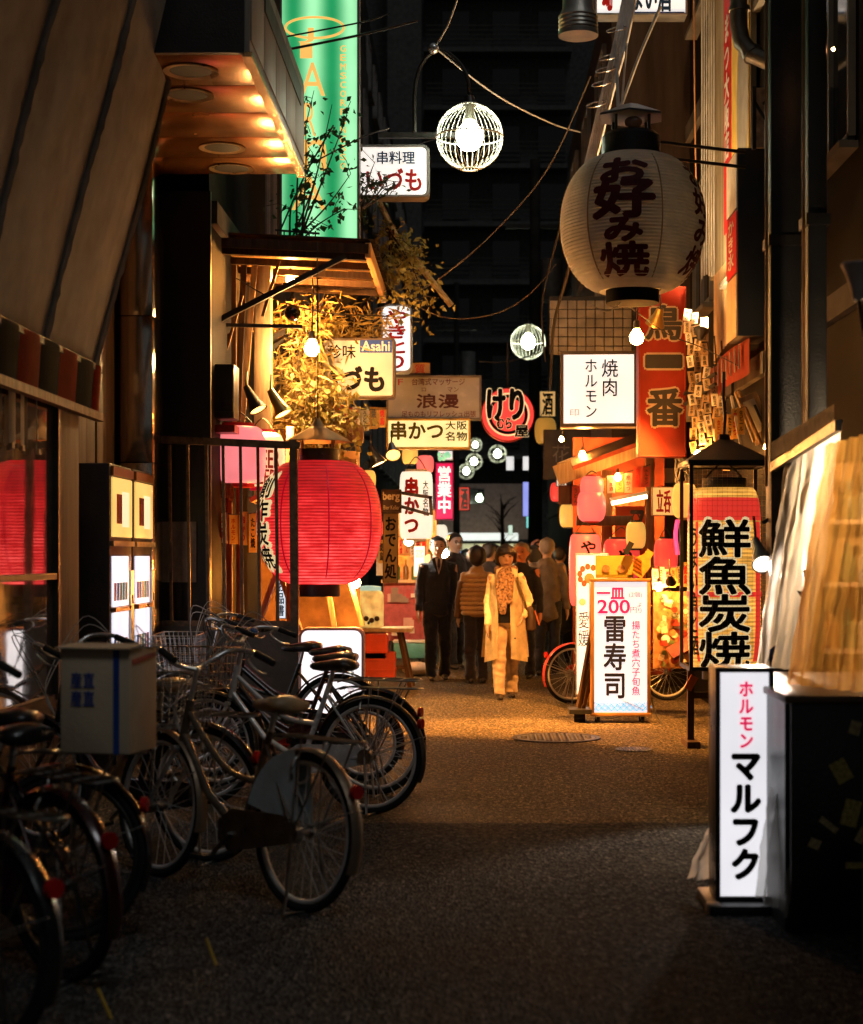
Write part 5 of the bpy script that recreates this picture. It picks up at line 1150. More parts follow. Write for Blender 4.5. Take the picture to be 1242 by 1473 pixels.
lt = glyphs('まつ大阪店', .26, 1.3, .04, True); lt.transform(Matrix.Translation((XR-.045, 15.13, 5.75)) @ Matrix.Rotation(-PI/2, 4, 'Z') @ Matrix.Rotation(PI/2, 4, 'X')); ob('lettering', lt, pm('white_print', (.8, .78, .72), .5, bump=0), t, smooth=0)
for k in range(6): ob('loose_cable', tube(NB(), catm([Vector((XR-.05-.012*k, 15.9+.08*k, z+.03*math.sin(k+z))) for z in (4.2, 5.0, 5.9, 6.8, 7.8, 8.6)], 5), .008, 5), PALECABLE, t)
ob('lower_board', bx((XR, 15.0, 3.78), (.045, 2.2, .85)), pm('peach_board', (.65, .42, .22), .55, var=.45, scale=9, stretch=(4, 4, .25)), t)
t = T('sign_cabinet', 'black sided sign box with red and white print toward the lane', 'sign', (2.3, 13.7, 3.3), world=True)
ob('cabinet', bx((2.31, 13.75, 4.04), (.34, .55, 1.52), bev=.008), BLACK, t)
ob('white_print', bx((2.136, 13.75, 4.55), (.006, .52, .45)), pm('white_print', (.8, .78, .72), .5), t); ob('red_print', bx((2.136, 13.75, 4.05), (.006, .52, .5)), MC['red_print'], t); ob('cream_print', bx((2.136, 13.75, 3.53), (.006, .52, .5)), pm('cream_paint', (.6, .45, .28), .5), t)
lt = glyphs('かき氷', .3, .4, .03, True); lt.transform(Matrix.Translation((2.128, 13.75, 4.06)) @ Matrix.Rotation(-PI/2, 4, 'Z') @ Matrix.Rotation(PI/2, 4, 'X')); ob('lettering', lt, MC['white_print'], t, smooth=0)
floodlamp('wall_washer', 'up lighting wall lamp at the foot of the yellow and red board', (2.02, 14.7, 3.5), (2.33, 15.0, 4.9), (1.0, .62, .28), 700, .07, .1, BLACK, face=20, angle=120)
# small tin roof with red menu strip
t = T('tin_awning', 'small rusty tin awning over a red menu strip on the right wall', 'awning', W(1055, 500, 13.8), world=True)
ob('tin_sheet', grid(NB(), 24, 3, lambda u, v: W(1026+32*u, 522-42*u, 15.4-1.6*u).lerp(W(1052+33*u, 524-45*u, 15.3-1.6*u), v)+Vector((0, 0, .01*math.sin(u*60))), .008), pm('rusty_tin', (.22, .14, .08), .55, .4, var=.5, scale=14), t)
for k in range(2): o = NB(); bar(o, W(1030+24*k, 524-20*k, 15-.6*k), W(1030+24*k, 590-20*k, 15-.6*k), .025); ob('hanger', o, DARKMETAL, t)
t = T('menu_strip', 'red hanging menu strip with pale characters under the tin awning', 'menu', W(1048, 560, 14.4), world=True)
a, b = W(1021, 578, 15.2), W(1076, 535, 13.6)
ob('red_cloth', grid(NB(), 20, 4, lambda u, v: a.lerp(b, u)+Vector((.012*math.sin(u*14), 0, .3*v-.02*math.sin(u*9))), .006), pm('red_cloth', (.5, .1, .06), .6, var=.3), t)
for k in range(8):
    p = a.lerp(b, .1+.11*k)
    ob('menu_slip', bx(p+Vector((-.03, -.02, .16)), (.05, .006, .2), (0, 0, 1.27)), WHITEPAPER, t)
# wooden menu tags cascade
CHAR0 = pm('charcoal_ink', (.05, .045, .04), .6, bump=0)
t = T('menu_tag_rack', 'cascade of pale wooden menu tags hanging in rows on the right wall', 'menu', W(1012, 655, 14.9), world=True)
rr = random.Random(21); TG = [pm('tag_a', (.72, .56, .36), .5, var=.25, scale=10), pm('tag_b', (.8, .72, .58), .5, var=.2), pm('tag_c', (.5, .34, .18), .5, var=.3)]
TAGTX = []
for w_ in ('串焼', '刺身', '生中', '枝豆', '煮込', '冷奴'):
    g_ = glyphs(w_, .03, .08, .02, True); g_.transform(Matrix.Translation((0, -.006, 0)) @ Matrix.Rotation(PI/2, 4, 'X')); m_ = bpy.data.meshes.new('lettering'); g_.to_mesh(m_); g_.free(); m_.materials.append(CHAR0); TAGTX.append(m_)
for r_ in range(12):
    for c_ in range(5):
        px = 990+c_*11+r_*.9+rr.uniform(-2, 2); py = 452+r_*17.5+c_*6+rr.uniform(-3, 3)
        if px > 1035 and r_ < 4: continue
        if r_ < 5 and c_ > 2: continue
        q = W(px, py, 14.9+rr.uniform(-.12, .12)-.05*c_)
        tg = ob('menu_tag', bx((0, 0, 0), (.066, .007, .105), bev=.002), rr.choice(TG), t); tg.location = q-Vector(t.location); tg.data.transform(Matrix.Translation(Vector(t.location)))
        tg.rotation_euler = (rr.uniform(-.3, .2), rr.uniform(-.2, .2), rr.uniform(-.8, .3))
        lo = bpy.data.objects.new('lettering', rr.choice(TAGTX)); COL.objects.link(lo); lo.parent = tg
for c_ in range(6): o = NB(); bar(o, W(988+c_*10, 455+c_*7, 15.02), W(1000+c_*10, 665, 15.02), .012); ob('cord', o, DARKWOOD, t)
for py in (545, 560): o = NB(); bar(o, W(985, py+22, 15.1), W(1030, py-8, 14.6), .025); ob('rail', o, DARKMETAL, t)
for a, b, m_ in (((1058, 565), (1085, 635), PALEWOOD), ((1052, 570), (1066, 640), PALECABLE), ((1040, 575), (1046, 645), PALECABLE), ((1062, 562), (1096, 640), WOOD)): o = NB(); bar(o, W(*a, 14.0), W(*b, 13.6), .02); ob('bamboo_stick', o, m_, t)
t = T('leaning_board', 'tilted orange lit wooden board behind the lantern roof', 'board', W(1090, 640, 13.9), world=True)
ob('board', bx(W(1088, 602, 13.9), (.17, .03, .42), (0, -.38, 0)), PALEWOOD, t); ob('strip', bx(W(1096, 606, 13.86), (.02, .02, .3), (0, -.42, 0)), BLACK, t); ob('label_sheet', bx(W(1086, 598, 13.87), (.1, .006, .28), (0, -.38, 0)), WHITEPAPER, t)
bulb('clip_bulb', 'hot white bulb glowing beside the lantern roof corner', W(1104, 643, 13.7), .03, WARM, 20, cord=.2)

# --- caged fish lantern
Yf = 13.0; s = S(Yf)
c = W(1050, 822, Yf)
FISHP = em('fish_lantern_paper', (1.0, 0.45, 0.07), 1.05, var=.3, scale=6, base=(.2, .1, .03), ribs=1.4/44)
lantern('fish_lantern', 'tall cream and red lantern with bold black fish characters inside a wire cage', (c.x, Yf+.3, c.z-.06), .292, 1.44, FISHP, BLACK,
        texts=[('鮮魚炭焼', -.12, -.12, .44, 1.18, CREAMG, dict(vertical=True, bold=.07, lift=.004, line=.95)), ('■', .98, -.1, .09, 1.1, em('red_band', (1.0, .05, .03), .7), {}), ('■', -.95, -.1, .03, 1.1, em('red_band', (1.0, .05, .03), .7), {}), ('鮮魚炭焼', -.12, -.12, .42, 1.16, INK, dict(vertical=True, bold=.03, lift=.008, line=.95)), ('うまい魚と酒', -1.05, -.1, .08, 1.0, pm('dark_brown_ink', (.06, .03, .01), .6, bump=0), dict(vertical=True, bold=.02))],
        rend=.55, p=4.5, ribs=44, endh=.08, bands=[(.46, .64, em('red_band', (1.0, .05, .03), .7)), (-.14, -.1, MC['red_band'])], hang=.12)
t = T('lantern_cage', 'black wire cage with pyramid roof round the fish lantern', 'cage', (c.x, Yf+.3, .62))
zt = 2.22-.62
for sx in (-1, 1):
    for sy in (-1, 1): ob('corner_post', bx((sx*.3, sy*.3, zt/2), (.028, .028, zt)), BLACK, t)
for z in (0, zt):
    for k in range(4):
        a = k*PI/2; ob('rail', bx((.3*math.cos(a), .3*math.sin(a), z), (.03 if k % 2 == 0 else .6, .6 if k % 2 == 0 else .03, .03)), BLACK, t)
rf = NB(); lathe(rf, [(.46, zt+.0), (.46, zt+.03), (.26, zt+.12), (.10, zt+.19), (.06, zt+.21), (.05, zt+.25)], 4, a0=PI/4); ob('pyramid_roof', rf, BLACK, t)
w_ = NB()
for k in range(16):
    x = -.29+.58*k/15
    tube(w_, [(x, -.305, 0), (x, -.305, zt)], .0009, 3)
for k in range(40):
    z = zt*k/39; tube(w_, [(-.3, -.305, z), (.3, -.305, z)], .0012, 3)
ob('wire_mesh', w_, pm('mesh_wire', (.3, .2, .1), .4, .6), t, smooth=0)
ob('chain', tube(NB(), [(0, 0, zt+.24), (.01, 0, zt+.4), (-.005, 0, zt+.55), (0, 0, zt+.75)], .012, 5), BLACK, t)
q = W(1012, 1075, Yf); t = T('cage_stand', 'dark timber stand under the fish lantern cage', 'stand', (c.x, Yf+.3, 0))
for sx in (-1, 1):
    ob('leg', bx((sx*.28, -.1, .31), (.05, .05, .62)), DARKWOOD, t); ob('foot', bx((sx*.28, -.1, .025), (.1, .4, .05)), DARKWOOD, t)
ob('cross_bar', bx((0, -.1, .4), (.52, .03, .05)), DARKWOOD, t); ob('red_ribbon', bx((-.28, -.14, .5), (.06, .02, .12), (0, .5, 0)), pm('orange_cloth', (.6, .15, .04), .6), t)
lantern('yellow_lantern', 'little yellow glowing lantern at the left of the caged fish lantern', W(985, 720, 14.6), .11, .3, em('yellow_lantern_paper', (1.0, .55, .1), .7, var=.2), PALEWOOD, rend=.5, p=2.3, ribs=12, endh=.02, hang=.08)

# --- okonomiyaki lantern
Yo = 13; s = S(Yo); c = W(910, 323, Yo)
OKP = paper('okonomi_paper', (.8, .78, .7), .35)
MAROON = pm('maroon_ink', (.1, .012, .015), .6, bump=0)
lantern('big_lantern', 'huge unlit cream paper lantern with maroon brush characters high on the right', c, .565, 1.05, OKP, pm('matt_black', (.012, .012, .012), .85, bump=0),
        texts=[('お', -.22, .32, .36, .19, MAROON, dict(bold=.08, lift=.008)), ('好', -.22, .1, .46, .29, MAROON, dict(bold=.06)), ('み', -.22, -.14, .28, .16, MAROON, dict(bold=.08)), ('焼', -.22, -.345, .4, .22, MAROON, dict(bold=.05)),
               ('お好み焼', 1.15, .0, .3, .85, MAROON, dict(vertical=True, bold=.04))], p=2.05, rend=.34, ribs=40, endh=.09, n=72, hang=0, pleat=.98, seams=6, seam_mat=pm('rib_wire', (.35, .28, .18), .6))
t = T('roofed_bracket', 'black lantern cap with a small pitched tin roof over the huge cream lantern', 'bracket', W(908, 222, Yo))
ob('drum', lathe(NB(), [(.23, -.02), (.23, .13), (.2, .16)], 24), BLACK, t)
for k in range(4): a = PI/4+k*PI/2; ob('post', cyl(NB(), (.18*math.cos(a), .18*math.sin(a), .14), (.18*math.cos(a), .18*math.sin(a), .3), .012), BLACK, t)
ob('roof', lathe(NB(), [(.27, .28), (.27, .295), (.06, .385), (.005, .4)], 6, a0=.4), pm('roof_tin', (.14, .15, .16), .35, .7), t)
ob('gem', sph(NB(), (0, -.19, .2), .06, 10, 8, (1.2, .4, .8)), pm('brown_glass', (.2, .1, .05), .2), t)
for z in (.0, .12):
    o = NB(); cyl(o, (.2, 0, z-.02), (.95, .35, z-.02), .014); ob('wall_bar', o, DARKMETAL, t)
o = NB(); tube(o, catm([W(900, 428, 13), W(888, 440, 13), W(872, 448, 13), W(850, 438, 13)]), .006, 5); ob('stray_wire', o, PALECABLE, label='loose pale wire curling below the huge cream lantern', cat='wire', smooth=60)
bulb('bare_bulb', 'hot bulb glaring in front of the red vertical sign', W(916, 486, 13.9), .06, WARM, 45, cord=.35)
floodlamp('clip_lamp', 'brass clip lamp shining onto the red vertical sign', W(942, 468, 14.4), W(752, 1025, 16.2), WARM, 2000, .085, .16, pm('brass', (.5, .32, .1), .3, .9), face=10, angle=62)
# --- 鳥一番
REDB = pm('red_sign_board', (.32, .03, .014), .5, var=.25, scale=5)
OUTL = pm('beige_outline', (.6, .45, .32), .6, bump=0); CHAR = pm('charcoal_ink', (.05, .045, .04), .6, bump=0)
t = signbox('vertical_sign', 'tall red vertical sign board with outlined charcoal characters', 'sign', (919, 412, 987, 657), 15.4, .25, REDB, pm('red_frame', (.3, .04, .02), .5), 2)
s = S(15.4)
for ch, b in (('鳥', (930, 440, 980, 488)), ('一', (930, 512, 980, 528)), ('番', (932, 560, 981, 612))):
    a_ = ((b[0]+b[2])/2-953)/s, (657-(b[1]+b[3])/2)/s, (b[2]-b[0])/s, (b[3]-b[1])/s
    letter(t, ch, *a_, OUTL, bold=.085 if ch != '一' else .3); letter(t, ch, *a_, CHAR, y=-.009, bold=.03 if ch != '一' else .12)
# --- 焼肉ホルモン
signbox('light_sign', 'square white light sign with black brush characters on the right', 'sign', (806, 505, 917, 614), 16.5, .3, WHITEF2, pm('dark_bronze', (.1, .075, .05), .4, .5), 5,
        [('焼肉', (866, 517, 889, 570), INK, dict(vertical=True, bold=.01)), ('ホルモン', (842, 517, 859, 600), INK, dict(vertical=True, bold=.012)), ('印', (820, 588, 833, 599), pm('faded_seal', (.6, .4, .3), .6, bump=0), {})], rz=-.05)
# tiled wall panel behind it: each tile its own piece
t = T('tiled_panel', 'grey tiled wall panel above the square white sign', 'wall panel', W(850, 500, 18.9), world=True)
ob('grout', bx(W(852, 466, 18.95), (.98, .04, .62)), pm('grout', (.08, .075, .07), .9), t)
tm = bpy.data.meshes.new('tile'); b_ = bx((0, 0, 0), (.095, .02, .095), bev=.006); b_.to_mesh(tm); b_.free(); tm.materials.append(pm('grey_tile', (.26, .24, .21), .35, var=.4))
q0 = W(790, 432, 18.9)-Vector(t.location)
for i in range(9):
    for j in range(6):
        o = bpy.data.objects.new('tile', tm); COL.objects.link(o); o.parent = t; o.location = q0+Vector((.055+.104*i, rr.uniform(-.004, .004), -.05-.104*j))
# metal lamp cylinder at top, lit sign top
t = T('spot_canister', 'ribbed grey metal lamp canister hanging at the top edge', 'lamp', W(832, 52, 12.5))
ob('canister', lathe(NB(), [(.13, 0), (.15, .0), (.15, .03), (.142, .04), (.15, .05), (.142, .07), (.15, .08), (.142, .1), (.15, .11), (.142, .13), (.15, .14), (.12, .2), (.11, .45), (.05, .5)], 28), pm('canister_alloy', (.5, .46, .38), .35, .6), t)
ob('lamp_glass', lathe(NB(), [(.001, .01), (.128, .005)], 24, cap=False), pm('dull_lens', (.12, .12, .12), .2), t)
signbox('light_sign', 'white lit sign with blue and red characters cut by the top edge', 'sign', (856, -70, 989, 22), 15.8, .2, WHITEF2, ALU, 3, [('寿', (868, -40, 882, 14), REDINK, dict(bold=.04)), ('うまい酒', (890, -30, 965, 16), BLUEINK, dict(bold=.02)), ('一', (900, 17, 985, 19), pm('blue_line', (.02, .06, .5), .5, bump=0), {})])
# cable bundle
for k in range(5):
    wires('cable_bundle', ['thick pale cable of the slanting bundle, leftmost strand', 'thick pale cable of the slanting bundle, second strand', 'thick pale cable of the slanting bundle, middle strand', 'thick pale cable of the slanting bundle, fourth strand', 'thick pale cable of the slanting bundle, rightmost strand'][k],
          [W(905+k*4, -40, 14.4), W(885+k*4, 60, 14.4), W(868+k*3.4, 130, 14.4), W(848+k*3, 215, 14.45), W(838+k*2, 260, 14.5), W(826, 330, 15)], .02, pm('white_cable', (.8, .78, .74), .5), group='slanting cable bundle')
for k, py in enumerate((42, 82, 100, 120, 150)):
    q = W(893-(py-20)*.27, py, 14.35); o = NB(); tube(o, [q+Vector((.085*math.cos(a), .06*math.sin(a), .035*math.sin(a)+.05*math.cos(a)*.4)) for a in [2*PI*i/18 for i in range(18)]], .006, 5, closed=True)
    ob('cable_ring', o, STEEL, label='wire ring clamped round the slanting cable bundle, number %s from the top' % ['one', 'two', 'three', 'four', 'five'][k], cat='ring', group='cable rings', smooth=60)
for pts, r_, m_, lab in (
    ([(950, 10, 14.6), (920, 80, 14.4), (898, 140, 14.2), (889, 165, 13.1)], .016, PALECABLE, 'pale straight stay cable rising from the lantern cap'),
    ([(886, 60, 14.3), (888, 110, 14.0), (890, 170, 13.1)], .014, PALECABLE, 'pale rope tied to the lantern cap'),
    ([(905, 20, 14.5), (902, 60, 14.4), (897, 120, 14.3), (894, 165, 14)], .01, PALECABLE, 'thin pale cable dropping from the top lit sign'),
    ([(998, -40, 15.5), (999, 100, 15.5), (1001, 240, 15.5), (1004, 330, 15.5)], .008, pm('rust_cable', (.35, .18, .08), .5), 'long rusty vertical cable beside the yellow board'),
    ([(668, -30, 15), (645, 35, 15), (624, 70, 15.1)], .009, PALECABLE, 'pale cable rising from the arched lamp arm'),
    ([(630, 72, 15.1), (690, 120, 15.5), (740, 152, 16), (800, 180, 17), (835, 190, 17)], .008, PALECABLE, 'pale cable running from the arched arm to the right'),
    ([(600, 208, 15.2), (640, 198, 15), (722, 195, 14.9)], .005, CABLE, 'short dark cable crossing the large globe lamp'),
    ([(850, 110, 17), (790, 240, 17), (715, 330, 17), (640, 395, 17), (590, 425, 17.2), (540, 445, 17.2)], .007, pm('tan_cable', (.16, .12, .08), .5), 'long tan cable sagging across the dark sky'),
    ([(545, 400, 16.5), (600, 440, 17), (650, 458, 18), (710, 452, 18), (760, 425, 18), (800, 380, 18)], .006, MC['tan_cable'] if 'tan_cable' in MC else PALECABLE, 'second tan cable sagging below the long one'),
    ([(400, 55, 14.3), (520, 32, 14.3), (560, 20, 14.4)], .008, CABLE, 'upper black cable crossing the green sign'),
    ([(395, 75, 14.3), (520, 50, 14.3), (600, 30, 14.5)], .012, CABLE, 'lower black cable crossing the green sign'),
    ([(430, 245, 14.3), (520, 198, 14.4), (560, 185, 14.6)], .007, CABLE, 'black cable slanting across the middle of the green sign'),
    ([(404, 330, 14.2), (440, 250, 14.2), (480, 180, 14.2)], .008, CABLE, 'dark rod slanting steeply across the green sign'),
    ([(840, 300, 16), (815, 400, 17), (797, 470, 18), (792, 560, 20)], .018, CABLE, 'dark tangled cable trunk behind the huge lantern'),
    ([(830, 250, 16), (800, 350, 17), (780, 440, 19), (785, 520, 21)], .012, CABLE, 'thin dark cable beside the tangled trunk'),
    ([(690, 520, 24), (730, 520, 25), (780, 505, 26), (805, 480, 26)], .01, MC.get('tan_cable', PALECABLE), 'short tan cable under the smaller globe lamp'),
    ([(905, 440, 13.8), (960, 480, 14.3), (1010, 500, 14.5), (1070, 530, 13.8)], .005, CABLE, 'thin black wire crossing the menu tags'),
    ([(456, 365, 14.2), (457, 480, 14.2), (458, 610, 13.7)], .004, CABLE, 'thin vertical wire before the beige sign'),
    ([(340, 400, 14.1), (395, 430, 14.2), (470, 450, 14.6), (560, 455, 16)], .006, CABLE, 'dark wire swagging below the amber eave')):
    wires('overhead_cable' if pts[0][1] < 420 else 'thin_wire', lab, [W(*p) for p in pts], r_, m_, group='cables strung over the lane')

# --- right middle stall
t = T('yakitori_stall', 'little timber stall front with tiled eave beam and posts', 'stall', (1.25, 17.5, 0), world=True)
o = NB(); bar(o, W(808, 690, 17.2), W(940, 642, 17.2), .09, .1); ob('eave_beam', o, PALEWOOD, t)
ob('beam_end', bx(W(812, 680, 17.15), (.18, .12, .2), (0, -.35, 0)), PALEWOOD, t)
rfb = grid(NB(), 20, 4, lambda u, v: W(806+135*u, 684-50*u, 17.2)+Vector((0, .7*v, .12*v+.05)), .02); ob('eave_sheet', rfb, DARKWOOD, t)
ob('post', bx(W(873, 780, 17.4), (.11, .1, 1.5)), WOOD, t); ob('post', bx(W(935, 760, 17.6), (.09, .1, 2.3)), WOOD, t)
ob('cross_beam', bx(W(870, 749, 17.2), (.58, .12, .1), bev=.006), DARKWOOD, t)
ob('back_wall', bx(W(890, 800, 18.3), (1.0, .05, 2.6)), pm('stall_red', (.3, .06, .03), .6, var=.4), t)
ob('dark_hanging', bx(W(812, 712, 17.3), (.12, .05, .2)), DARKWOOD, t)
for x in (985-40, 960): ob('pilaster', bx(W(x, 730, 18.8), (.13, .12, 3.4)), BROWNWALL, t)
PK = em('pink_paper', (1.0, .17, .14), .85, var=.15)
for px, py, w_, h_, lab in ((852, 700, .2, .16, 'squat pink lantern tucked highest under the stall eave'), (851, 728, .24, .24, 'squat pink lantern just above the stall cross beam')):
    lantern('pink_lantern', lab, W(px, py, 17.0), w_*.62, h_*1.3, PK, MC['red_ring'], rend=.5, p=2.4, ribs=9, endh=.015, hang=.04)
lantern('pink_lantern', 'tall pink lantern with black characters at the stall corner', W(842, 820, 16.9), .165, .72, em('deep_pink_paper', (1.0, .13, .11), .8, var=.15), BLACK, texts=[('やき', .15, .16, .15, .26, INK, dict(vertical=True, bold=.04))], rend=.62, p=4, ribs=20, endh=.02, hang=.1)
lantern('red_lantern', 'red lantern with black characters half hidden behind the yellow card', W(894, 805, 17.1), .19, .42, em('red_paper_b', (1.0, .07, .05), .7, var=.15), BLACK, texts=[('や', .1, .03, .14, .15, INK, dict(bold=.05))], rend=.6, p=3, ribs=14, endh=.02, hang=.1)
signbox('red_banner', 'orange red banner with brush strokes behind the stall post', 'banner', (885, 728, 932, 835), 17.7, .02, pm('orange_red_cloth', (.6, .1, .03), .6, var=.3), WOOD, 1, [('フラワ', (908, 735, 926, 830), CHAR, dict(vertical=True, bold=.05))])
t = T('tube_lamp', 'slanted fluorescent tube glowing under the stall eave', 'lamp', W(905, 720, 17.0), world=True)
o = NB(); cyl(o, W(880, 724, 17), W(931, 714, 17), .02); ob('tube', o, bulbm((1.0, .7, .35), 12), t, smooth=60); o = NB(); bar(o, W(878, 718, 17.03), W(933, 708, 17.03), .05, .03); ob('batten', o, ALU, t)
bulb('small_bulb', 'small bulb glowing on the stall eave beam', W(889, 687, 16.9), .035, WARM, 16, cord=.1)
bulb('small_bulb', 'tiny bulb under the square white sign', W(808, 632, 18), .025, WARM, 14, cord=.12)
lantern('yellow_lantern', 'hazy yellow lantern between the red round sign and the white sign', W(785, 620, 26), .17, .4, em('dim_yellow_paper', (1.0, .5, .08), .3), DARKWOOD, rend=.5, ribs=10, endh=.02, hang=.1)
# 花 board, wall bits
signbox('shop_sign', 'dim grey board with one flower character under the square white sign', 'sign', (782, 618, 850, 690), 20.5, .08, pm('dim_grey_board', (.12, .115, .11), .6), DARKMETAL, 1, [('花', (795, 640, 820, 665), pm('dim_letter', (.3, .28, .25), .6, bump=0), {})])
# --- sushi sign on casters
Ys = 15.0
t = signbox('stand_sign', 'white lit sushi price sign in a wooden frame on casters', 'sign', (850, 832, 936, 1030), Ys, .22, em('sushi_face', (1.0, .95, .96), .85, var=.1, scale=2.5), pm('honey_frame', (.5, .26, .08), .45), 5,
            [('一皿', (859, 846, 898, 861), PINKINK, dict(bold=.05)), ('(2個)', (905, 851, 924, 860), PINKINK, {}), ('200', (860, 863, 906, 882), PINKINK, dict(bold=.03)), ('円', (907, 873, 916, 882), PINKINK, {}), ('より', (917, 866, 924, 882), PINKINK, dict(vertical=True)),
             ('雷寿司', (869, 887, 900, 1004), pm('navy_brush', (.03, .03, .07), .6, bump=0), dict(vertical=True, bold=.022)), ('揚たち煮穴子旬魚', (909, 893, 921, 1000), PINKINK, dict(vertical=True, bold=.01))])
s = S(Ys); wv = NB()
for i in range(9):
    for j in range(3):
        x = (-36+9*i+(4.5 if j % 2 else 0))/s; z = (7+j*4.5)/s
        for r_ in (4.2, 2.6): tube(wv, [(x+r_/s*math.cos(a), -.004-.0008*j, z+r_/s*math.sin(a)) for a in [PI*k/8 for k in range(9)]], .0035, 3)
ob('wave_print', wv, em('pale_blue_print', (.1, .5, .85), .75), t, smooth=0)
o = NB(); bar(o, (.02, -.006, .14), (.2, -.006, .06), .012, .004); ob('brush_stroke', o, pm('tan_print', (.5, .35, .2), .6, bump=0), t)
for x in (-.2, .2):
    for y in (.03, .2): w_ = ob('caster', cyl(NB(), (x-.015, y, -.04), (x+.015, y, -.04), .035, n=16), RUBBER, t); ob('fork', bx((x, y, -.01), (.04, .03, .04)), STEEL, w_)
ob('power_cord', tube(NB(), catm([(.25, .1, .3), (.32, .05, .02), (.36, -.1, -.06), (.28, -.18, -.06)]), .007, 5), CABLE, t)
# yellow cards on top
t = T('menu_card', 'yellow English menu card standing on the sushi sign', 'card', W(884, 832, 15.05), world=True)
ob('card', bx(W(884, 815, 15.05), (.34, .02, .2)), pm('yellow_card', (.7, .42, .08), .5, var=.2), t); ob('edge', bx(W(884, 829, 15.03), (.34, .03, .03)), pm('olive_strip', (.3, .25, .03), .5), t)
tx = letter(t, 'English menu', 0, 0, .2, .035, CHAR); q = W(888, 805, 15.02); tx.location = q-Vector(t.location)
for px in (872, 894): o = NB(); cyl(o, W(px, 818, 15.035), W(px, 818, 15.03), .035, n=18); ob('picture_disc', o, pm('disc_print', (.5, .25, .1), .5, var=.5, scale=40, bump=0), t)
t = T('bottle_card', 'yellow bottle shaped card tilted beside the menu card', 'card', W(922, 830, 15.0))
o = prism(NB(), [(-.06, -.08), (.06, -.08), (.065, .04), (.03, .09), (.03, .14), (-.03, .14), (-.03, .09), (-.065, .04)], -.01, .01); o.transform(Matrix.Translation((0, 0, .1)) @ Matrix.Rotation(.6, 4, 'Y') @ Matrix.Scale(1.15, 4)); ob('card', o, pm('amber_card', (.75, .4, .05), .45, var=.3, scale=20), t)
for k in range(4): o = bx((-.03+.0*k, -.016, .06+.035*k), (.09, .004, .012), (0, .6, 0)); ob('print_line', o, pm('orange_print', (.5, .15, .02), .5, bump=0), t)
ob('cork', bx((-.11, 0, .26), (.05, .03, .12), (0, .5, 0)), BLACK, t)
# white sign behind with flower emblem
t = signbox('stand_sign', 'tall white lit board with a paw shaped emblem behind the sushi sign', 'sign', (828, 796, 876, 1000), 16.2, .06, em('cream_sign_face', (1.0, .92, .82), .85), ALU, 2,
            [('愛媛', (832, 880, 848, 930), INK, dict(vertical=True)), ])
s = S(16.2)
for k in range(6):
    a = math.radians(60+k*36+0); x, z = (847-852+13*math.cos(a))/s, (1000-830+13*math.sin(a)+2)/s
    o = lathe(NB(), [(.001, 0), (.026, 0)], 14, cap=False, sy=1.2); o.transform(Matrix.Translation((x, -.006, z)) @ Matrix.Rotation(PI/2, 4, 'X')); ob('emblem_pad', o, pm('emblem_brown', (.3, .08, .03), .6, bump=0), t, smooth=0)
o = lathe(NB(), [(.001, 0), (.05, 0)], 18, cap=False); o.transform(Matrix.Translation(((848-852)/s, -.006, (1000-832)/s)) @ Matrix.Rotation(PI/2, 4, 'X')); ob('emblem_palm', o, pm('emblem_orange', (.6, .22, .08), .6, bump=0), t, smooth=0)
o = lathe(NB(), [(.001, 0), (.035, 0)], 18, cap=False); o.transform(Matrix.Translation(((838-852)/s, -.006, (1000-866)/s)) @ Matrix.Rotation(PI/2, 4, 'X')); ob('seal', o, pm('seal_pink', (.75, .5, .42), .6, bump=0), t, smooth=0)
# folded easel
t = T('folded_easel', 'folded black easel leaning against the sushi sign', 'easel', W(838, 1025, 15.1), world=True)
for a, b in (((853, 900), (832, 1018)), ((856, 930), (838, 1022)), ((848, 985), (836, 1020))): o = NB(); bar(o, W(*a, 15.15), W(*b, 15.1), .05, .03); ob('leg', o, DARKWOOD, t)
ob('foot', bx(W(834, 1022, 15.1), (.2, .3, .04)), BLACK, t); ob('foot', cyl(NB(), W(826, 1032, 15.1), W(842, 1032, 15.1), .05), RUBBER, t)
# red cycle wheel poking out + bicycle on the right
t = bicycle('red bicycle half hidden behind the tall white board on the right', (W(823, 950, 16.9).x, 17.0), 0.35, frame=(.5, .04, .03), R=.3, rack=False, basket=False, guard=pm('pink_red_guard', (.6, .06, .06), .3), lean=.03)
t['group'] = 'bicycle on the right side'
# food posters
t = T('food_display', 'bright board crowded with pictures of food dishes beside the sushi sign', 'display', W(972, 960, 15.6), world=True)
ob('board', bx(W(972, 906, 15.65), (.42, .04, .72)), pm('display_base', (.4, .2, .08), .5, var=.6, scale=14), t)
rr = random.Random(77)
for k in range(60):
    px, py = 945+rr.uniform(2, 52), 858+rr.uniform(0, 100); q = W(px, py, 15.62-.002*k)
    col = [(.6, .28, .1), (.75, .6, .4), (.45, .05, .03), (.12, .16, .05), (.75, .72, .65)][k % 5]
    if k % 2: o = lathe(NB(), [(.001, 0), (rr.uniform(.015, .04), 0)], 16, cap=False); o.transform(Matrix.Translation(q) @ Matrix.Rotation(PI/2, 4, 'X') @ Matrix.Rotation(rr.uniform(-.4, .4), 4, 'X'))
    else: o = bx(q, (rr.uniform(.03, .08), .004, rr.uniform(.03, .07)), (0, rr.uniform(-.4, .4), 0))
    ob('dish_picture', o, pm('dish_%d' % (k % 5), col, .4, var=.5, scale=40, bump=0), t, smooth=0)
ob('tray', bx(W(985, 930, 15.4), (.3, .2, .03), (.5, -.5, 0)), pm('dark_red_tray', (.2, .03, .02), .4), t)
floodlamp('display_lamp', 'little lamp lighting the food picture board', W(965, 838, 15.1), W(972, 910, 15.6), WARM, 12, .05, .1, BLACK, face=10)
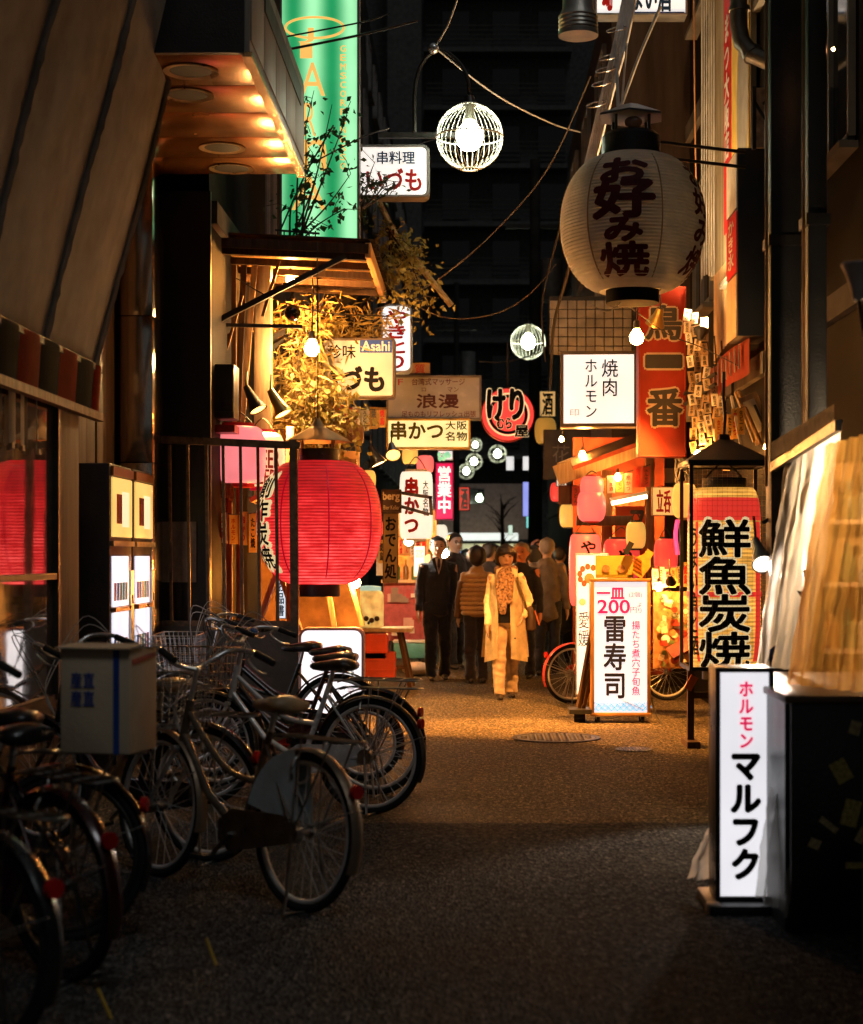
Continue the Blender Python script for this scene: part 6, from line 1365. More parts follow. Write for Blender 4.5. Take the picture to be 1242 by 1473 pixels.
# right background shop wall, door
for k, (px, w_) in enumerate(((905, .2), (958, .22))):
    pass
t = T('sliding_door', 'brown sliding door in the right building behind the small stall', 'door', W(955, 860, 19.1), world=True)
ob('leaf', bx(W(955, 790, 19.12), (.42, .05, 2.1)), pm('brown_door', (.12, .06, .03), .5, var=.3), t); ob('rail', bx(W(955, 778, 19.08), (.42, .03, .04)), DARKWOOD, t); ob('lintel', bx(W(950, 655, 19.08), (.6, .08, .1)), WOOD, t); ob('handle', bx(W(938, 800, 19.07), (.02, .02, .2)), STEEL, t)
ob('junction_box', bx(W(965, 684, 18.6), (.16, .1, .16), bev=.01), pm('offwhite_box', (.6, .52, .42), .5), smooth=35, label='off white junction box under the red vertical sign', cat='junction box')
o = NB()
for k in range(9): tube(o, catm([W(980+rr.uniform(-8, 8), 660, 15.2), W(985+rr.uniform(-14, 14), 690+rr.uniform(-10, 10), 15.1), W(982+rr.uniform(-10, 10), 700+rr.uniform(0, 30), 15.1)], 5), .008, 5)
ob('wire_tangle', o, CABLE, smooth=60, label='tangle of black wires under the red vertical sign', cat='wires', kind='stuff')
# pink neon strip
ob('neon_strip', tube(NB(), catm([W(975, 748, 15.8), W(972, 770, 15.8), W(975, 798, 15.8)]), .02, 8), em('pink_neon', (1.0, .05, .2), 1.4), smooth=60, label='short pink neon strip beside the caged lantern', cat='neon light')

# --- far right lane bits
for p, Y, m_, lab in (((757, 697, 762, 722), 46, WHITEF2, 'small far white light box left of the round emblem'), ((779, 697, 786, 722), 46, WHITEF2, 'small far white light box right of the round emblem')):
    pass
def farbox(px0, py0, px1, py1, Y, mt, lab, cat='sign'):
    return signbox('light_box', lab, cat, (px0, py0, px1, py1), Y, .15, mt, DARKMETAL, .6)
farbox(728, 656, 740, 677, 48, WHITEF2, 'small far white light box at the left of the pair under the round sign')
farbox(752, 656, 763, 677, 48, WHITEF2, 'small far white light box at the right of the pair under the round sign')
t = signbox('vertical_sign', 'far blue lit vertical sign on the right row', 'sign', (752, 693, 763, 743), 44, .1, em('blue_face', (.35, .4, 1.0), .9), DARKMETAL, .6)
farbox(757, 742, 763, 760, 45, em('cyan_face', (.3, 1.0, .9), .8), 'tiny far cyan light under the blue vertical sign')
farbox(731, 755, 738, 770, 60, em('pale_green_face', (.8, 1.0, .8), .8), 'tiny far pale green light at the street end')
bulb('street_light', 'distant greenish street light over the end of the lane', W(690, 717, 62), .13, (.75, 1.0, .6), 12, cord=0)
# bare tree, poles at the end
t = T('bare_tree', 'bare leafless tree at the end of the lane', 'tree', (W(722, 800, 60).x, 60, 0), world=True)
b0 = Vector((W(722, 800, 60).x, 60, 0)); o = NB(); tube(o, [b0, b0+Vector((.05, 0, 1.5)), b0+Vector((0, 0, 3.4))], .09, 8, radii=[.12, .09, .05]); ob('trunk', o, DARKWOOD, t)
o = NB(); rr = random.Random(3)
for k in range(26):
    z = rr.uniform(1.6, 3.3); p = b0+Vector((0, 0, z)); d = Vector((rr.uniform(-1, 1), rr.uniform(-.5, .5), rr.uniform(.3, 1)))*rr.uniform(.4, .9); tube(o, [p, p+d*.5+Vector((0, 0, .1)), p+d], .02, 4, radii=[.025, .015, .006])
ob('branches', o, DARKWOOD, t)
for px, Y, wd, lab in ((657, 58, .22, 'dark pole at the end of the lane beside the magenta banner'), (770, 40, .3, 'dark concrete utility pole on the far right')):
    q = W(px, 800, Y); t = T('utility_pole', lab, 'pole', (q.x, Y, 0)); ob('shaft', cyl(NB(), (0, 0, 0), (0, 0, 11), wd*.6, wd*.4, 14), DARKWALL, t)
    ob('cross_arm', bx((0, 0, 9.4), (1.4, .1, .1)), DARKMETAL, t); ob('transformer', cyl(NB(), (.4, 0, 7.6), (.4, 0, 8.6), .26, n=16), GREYMETAL, t)
t = T('wall_shutter', 'pale grey metal shutter on the far right building', 'shutter', (W(800, 740, 30).x+.2, 30, 1.8), world=True)
for k in range(14): ob('slat', bx((2.44, 30, 1.9+.14*k), (.05, 3.6, .13), (0, .25, 0)), pm('shutter_grey', (.4, .38, .36), .5, .3), t)
# ================================================================== added doors, lanterns and bulbs that brighten the middle distance
for x, y0, y1, lab in ((-2.24, 17.4, 19.6, 'added lit paper door panels on the left behind the white skewer lantern'), (-2.24, 20.2, 24.5, 'added lit paper door panels on the left behind the menu board'), (1.54, 19.6, 23.0, 'added lit paper door panels on the right behind the crowd')):
    t = T('added_lit_doors', lab, 'doors', (x, (y0+y1)/2, 0), world=True, group='added lit lattice doors')  # glowing doors added to brighten the shop fronts
    n = int((y1-y0)/.7)
    for k in range(n):
        a = y0+(y1-y0)*k/n; b = y0+(y1-y0)*(k+1)/n
        p = ob('paper_pane', bx((x, (a+b)/2, 1.15), (.02, b-a-.05, 1.9)), em('added_door_glow', (1.0, .46, .1), 1.1, var=.35, scale=2), t)
        f = NB(); d = .015 if x < 0 else -.015
        for q in range(4): bar(f, (x+d, a+(b-a)*q/3, .2), (x+d, a+(b-a)*q/3, 2.1), .03)
        for q in range(5): bar(f, (x+d, a, .2+.475*q), (x+d, b, .2+.475*q), .025)
        ob('lattice', f, WOOD, p)
r5 = random.Random(31)
for px, py, Y, R_, H_, m_, lab in (
    (528, 690, 18.4, .1, .2, 'yellow_lantern_paper', 'added small amber lantern left of the glaring flood lamp'),
    (612, 668, 23, .12, .24, 'pink_paper', 'added small pink lantern above the white skewer lantern'),
    (540, 760, 18.8, .09, .2, 'red_paper_b', 'added small red lantern between the big red lantern and the dark brown sign'),
    (590, 655, 21, .1, .22, 'yellow_lantern_paper', 'added small amber lantern below the yellow skewer sign'),
    (632, 770, 27, .14, .34, 'white_lantern_paper', 'added far white lantern below the magenta banner'),
    (818, 742, 22, .12, .3, 'yellow_lantern_paper', 'added amber lantern at the right edge of the crowd'),
    (803, 708, 25, .12, .28, 'red_paper_b', 'added far red lantern at the corner of the pale shutter'),
    (915, 770, 16.6, .1, .26, 'yellow_lantern_paper', 'added amber lantern hanging under the fluorescent tube'),
    (958, 800, 16.4, .12, .34, 'red_paper_b', 'added red lantern between the stall post and the caged lantern')):
    lantern('added_lantern', lab, W(px, py, Y), R_, H_, MC[m_], BLACK, rend=.5, p=2.6, ribs=10, endh=.02, n=28, hang=.08, group='small paper lanterns added for glow along the shops')  # lanterns added to make the shop rows glow
for px, py, Y, w_, lab in ((560, 800, 20.6, 40, 'added bare bulb over the counter behind the dark brown sign'), (606, 760, 22.6, 40, 'added bare bulb over the skewer shop shelves'), (838, 655, 17.6, 50, 'added bare bulb under the stall eave corner'), (948, 845, 15.3, 26, 'added bare bulb above the food picture board'), (905, 745, 17.9, 40, 'added bare bulb behind the stall cross beam'), (1004, 655, 14.7, 16, 'added bare bulb among the wooden menu tags')):
    bulb('bare_bulb', lab, W(px, py, Y), .035, WARM, w_*2.2, cord=.2, group='bare bulbs added for light along the shops')  # extra bulbs added to light the walls on both sides

def slips(label, a, b, n, w_, h_, seed, words, mats, group='rows of paper menus along the shops'):
    "a row of paper menu slips hanging from a cord between two points"
    a, b = Vector(a), Vector(b); r = random.Random(seed)
    t = T('menu_row', label, 'menu', (a+b)/2, world=True, group=group)
    ob('cord', tube(NB(), [a, a.lerp(b, .5)-Vector((0, 0, .02)), b], .004, 4), CABLE, t)
    for k in range(n):
        p = a.lerp(b, (k+.5)/n)+Vector((0, r.uniform(-.03, .03), -h_*.5+r.uniform(-.02, .02)))
        hh = h_*r.uniform(.8, 1.15)
        s_ = ob('slip', grid(NB(), 2, 4, lambda u, v: p+Vector(((u-.5)*w_, .012*math.sin(v*4+k), (v-.5)*hh)), .002), r.choice(mats), t, smooth=60)
        lt = glyphs(r.choice(words), w_*.5, hh*.75, .03, True); lt.transform(Matrix.Translation(p+Vector((0, -.018, 0))) @ Matrix.Rotation(PI/2, 4, 'X')); ob('lettering', lt, r.choice([CHAR, REDINK]), s_, smooth=0)
YP = paper('yellow_paper', (.75, .5, .15), .3); RP = paper('red_paper', (.55, .08, .05), .3)
WORDS = ['焼鳥', '生ビール', '串かつ', 'たこ焼', '日本酒', '定食', 'ホルモン', 'うどん']
slips('row of paper menus over the counter behind the trestle table', W(522, 775, 18.8), W(560, 778, 19.4), 5, .07, .24, 1, WORDS, [WHITEPAPER, YP])
slips('row of paper menus over the skewer shop shelves', W(556, 770, 21.4), W(622, 772, 22.6), 8, .07, .26, 2, WORDS, [WHITEPAPER, YP, RP])
slips('row of paper menus under the stall eave beam', W(822, 700, 17.0), W(936, 668, 17.0), 9, .08, .22, 3, WORDS, [WHITEPAPER, YP, RP])
slips('row of paper menus above the food picture board', W(938, 815, 15.5), W(1000, 812, 15.2), 7, .055, .2, 4, WORDS, [WHITEPAPER, YP])
slips('row of paper menus hanging on the timber front left of the big red lantern', W(300, 735, 13.9), W(372, 738, 14.1), 5, .07, .3, 5, WORDS, [YP, WHITEPAPER])
slips('row of paper menus beneath the beige sign', W(470, 585, 16.0), W(556, 588, 16.2), 7, .08, .2, 6, WORDS, [YP, WHITEPAPER, RP])
slips('row of paper menus high on the right wall below the black sign box', W(1030, 600, 14.4), W(1070, 585, 13.6), 5, .06, .22, 7, WORDS, [YP, WHITEPAPER])
for p, Y, d, face, fr, tx, ink, lab in (
    ((520, 590, 556, 612), 18.6, .1, em('orange_sign_face', (1.0, .45, .1), .8), DARKWOOD, '酒場', INK, 'small orange lit bar sign under the beige sign'),
    ((630, 648, 652, 662), 24, .1, em('cool_sign_b', (.8, .95, 1.0), .85), ALU, '薬', REDINK, 'tiny white lit sign just above the magenta banner'),
    ((776, 562, 800, 600), 27, .12, em('amber_sign_b', (1.0, .6, .2), .5), DARKMETAL, '酒', INK, 'far amber lit sign right of the round red sign'),
    ((800, 660, 816, 700), 21, .08, em('white_sign_b', (1.0, .9, .75), .8), DARKMETAL, '居酒屋', INK, 'thin white lit sign at the left end of the stall eave'),
    ((938, 700, 972, 742), 16.9, .08, em('amber_sign_c', (1.0, .55, .15), .75), WOOD, '立呑', REDINK, 'amber lit drinks sign between the stall and the caged lantern'),
    ((660, 700, 676, 735), 30, .1, em('red_sign_b', (1.0, .08, .05), .7), DARKMETAL, '酒', WHITEPAPER, 'far red lit sign right of the magenta banner')):
    x0, y0, x1, y1 = p; m_ = (x1-x0)*.2
    signbox('shop_sign', lab, 'sign', p, Y, d, face, fr, 1.2, [(tx, (x0+m_, y0+m_*.7, x1-m_, y1-m_*.7), ink, dict(vertical=(y1-y0) > (x1-x0)*1.3, bold=.02))], group='small lit signs along the lane')
# ================================================================== PEOPLE
def blob(chains, voxel, smooth_it=6, cloth=0.0):
    """chains: lists of (x,y,z,rx[,ry]) lofted closed, united by voxel remesh into one continuous surface"""
    bm = NB()
    for ch in chains:
        rings = []; n = 14
        P = [Vector(c[:3]) for c in ch]
        for i, c in enumerate(ch):
            a = P[max(i-1, 0)]; b = P[min(i+1, len(P)-1)]; t = (b-a).normalized()
            ref = Vector((1, 0, 0)) if abs(t.x) < .8 else Vector((0, 1, 0))
            u = (ref-t*ref.dot(t)).normalized(); v = t.cross(u)
            rx = c[3]; ry = c[4] if len(c) > 4 else c[3]
            rings.append([bm.verts.new(P[i]+u*rx*math.cos(2*PI*k/n)+v*ry*math.sin(2*PI*k/n)) for k in range(n)])
        for A, B_ in zip(rings, rings[1:]):
            for k in range(n): bm.faces.new((A[k], A[(k+1) % n], B_[(k+1) % n], B_[k]))
        c0 = bm.verts.new(P[0]-(P[1]-P[0]).normalized()*ch[0][3]*.5); c1 = bm.verts.new(P[-1]+(P[-1]-P[-2]).normalized()*ch[-1][3]*.5)
        for k in range(n): bm.faces.new((c0, rings[0][(k+1) % n], rings[0][k])); bm.faces.new((c1, rings[-1][k], rings[-1][(k+1) % n]))
    bmesh.ops.recalc_face_normals(bm, faces=bm.faces)
    me = bpy.data.meshes.new('blob'); bm.to_mesh(me); bm.free()
    o = bpy.data.objects.new('blob', me); COL.objects.link(o)
    m = o.modifiers.new('r', 'REMESH'); m.mode = 'VOXEL'; m.voxel_size = voxel
    if smooth_it: s_ = o.modifiers.new('s', 'SMOOTH'); s_.factor = .5; s_.iterations = smooth_it
    dg = bpy.context.evaluated_depsgraph_get(); out = bpy.data.meshes.new_from_object(o.evaluated_get(dg))
    bpy.data.objects.remove(o); bpy.data.meshes.remove(me)
    if cloth:
        nrm = [v.normal.copy() for v in out.vertices]
        for v, n_ in zip(out.vertices, nrm):
            p = v.co
            d = mnoise.noise(Vector((p.x*14, p.y*14, p.z*6)))+.6*mnoise.noise(Vector((p.x*9+p.z*16, p.y*12, p.z*20)))
            v.co = p+n_*cloth*(d-.1)
    return out
SKIN = pm('skin', (.42, .25, .16), .5, var=.12, scale=20, bump=.05)
def mix(a, b, t): return tuple(x+(y-x)*t for x, y in zip(a, b))
def person(label, px, Y, h, facing=0.0, top=(.02, .02, .022), legs=(.02, .02, .022), hair=(.012, .01, .009), hairstyle='short', style='jacket', stride=.12, arms=((.04, 0), (.04, 0)), vox=.014, detail=True, turn=0.0, bag=False, female=False, hem=None, cap=None, pocket=False, skin=None, glasses=False):
    "local: facing -y"
    X = (px-VX)/F*Y
    t = T('person', label, 'person', (X, Y, 0), facing)
    k = h
    sk = skin or SKIN
    hw = .05*k if not female else .046*k      # half hip spacing
    sw = .1*k if not female else .086*k     # half shoulder
    def leg(sx, st):   # joints: hip, knee, ankle
        return [Vector((sx*hw, 0, .52*k)), Vector((sx*hw*1.05, -st*.55*k*.5-.008*k, .275*k)), Vector((sx*hw*1.05, -st*.5*k+.01*k, .045*k))]
    L = [leg(-1, stride), leg(1, -stride)]
    sh = [Vector((sx*sw, 0, .803*k)) for sx in (-1, 1)]
    A = []
    for i, sx in enumerate((-1, 1)):
        out, fw = arms[i]
        e = sh[i]+Vector((sx*(.012+out*.6)*k, .01*k-fw*.3*k, -.175*k))
        w_ = e+Vector((sx*(-.01 if fw > .2 else .01)*k, -.03*k-fw*.35*k, -.14*k))
        if pocket and i == 1: e = sh[i]+Vector((.07*k, .045*k, -.165*k)); w_ = e+Vector((-.05*k, -.075*k, -.1*k))
        A.append((sh[i], e, w_))
    nk = Vector((0, .005*k, .85*k)); hc = Vector((0, -.012*k, .93*k))
    B_ = []
    # torso, neck
    B_.append([(0, 0, .5*k, .085*k, .062*k), (0, 0, .58*k, .078*k, .055*k), (0, 0, .66*k, .075*k, .055*k), (0, 0, .75*k, .092*k, .062*k), (0, .005*k, .81*k, .085*k, .05*k), (0, .005*k, .835*k, .045*k, .04*k)])
    B_.append([(0, .008*k, .82*k, .036*k), (0, .0, .885*k, .032*k)])
    # head: skull + jaw + nose + ears
    B_.append([(0, .008*k, .985*k, .025*k, .03*k), (0, .004*k, .972*k, .043*k, .052*k), (0, 0, .95*k, .05*k, .06*k), (0, -.002*k, .925*k, .05*k, .059*k), (0, -.008*k, .9*k, .045*k, .05*k), (0, -.016*k, .88*k, .033*k, .036*k), (0, -.022*k, .868*k, .018*k, .02*k)])
    B_.append([(0, -.056*k, .934*k, .005*k), (0, -.066*k, .918*k, .009*k), (0, -.06*k, .912*k, .01*k)])
    for sx in (-1, 1): B_.append([(sx*.05*k, .004*k, .94*k, .007*k, .012*k), (sx*.055*k, .006*k, .925*k, .007*k, .014*k), (sx*.051*k, .004*k, .91*k, .006*k, .009*k)])
    B_.append([(-.014*k, -.05*k, .889*k, .005*k), (.014*k, -.05*k, .889*k, .005*k)])   # lips
    for i, sx in enumerate((-1, 1)):
        s0, e, w_ = A[i]
        B_.append([(*s0, .036*k), (*s0.lerp(e, .5), .03*k), (*e, .025*k), (*e.lerp(w_, .4), .024*k), (*w_, .016*k)])
        d = (w_-e).normalized(); pal = w_+d*.05*k
        B_.append([(*w_, .015*k, .013*k), (*w_.lerp(pal, .5), .014*k, .022*k), (*pal, .012*k, .021*k)])
        side = Vector((0, 1, 0))
        for q in range(4):
            r0 = pal+side*(-.016+.0107*q)*k; ln = (.034, .042, .04, .03)[q]*k
            B_.append([(*r0, .0065*k), (*(r0+d*ln*.5+Vector((-sx*.004*k, 0, 0))), .006*k), (*(r0+d*ln+Vector((-sx*.012*k, 0, 0))), .005*k)])
        th = w_+d*.02*k+Vector((0, -.018*k, 0)); B_.append([(*th, .008*k), (*(th+d*.02*k+Vector((0, -.012*k, 0))), .007*k), (*(th+d*.04*k+Vector((0, -.014*k, 0))), .005*k)])
        h_, kn, an = L[i]
        B_.append([(*h_, .05*k), (*h_.lerp(kn, .5), .044*k), (*kn, .033*k), (*kn.lerp(an, .35), .033*k), (*an, .02*k)])
        B_.append([(*(an+Vector((0, .03*k, -.02*k))), .02*k), (*(an+Vector((0, -.03*k, -.025*k))), .02*k), (*(an+Vector((0, -.085*k, -.032*k))), .013*k)])
    body = ob('body', blob(B_, vox*.62 if detail else vox, 3), sk, t, smooth=180)
    # eyes & brows
    if detail:
        ey = NB()
        for sx in (-1, 1): sph(ey, (sx*.02*k, -.055*k, .934*k), .0075*k, 8, 6, (1.3, .5, .45))
        ob('eyes', ey, pm('eye_dark', (.02, .015, .012), .2), body)
        br = NB()
        for sx in (-1, 1): tube(br, [(sx*.01*k, -.059*k, .945*k), (sx*.022*k, -.0585*k, .9485*k), (sx*.034*k, -.052*k, .945*k)], .0026*k, 5)
        ob('eyebrows', br, pm('hair_%g' % hair[0], hair, .45), body)
        mo = NB(); tube(mo, [(-.013*k, -.054*k, .889*k), (0, -.057*k, .8893*k), (.013*k, -.054*k, .889*k)], .0018*k, 5); ob('mouth', mo, pm('lip', (.28, .12, .08), .5), body)
    # hair
    HM = pm('hair_%g' % hair[0], hair, .45, var=.4, scale=60, stretch=(6, 6, 1), bump=.5, bscale=120)
    def ch(*rows): return [tuple(x*k for x in r_) for r_ in rows]
    if hairstyle == 'short': H_ = [ch((0, .006, 1.004, .02), (0, .006, .996, .04, .042), (0, .006, .983, .051, .058), (0, .008, .969, .055, .062), (0, .03, .953, .056, .042), (0, .033, .925, .05, .037), (0, .035, .9, .037, .029))] + [ch((sx*.047, -.012, .966, .012), (sx*.052, -.006, .944, .008), (sx*.051, -.003, .928, .004)) for sx in (-1, 1)]
    else: H_ = [ch((0, .004, 1.012, .025), (0, .004, 1.0, .05, .05), (0, .004, .984, .061, .064), (0, .004, .966, .065, .069), (0, .024, .95, .068, .056), (0, .03, .92, .066, .05), (0, .034, .893, .056, .04), (0, .036, .876, .04, .03)), ch((-.052, -.026, .958, .016), (-.024, -.054, .958, .012), (.02, -.056, .966, .01), (.05, -.028, .962, .013))] + [ch((sx*.056, -.016, .962, .016), (sx*.062, -.004, .93, .015), (sx*.056, .004, .895, .012)) for sx in (-1, 1)]
    if cap: H_ = [H_[0]]
    hm = blob(H_, vox*.7, 2); ho = ob('hair', hm, HM, t, smooth=180)
    if cap:
        ob('cap', blob([[(0, .005*k, 1.008*k, .03*k), (0, .005*k, .99*k, .055*k, .06*k), (0, .004*k, .965*k, .06*k, .068*k)], [(-.02*k, -.06*k, .965*k, .02*k, .008*k), (0, -.09*k, .958*k, .03*k, .007*k), (.02*k, -.06*k, .965*k, .02*k, .008*k)]], vox*.7, 2), pm('cap_%g' % cap[0], cap, .7), t, smooth=180)
    if glasses:
        g_ = NB()
        for sx in (-1, 1): tube(g_, [(sx*.021*k+.013*k*math.cos(a), -.063*k, .934*k+.01*k*math.sin(a)) for a in [2*PI*q/14 for q in range(14)]], .0015*k, 4, closed=True)
        tube(g_, [(-.008*k, -.064*k, .936*k), (.008*k, -.064*k, .936*k)], .0015*k, 4); ob('glasses', g_, BLACK, t, smooth=60)
    # trousers
    TR = []
    for i in (0, 1):
        h_, kn, an = L[i]
        TR.append([(*(h_+Vector((0, 0, .02*k))), .06*k), (*h_.lerp(kn, .5), .053*k), (*kn, .044*k), (*kn.lerp(an, .5), .042*k), (*(an+Vector((0, 0, .03*k))), .04*k), (*(an+Vector((0, -.005*k, -.012*k))), .042*k)])
    TR.append([(0, 0, .49*k, .085*k, .062*k), (0, 0, .56*k, .09*k, .066*k), (0, 0, .6*k, .086*k, .062*k)])
    ob('trousers', blob(TR, vox, 4, .014), pm('cloth_%g_%g_%g' % legs, legs, .8, var=.3, scale=14, bump=.5, bscale=28, sheen=.2), t, smooth=180)
    for i in (0, 1):
        an = L[i][2]; ob('shoe', blob([[(*(an+Vector((0, .036*k, -.025*k))), .02*k), (*(an+Vector((0, 0, -.018*k))), .026*k), (*(an+Vector((0, -.05*k, -.027*k))), .023*k, .018*k), (*(an+Vector((0, -.098*k, -.031*k))), .015*k, .012*k)]], vox*.8, 2), pm('shoe_leather', (.02, .016, .014), .3), t, smooth=180)
    # top garment
    TM = pm('cloth_%g_%g_%g' % top, top, .75, var=.25, scale=12, bump=.55, bscale=22, sheen=.25)
    hz = hem or (.46 if style == 'jacket' else .3)
    J = []
    fl = .03*k if style == 'coat' else 0
    J.append([(0, .0, hz*k, .098*k+fl, .075*k+fl*.6), (0, 0, .56*k, .098*k, .073*k), (0, 0, .66*k, .095*k, .07*k), (0, 0, .75*k, .1*k, .072*k), (0, .005*k, .8*k, .094*k, .06*k), (0, .008*k, .832*k, .062*k, .048*k), (0, .012*k, .855*k, .046*k, .042*k)])
    for i in (0, 1):
        s0, e, w_ = A[i]; d = (w_-e).normalized()
        J.append([(*(s0+Vector(((-.02 if i == 0 else .02)*-.6*k, 0, .004*k))), .043*k), (*s0.lerp(e, .5), .037*k), (*e, .034*k), (*e.lerp(w_, .5), .031*k), (*(w_+d*.004*k), .028*k)])
    jo = ob('jacket' if style != 'coat' else 'coat', blob(J, vox, 5, .013), TM, t, smooth=180)
    return t, k, jo, A
def front_v(t, k, shirt, tie=None, depth=.1):
    "shirt front and tie in the jacket's neck opening"
    y = -.078*k
    o = prism(NB(), [(-.032*k, .852*k), (.032*k, .852*k), (0, (.852-depth)*k)], y-.004, y+.02); ob('shirt_front', o, pm('shirt_%g' % shirt[0], shirt, .7), t)
    if tie:
        o = prism(NB(), [(-.009*k, .85*k), (.009*k, .85*k), (.012*k, .8*k), (0, .76*k), (-.012*k, .8*k)], y-.01, y-.003); ob('tie', o, pm('tie_dark', tie, .5), t)
    for sx in (-1, 1):
        o = prism(NB(), [(sx*.028*k, .86*k), (sx*.05*k, .845*k), (sx*.034*k, .79*k), (sx*.002*k, (.85-depth)*k), (sx*.006*k, (.862-depth)*k)], y-.008, y+.004); ob('lapel', o, pm('lapel_dark', (.015, .015, .017), .6), t)

# --- the woman in the beige coat
COAT = (.75, .6, .36)
t, k, jo, A = person('woman in a long beige coat and patterned scarf walking toward the camera', 728, 17.6, 1.6, .08, COAT, (.5, .37, .24), (.016, .011, .008), 'bob', 'coat', .17, ((.03, .05), (.05, 0)), .012, True, female=True, pocket=True, hem=.5)
CM = MC['cloth_%g_%g_%g' % COAT]
def panel(sx, x0, x1):
    return grid(NB(), 14, 20, lambda u, v: Vector((sx*(x0+(x1-x0)*u)*k*(1.0+.22*(1-v)), (-.092+.085*u**2.2-.02*(1-v)*(1-u)+.006*math.sin(u*11+v*3))*k, (.27+.5*v-.03*u*(1-v))*k)), .012)
for sx, x0, x1 in ((-1, .055, .118), (1, .018, .118)): ob('coat_front', panel(sx, x0, x1), CM, t, smooth=80)
ob('coat_back', grid(NB(), 20, 16, lambda u, v: Vector(((-.13+.26*u)*k*(1.02+.2*(1-v)), (.03+.055*math.sin(u*PI)+.025*(1-v)+.006*math.sin(u*19))*k, (.27+.33*v)*k)), .012), CM, t, smooth=80)
for sx in (-1, 1): ob('collar', prism(NB(), [(sx*.03*k, .865*k), (sx*.068*k, .85*k), (sx*.07*k, .805*k), (sx*.034*k, .79*k)], -.075*k, -.055*k), CM, t)
ob('dark_top', grid(NB(), 8, 10, lambda u, v: Vector(((-.06+.1*u)*k, (-.088-.008*math.sin(u*PI))*k, (.5+.24*v)*k)), .01), pm('dark_knit', (.02, .02, .025), .8), t, smooth=80)
SCARF = pm('patterned_scarf', (.3, .18, .1), .8, var=.9, scale=45, bump=.6, dirt=(.025, .014, .012))
ob('scarf', blob([[(.055*k*math.cos(a), -.01*k-.062*k*math.sin(a), (.845+.01*math.sin(2*a))*k, .026*k) for a in [-.6+(PI+1.2)*q/12 for q in range(13)]], [(-.03*k, -.085*k, .83*k, .034*k, .02*k), (-.04*k, -.1*k, .74*k, .042*k, .016*k), (-.035*k, -.105*k, .65*k, .038*k, .013*k), (-.03*k, -.102*k, .56*k, .022*k, .01*k)], [(.02*k, -.088*k, .82*k, .026*k, .018*k), (.012*k, -.102*k, .72*k, .03*k, .015*k), (.01*k, -.104*k, .63*k, .022*k, .012*k)]], .01, 3), SCARF, t, smooth=180)
ob('coat_button', sph(NB(), (.05*k, -.1*k, .4*k), .01, 8, 6), BLACK, t)
ob('bag_strap', tube(NB(), catm([(.065*k, -.045*k, .84*k), (.075*k, -.085*k, .76*k), (.11*k, -.07*k, .66*k), (.15*k, .0, .55*k)]), .012, 6), pm('olive_strap', (.12, .09, .04), .6), t, smooth=60)
ob('shoulder_bag', blob([[(.15*k, .03*k, .6*k, .03*k, .06*k), (.165*k, .03*k, .53*k, .04*k, .085*k), (.165*k, .03*k, .45*k, .04*k, .085*k)]], .015, 3), pm('bag_leather', (.05, .03, .02), .5), t, smooth=180)
ob('bag_trim', bx((.205*k, -.02*k, .53*k), (.012, .03, .16), (0, -.3, 0)), pm('orange_trim', (.5, .12, .03), .5), t)
# --- suited man
t, k, jo, A = person('man in a dark suit and tie walking beside the woman', 630, 20.2, 1.73, .12, (.014, .014, .016), (.013, .013, .015), style='jacket', stride=.1, arms=((.025, .02), (.02, .05)), vox=.013)
front_v(t, k, (.65, .55, .48), (.04, .03, .05), .11)
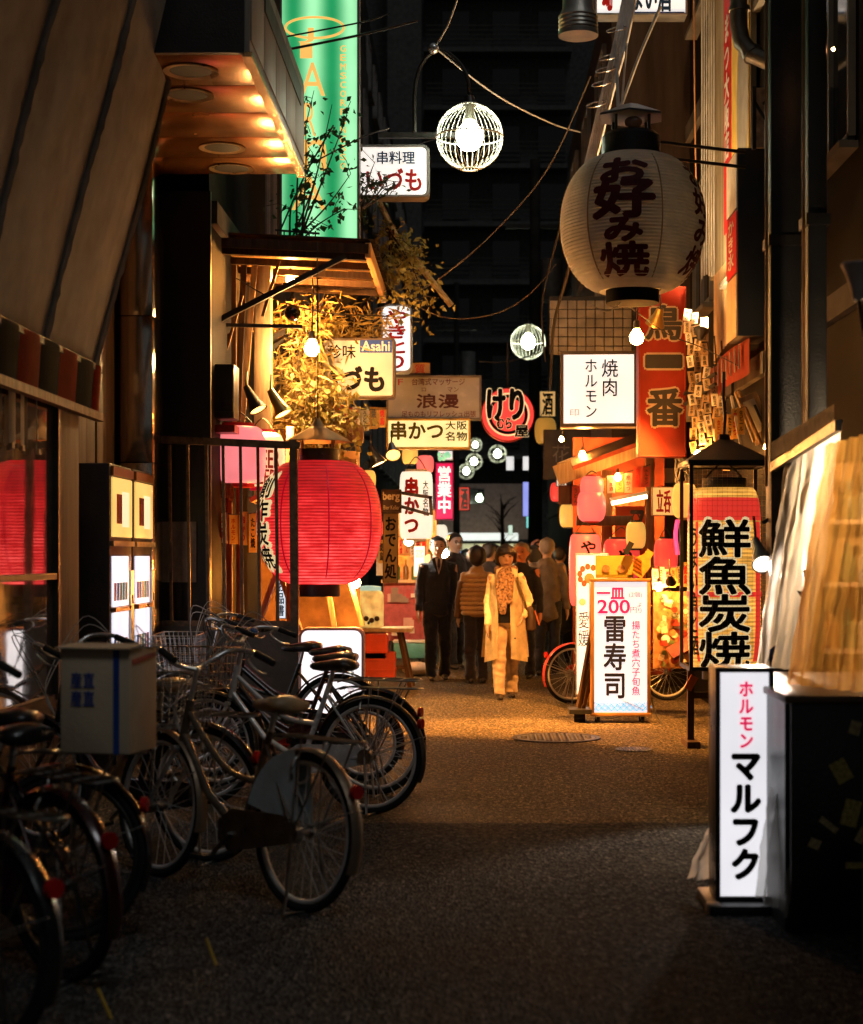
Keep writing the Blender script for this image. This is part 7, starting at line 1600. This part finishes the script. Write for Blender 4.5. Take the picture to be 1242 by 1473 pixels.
# --- the others, mostly seen from behind
person('tall man in glasses and dark coat behind the suited man', 655, 22.3, 1.8, .5, (.02, .018, .018), (.015, .015, .015), style='coat', vox=.018, glasses=True, hem=.38, skin=pm('pale_skin', (.5, .36, .28), .5, bump=0))
t, k, jo, A = person('person seen from behind in a tan quilted down vest', 686, 19.7, 1.6, PI+.1, (.42, .24, .09), (.025, .02, .02), (.014, .01, .008), 'bob', 'jacket', .05, ((.03, .1), (.03, .1)), .014, female=True, hem=.5)
for q in range(9):
    z = (.52+.034*q)*k; rx = (.1+.012*math.sin(q*.5))*k
    ob('quilt_tube', blob([[(rx*math.cos(a), .075*k*math.sin(a), z, .019*k) for a in [-.5+(PI+1.0)*i/14 for i in range(15)]]], .014, 2), MC['cloth_%g_%g_%g' % (.42, .24, .09)], jo, smooth=180)
for i in (0, 1): ob('sleeve', blob([[(*A[i][0].lerp(A[i][1], .3), .046*k), (*A[i][1], .042*k), (*A[i][2], .035*k)]], .016, 3), pm('brown_sleeve', (.14, .08, .04), .8), t, smooth=180)
t, k, jo, A = person('orange lit grey haired man behind the woman in the beige coat', 750, 20.4, 1.66, -.25, (.025, .022, .02), (.02, .02, .02), (.3, .2, .1), vox=.016, skin=pm('orange_lit_skin', (.6, .2, .08), .5, bump=0))  # orange lamp light on the face is put into the skin colour
person('tall man seen from behind in a grey brown tweed jacket', 787, 21.0, 1.72, PI-.1, (.16, .115, .07), (.02, .018, .018), (.22, .17, .12), style='jacket', stride=.06, vox=.015, hem=.42, detail=False)
person('person in a pink cap beyond the tweed jacket', 773, 25, 1.72, PI+.3, (.03, .025, .025), (.02, .02, .02), vox=.02, detail=False, cap=(.6, .25, .18))
person('person in a black coat at the right edge of the crowd', 806, 23.4, 1.62, PI-.3, (.015, .015, .016), (.015, .015, .015), vox=.02, style='coat', detail=False)
person('dark haired person far back between the two men', 671, 25.5, 1.6, PI, (.05, .03, .025), (.02, .02, .02), vox=.022, detail=False)
person('dark dressed person far back over the quilted vest', 712, 27, 1.68, PI+.2, (.04, .035, .03), (.02, .02, .02), vox=.022, detail=False)
person('woman with loose hair farther down the lane', 757, 28, 1.7, PI, (.1, .06, .04), (.02, .02, .02), (.04, .025, .015), 'bob', vox=.022, detail=False, female=True)
person('distant pedestrian near the lit shop front', 700, 38, 1.66, .2, (.06, .05, .05), (.03, .03, .03), vox=.025, detail=False)

person('person in a dark anorak half hidden behind the quilted vest', 704, 21.8, 1.66, PI-.4, (.03, .028, .03), (.02, .02, .02), vox=.02, detail=False, stride=.08)
person('person in a brown jumper between the beige coat and the tweed jacket', 766, 22.6, 1.62, PI+.5, (.09, .05, .03), (.02, .02, .02), (.02, .015, .012), 'bob', vox=.02, detail=False, female=True)
person('person in a black jacket walking behind the suited man at the counter', 612, 23.6, 1.64, .3, (.03, .028, .028), (.02, .02, .02), vox=.02, detail=False, stride=.1)
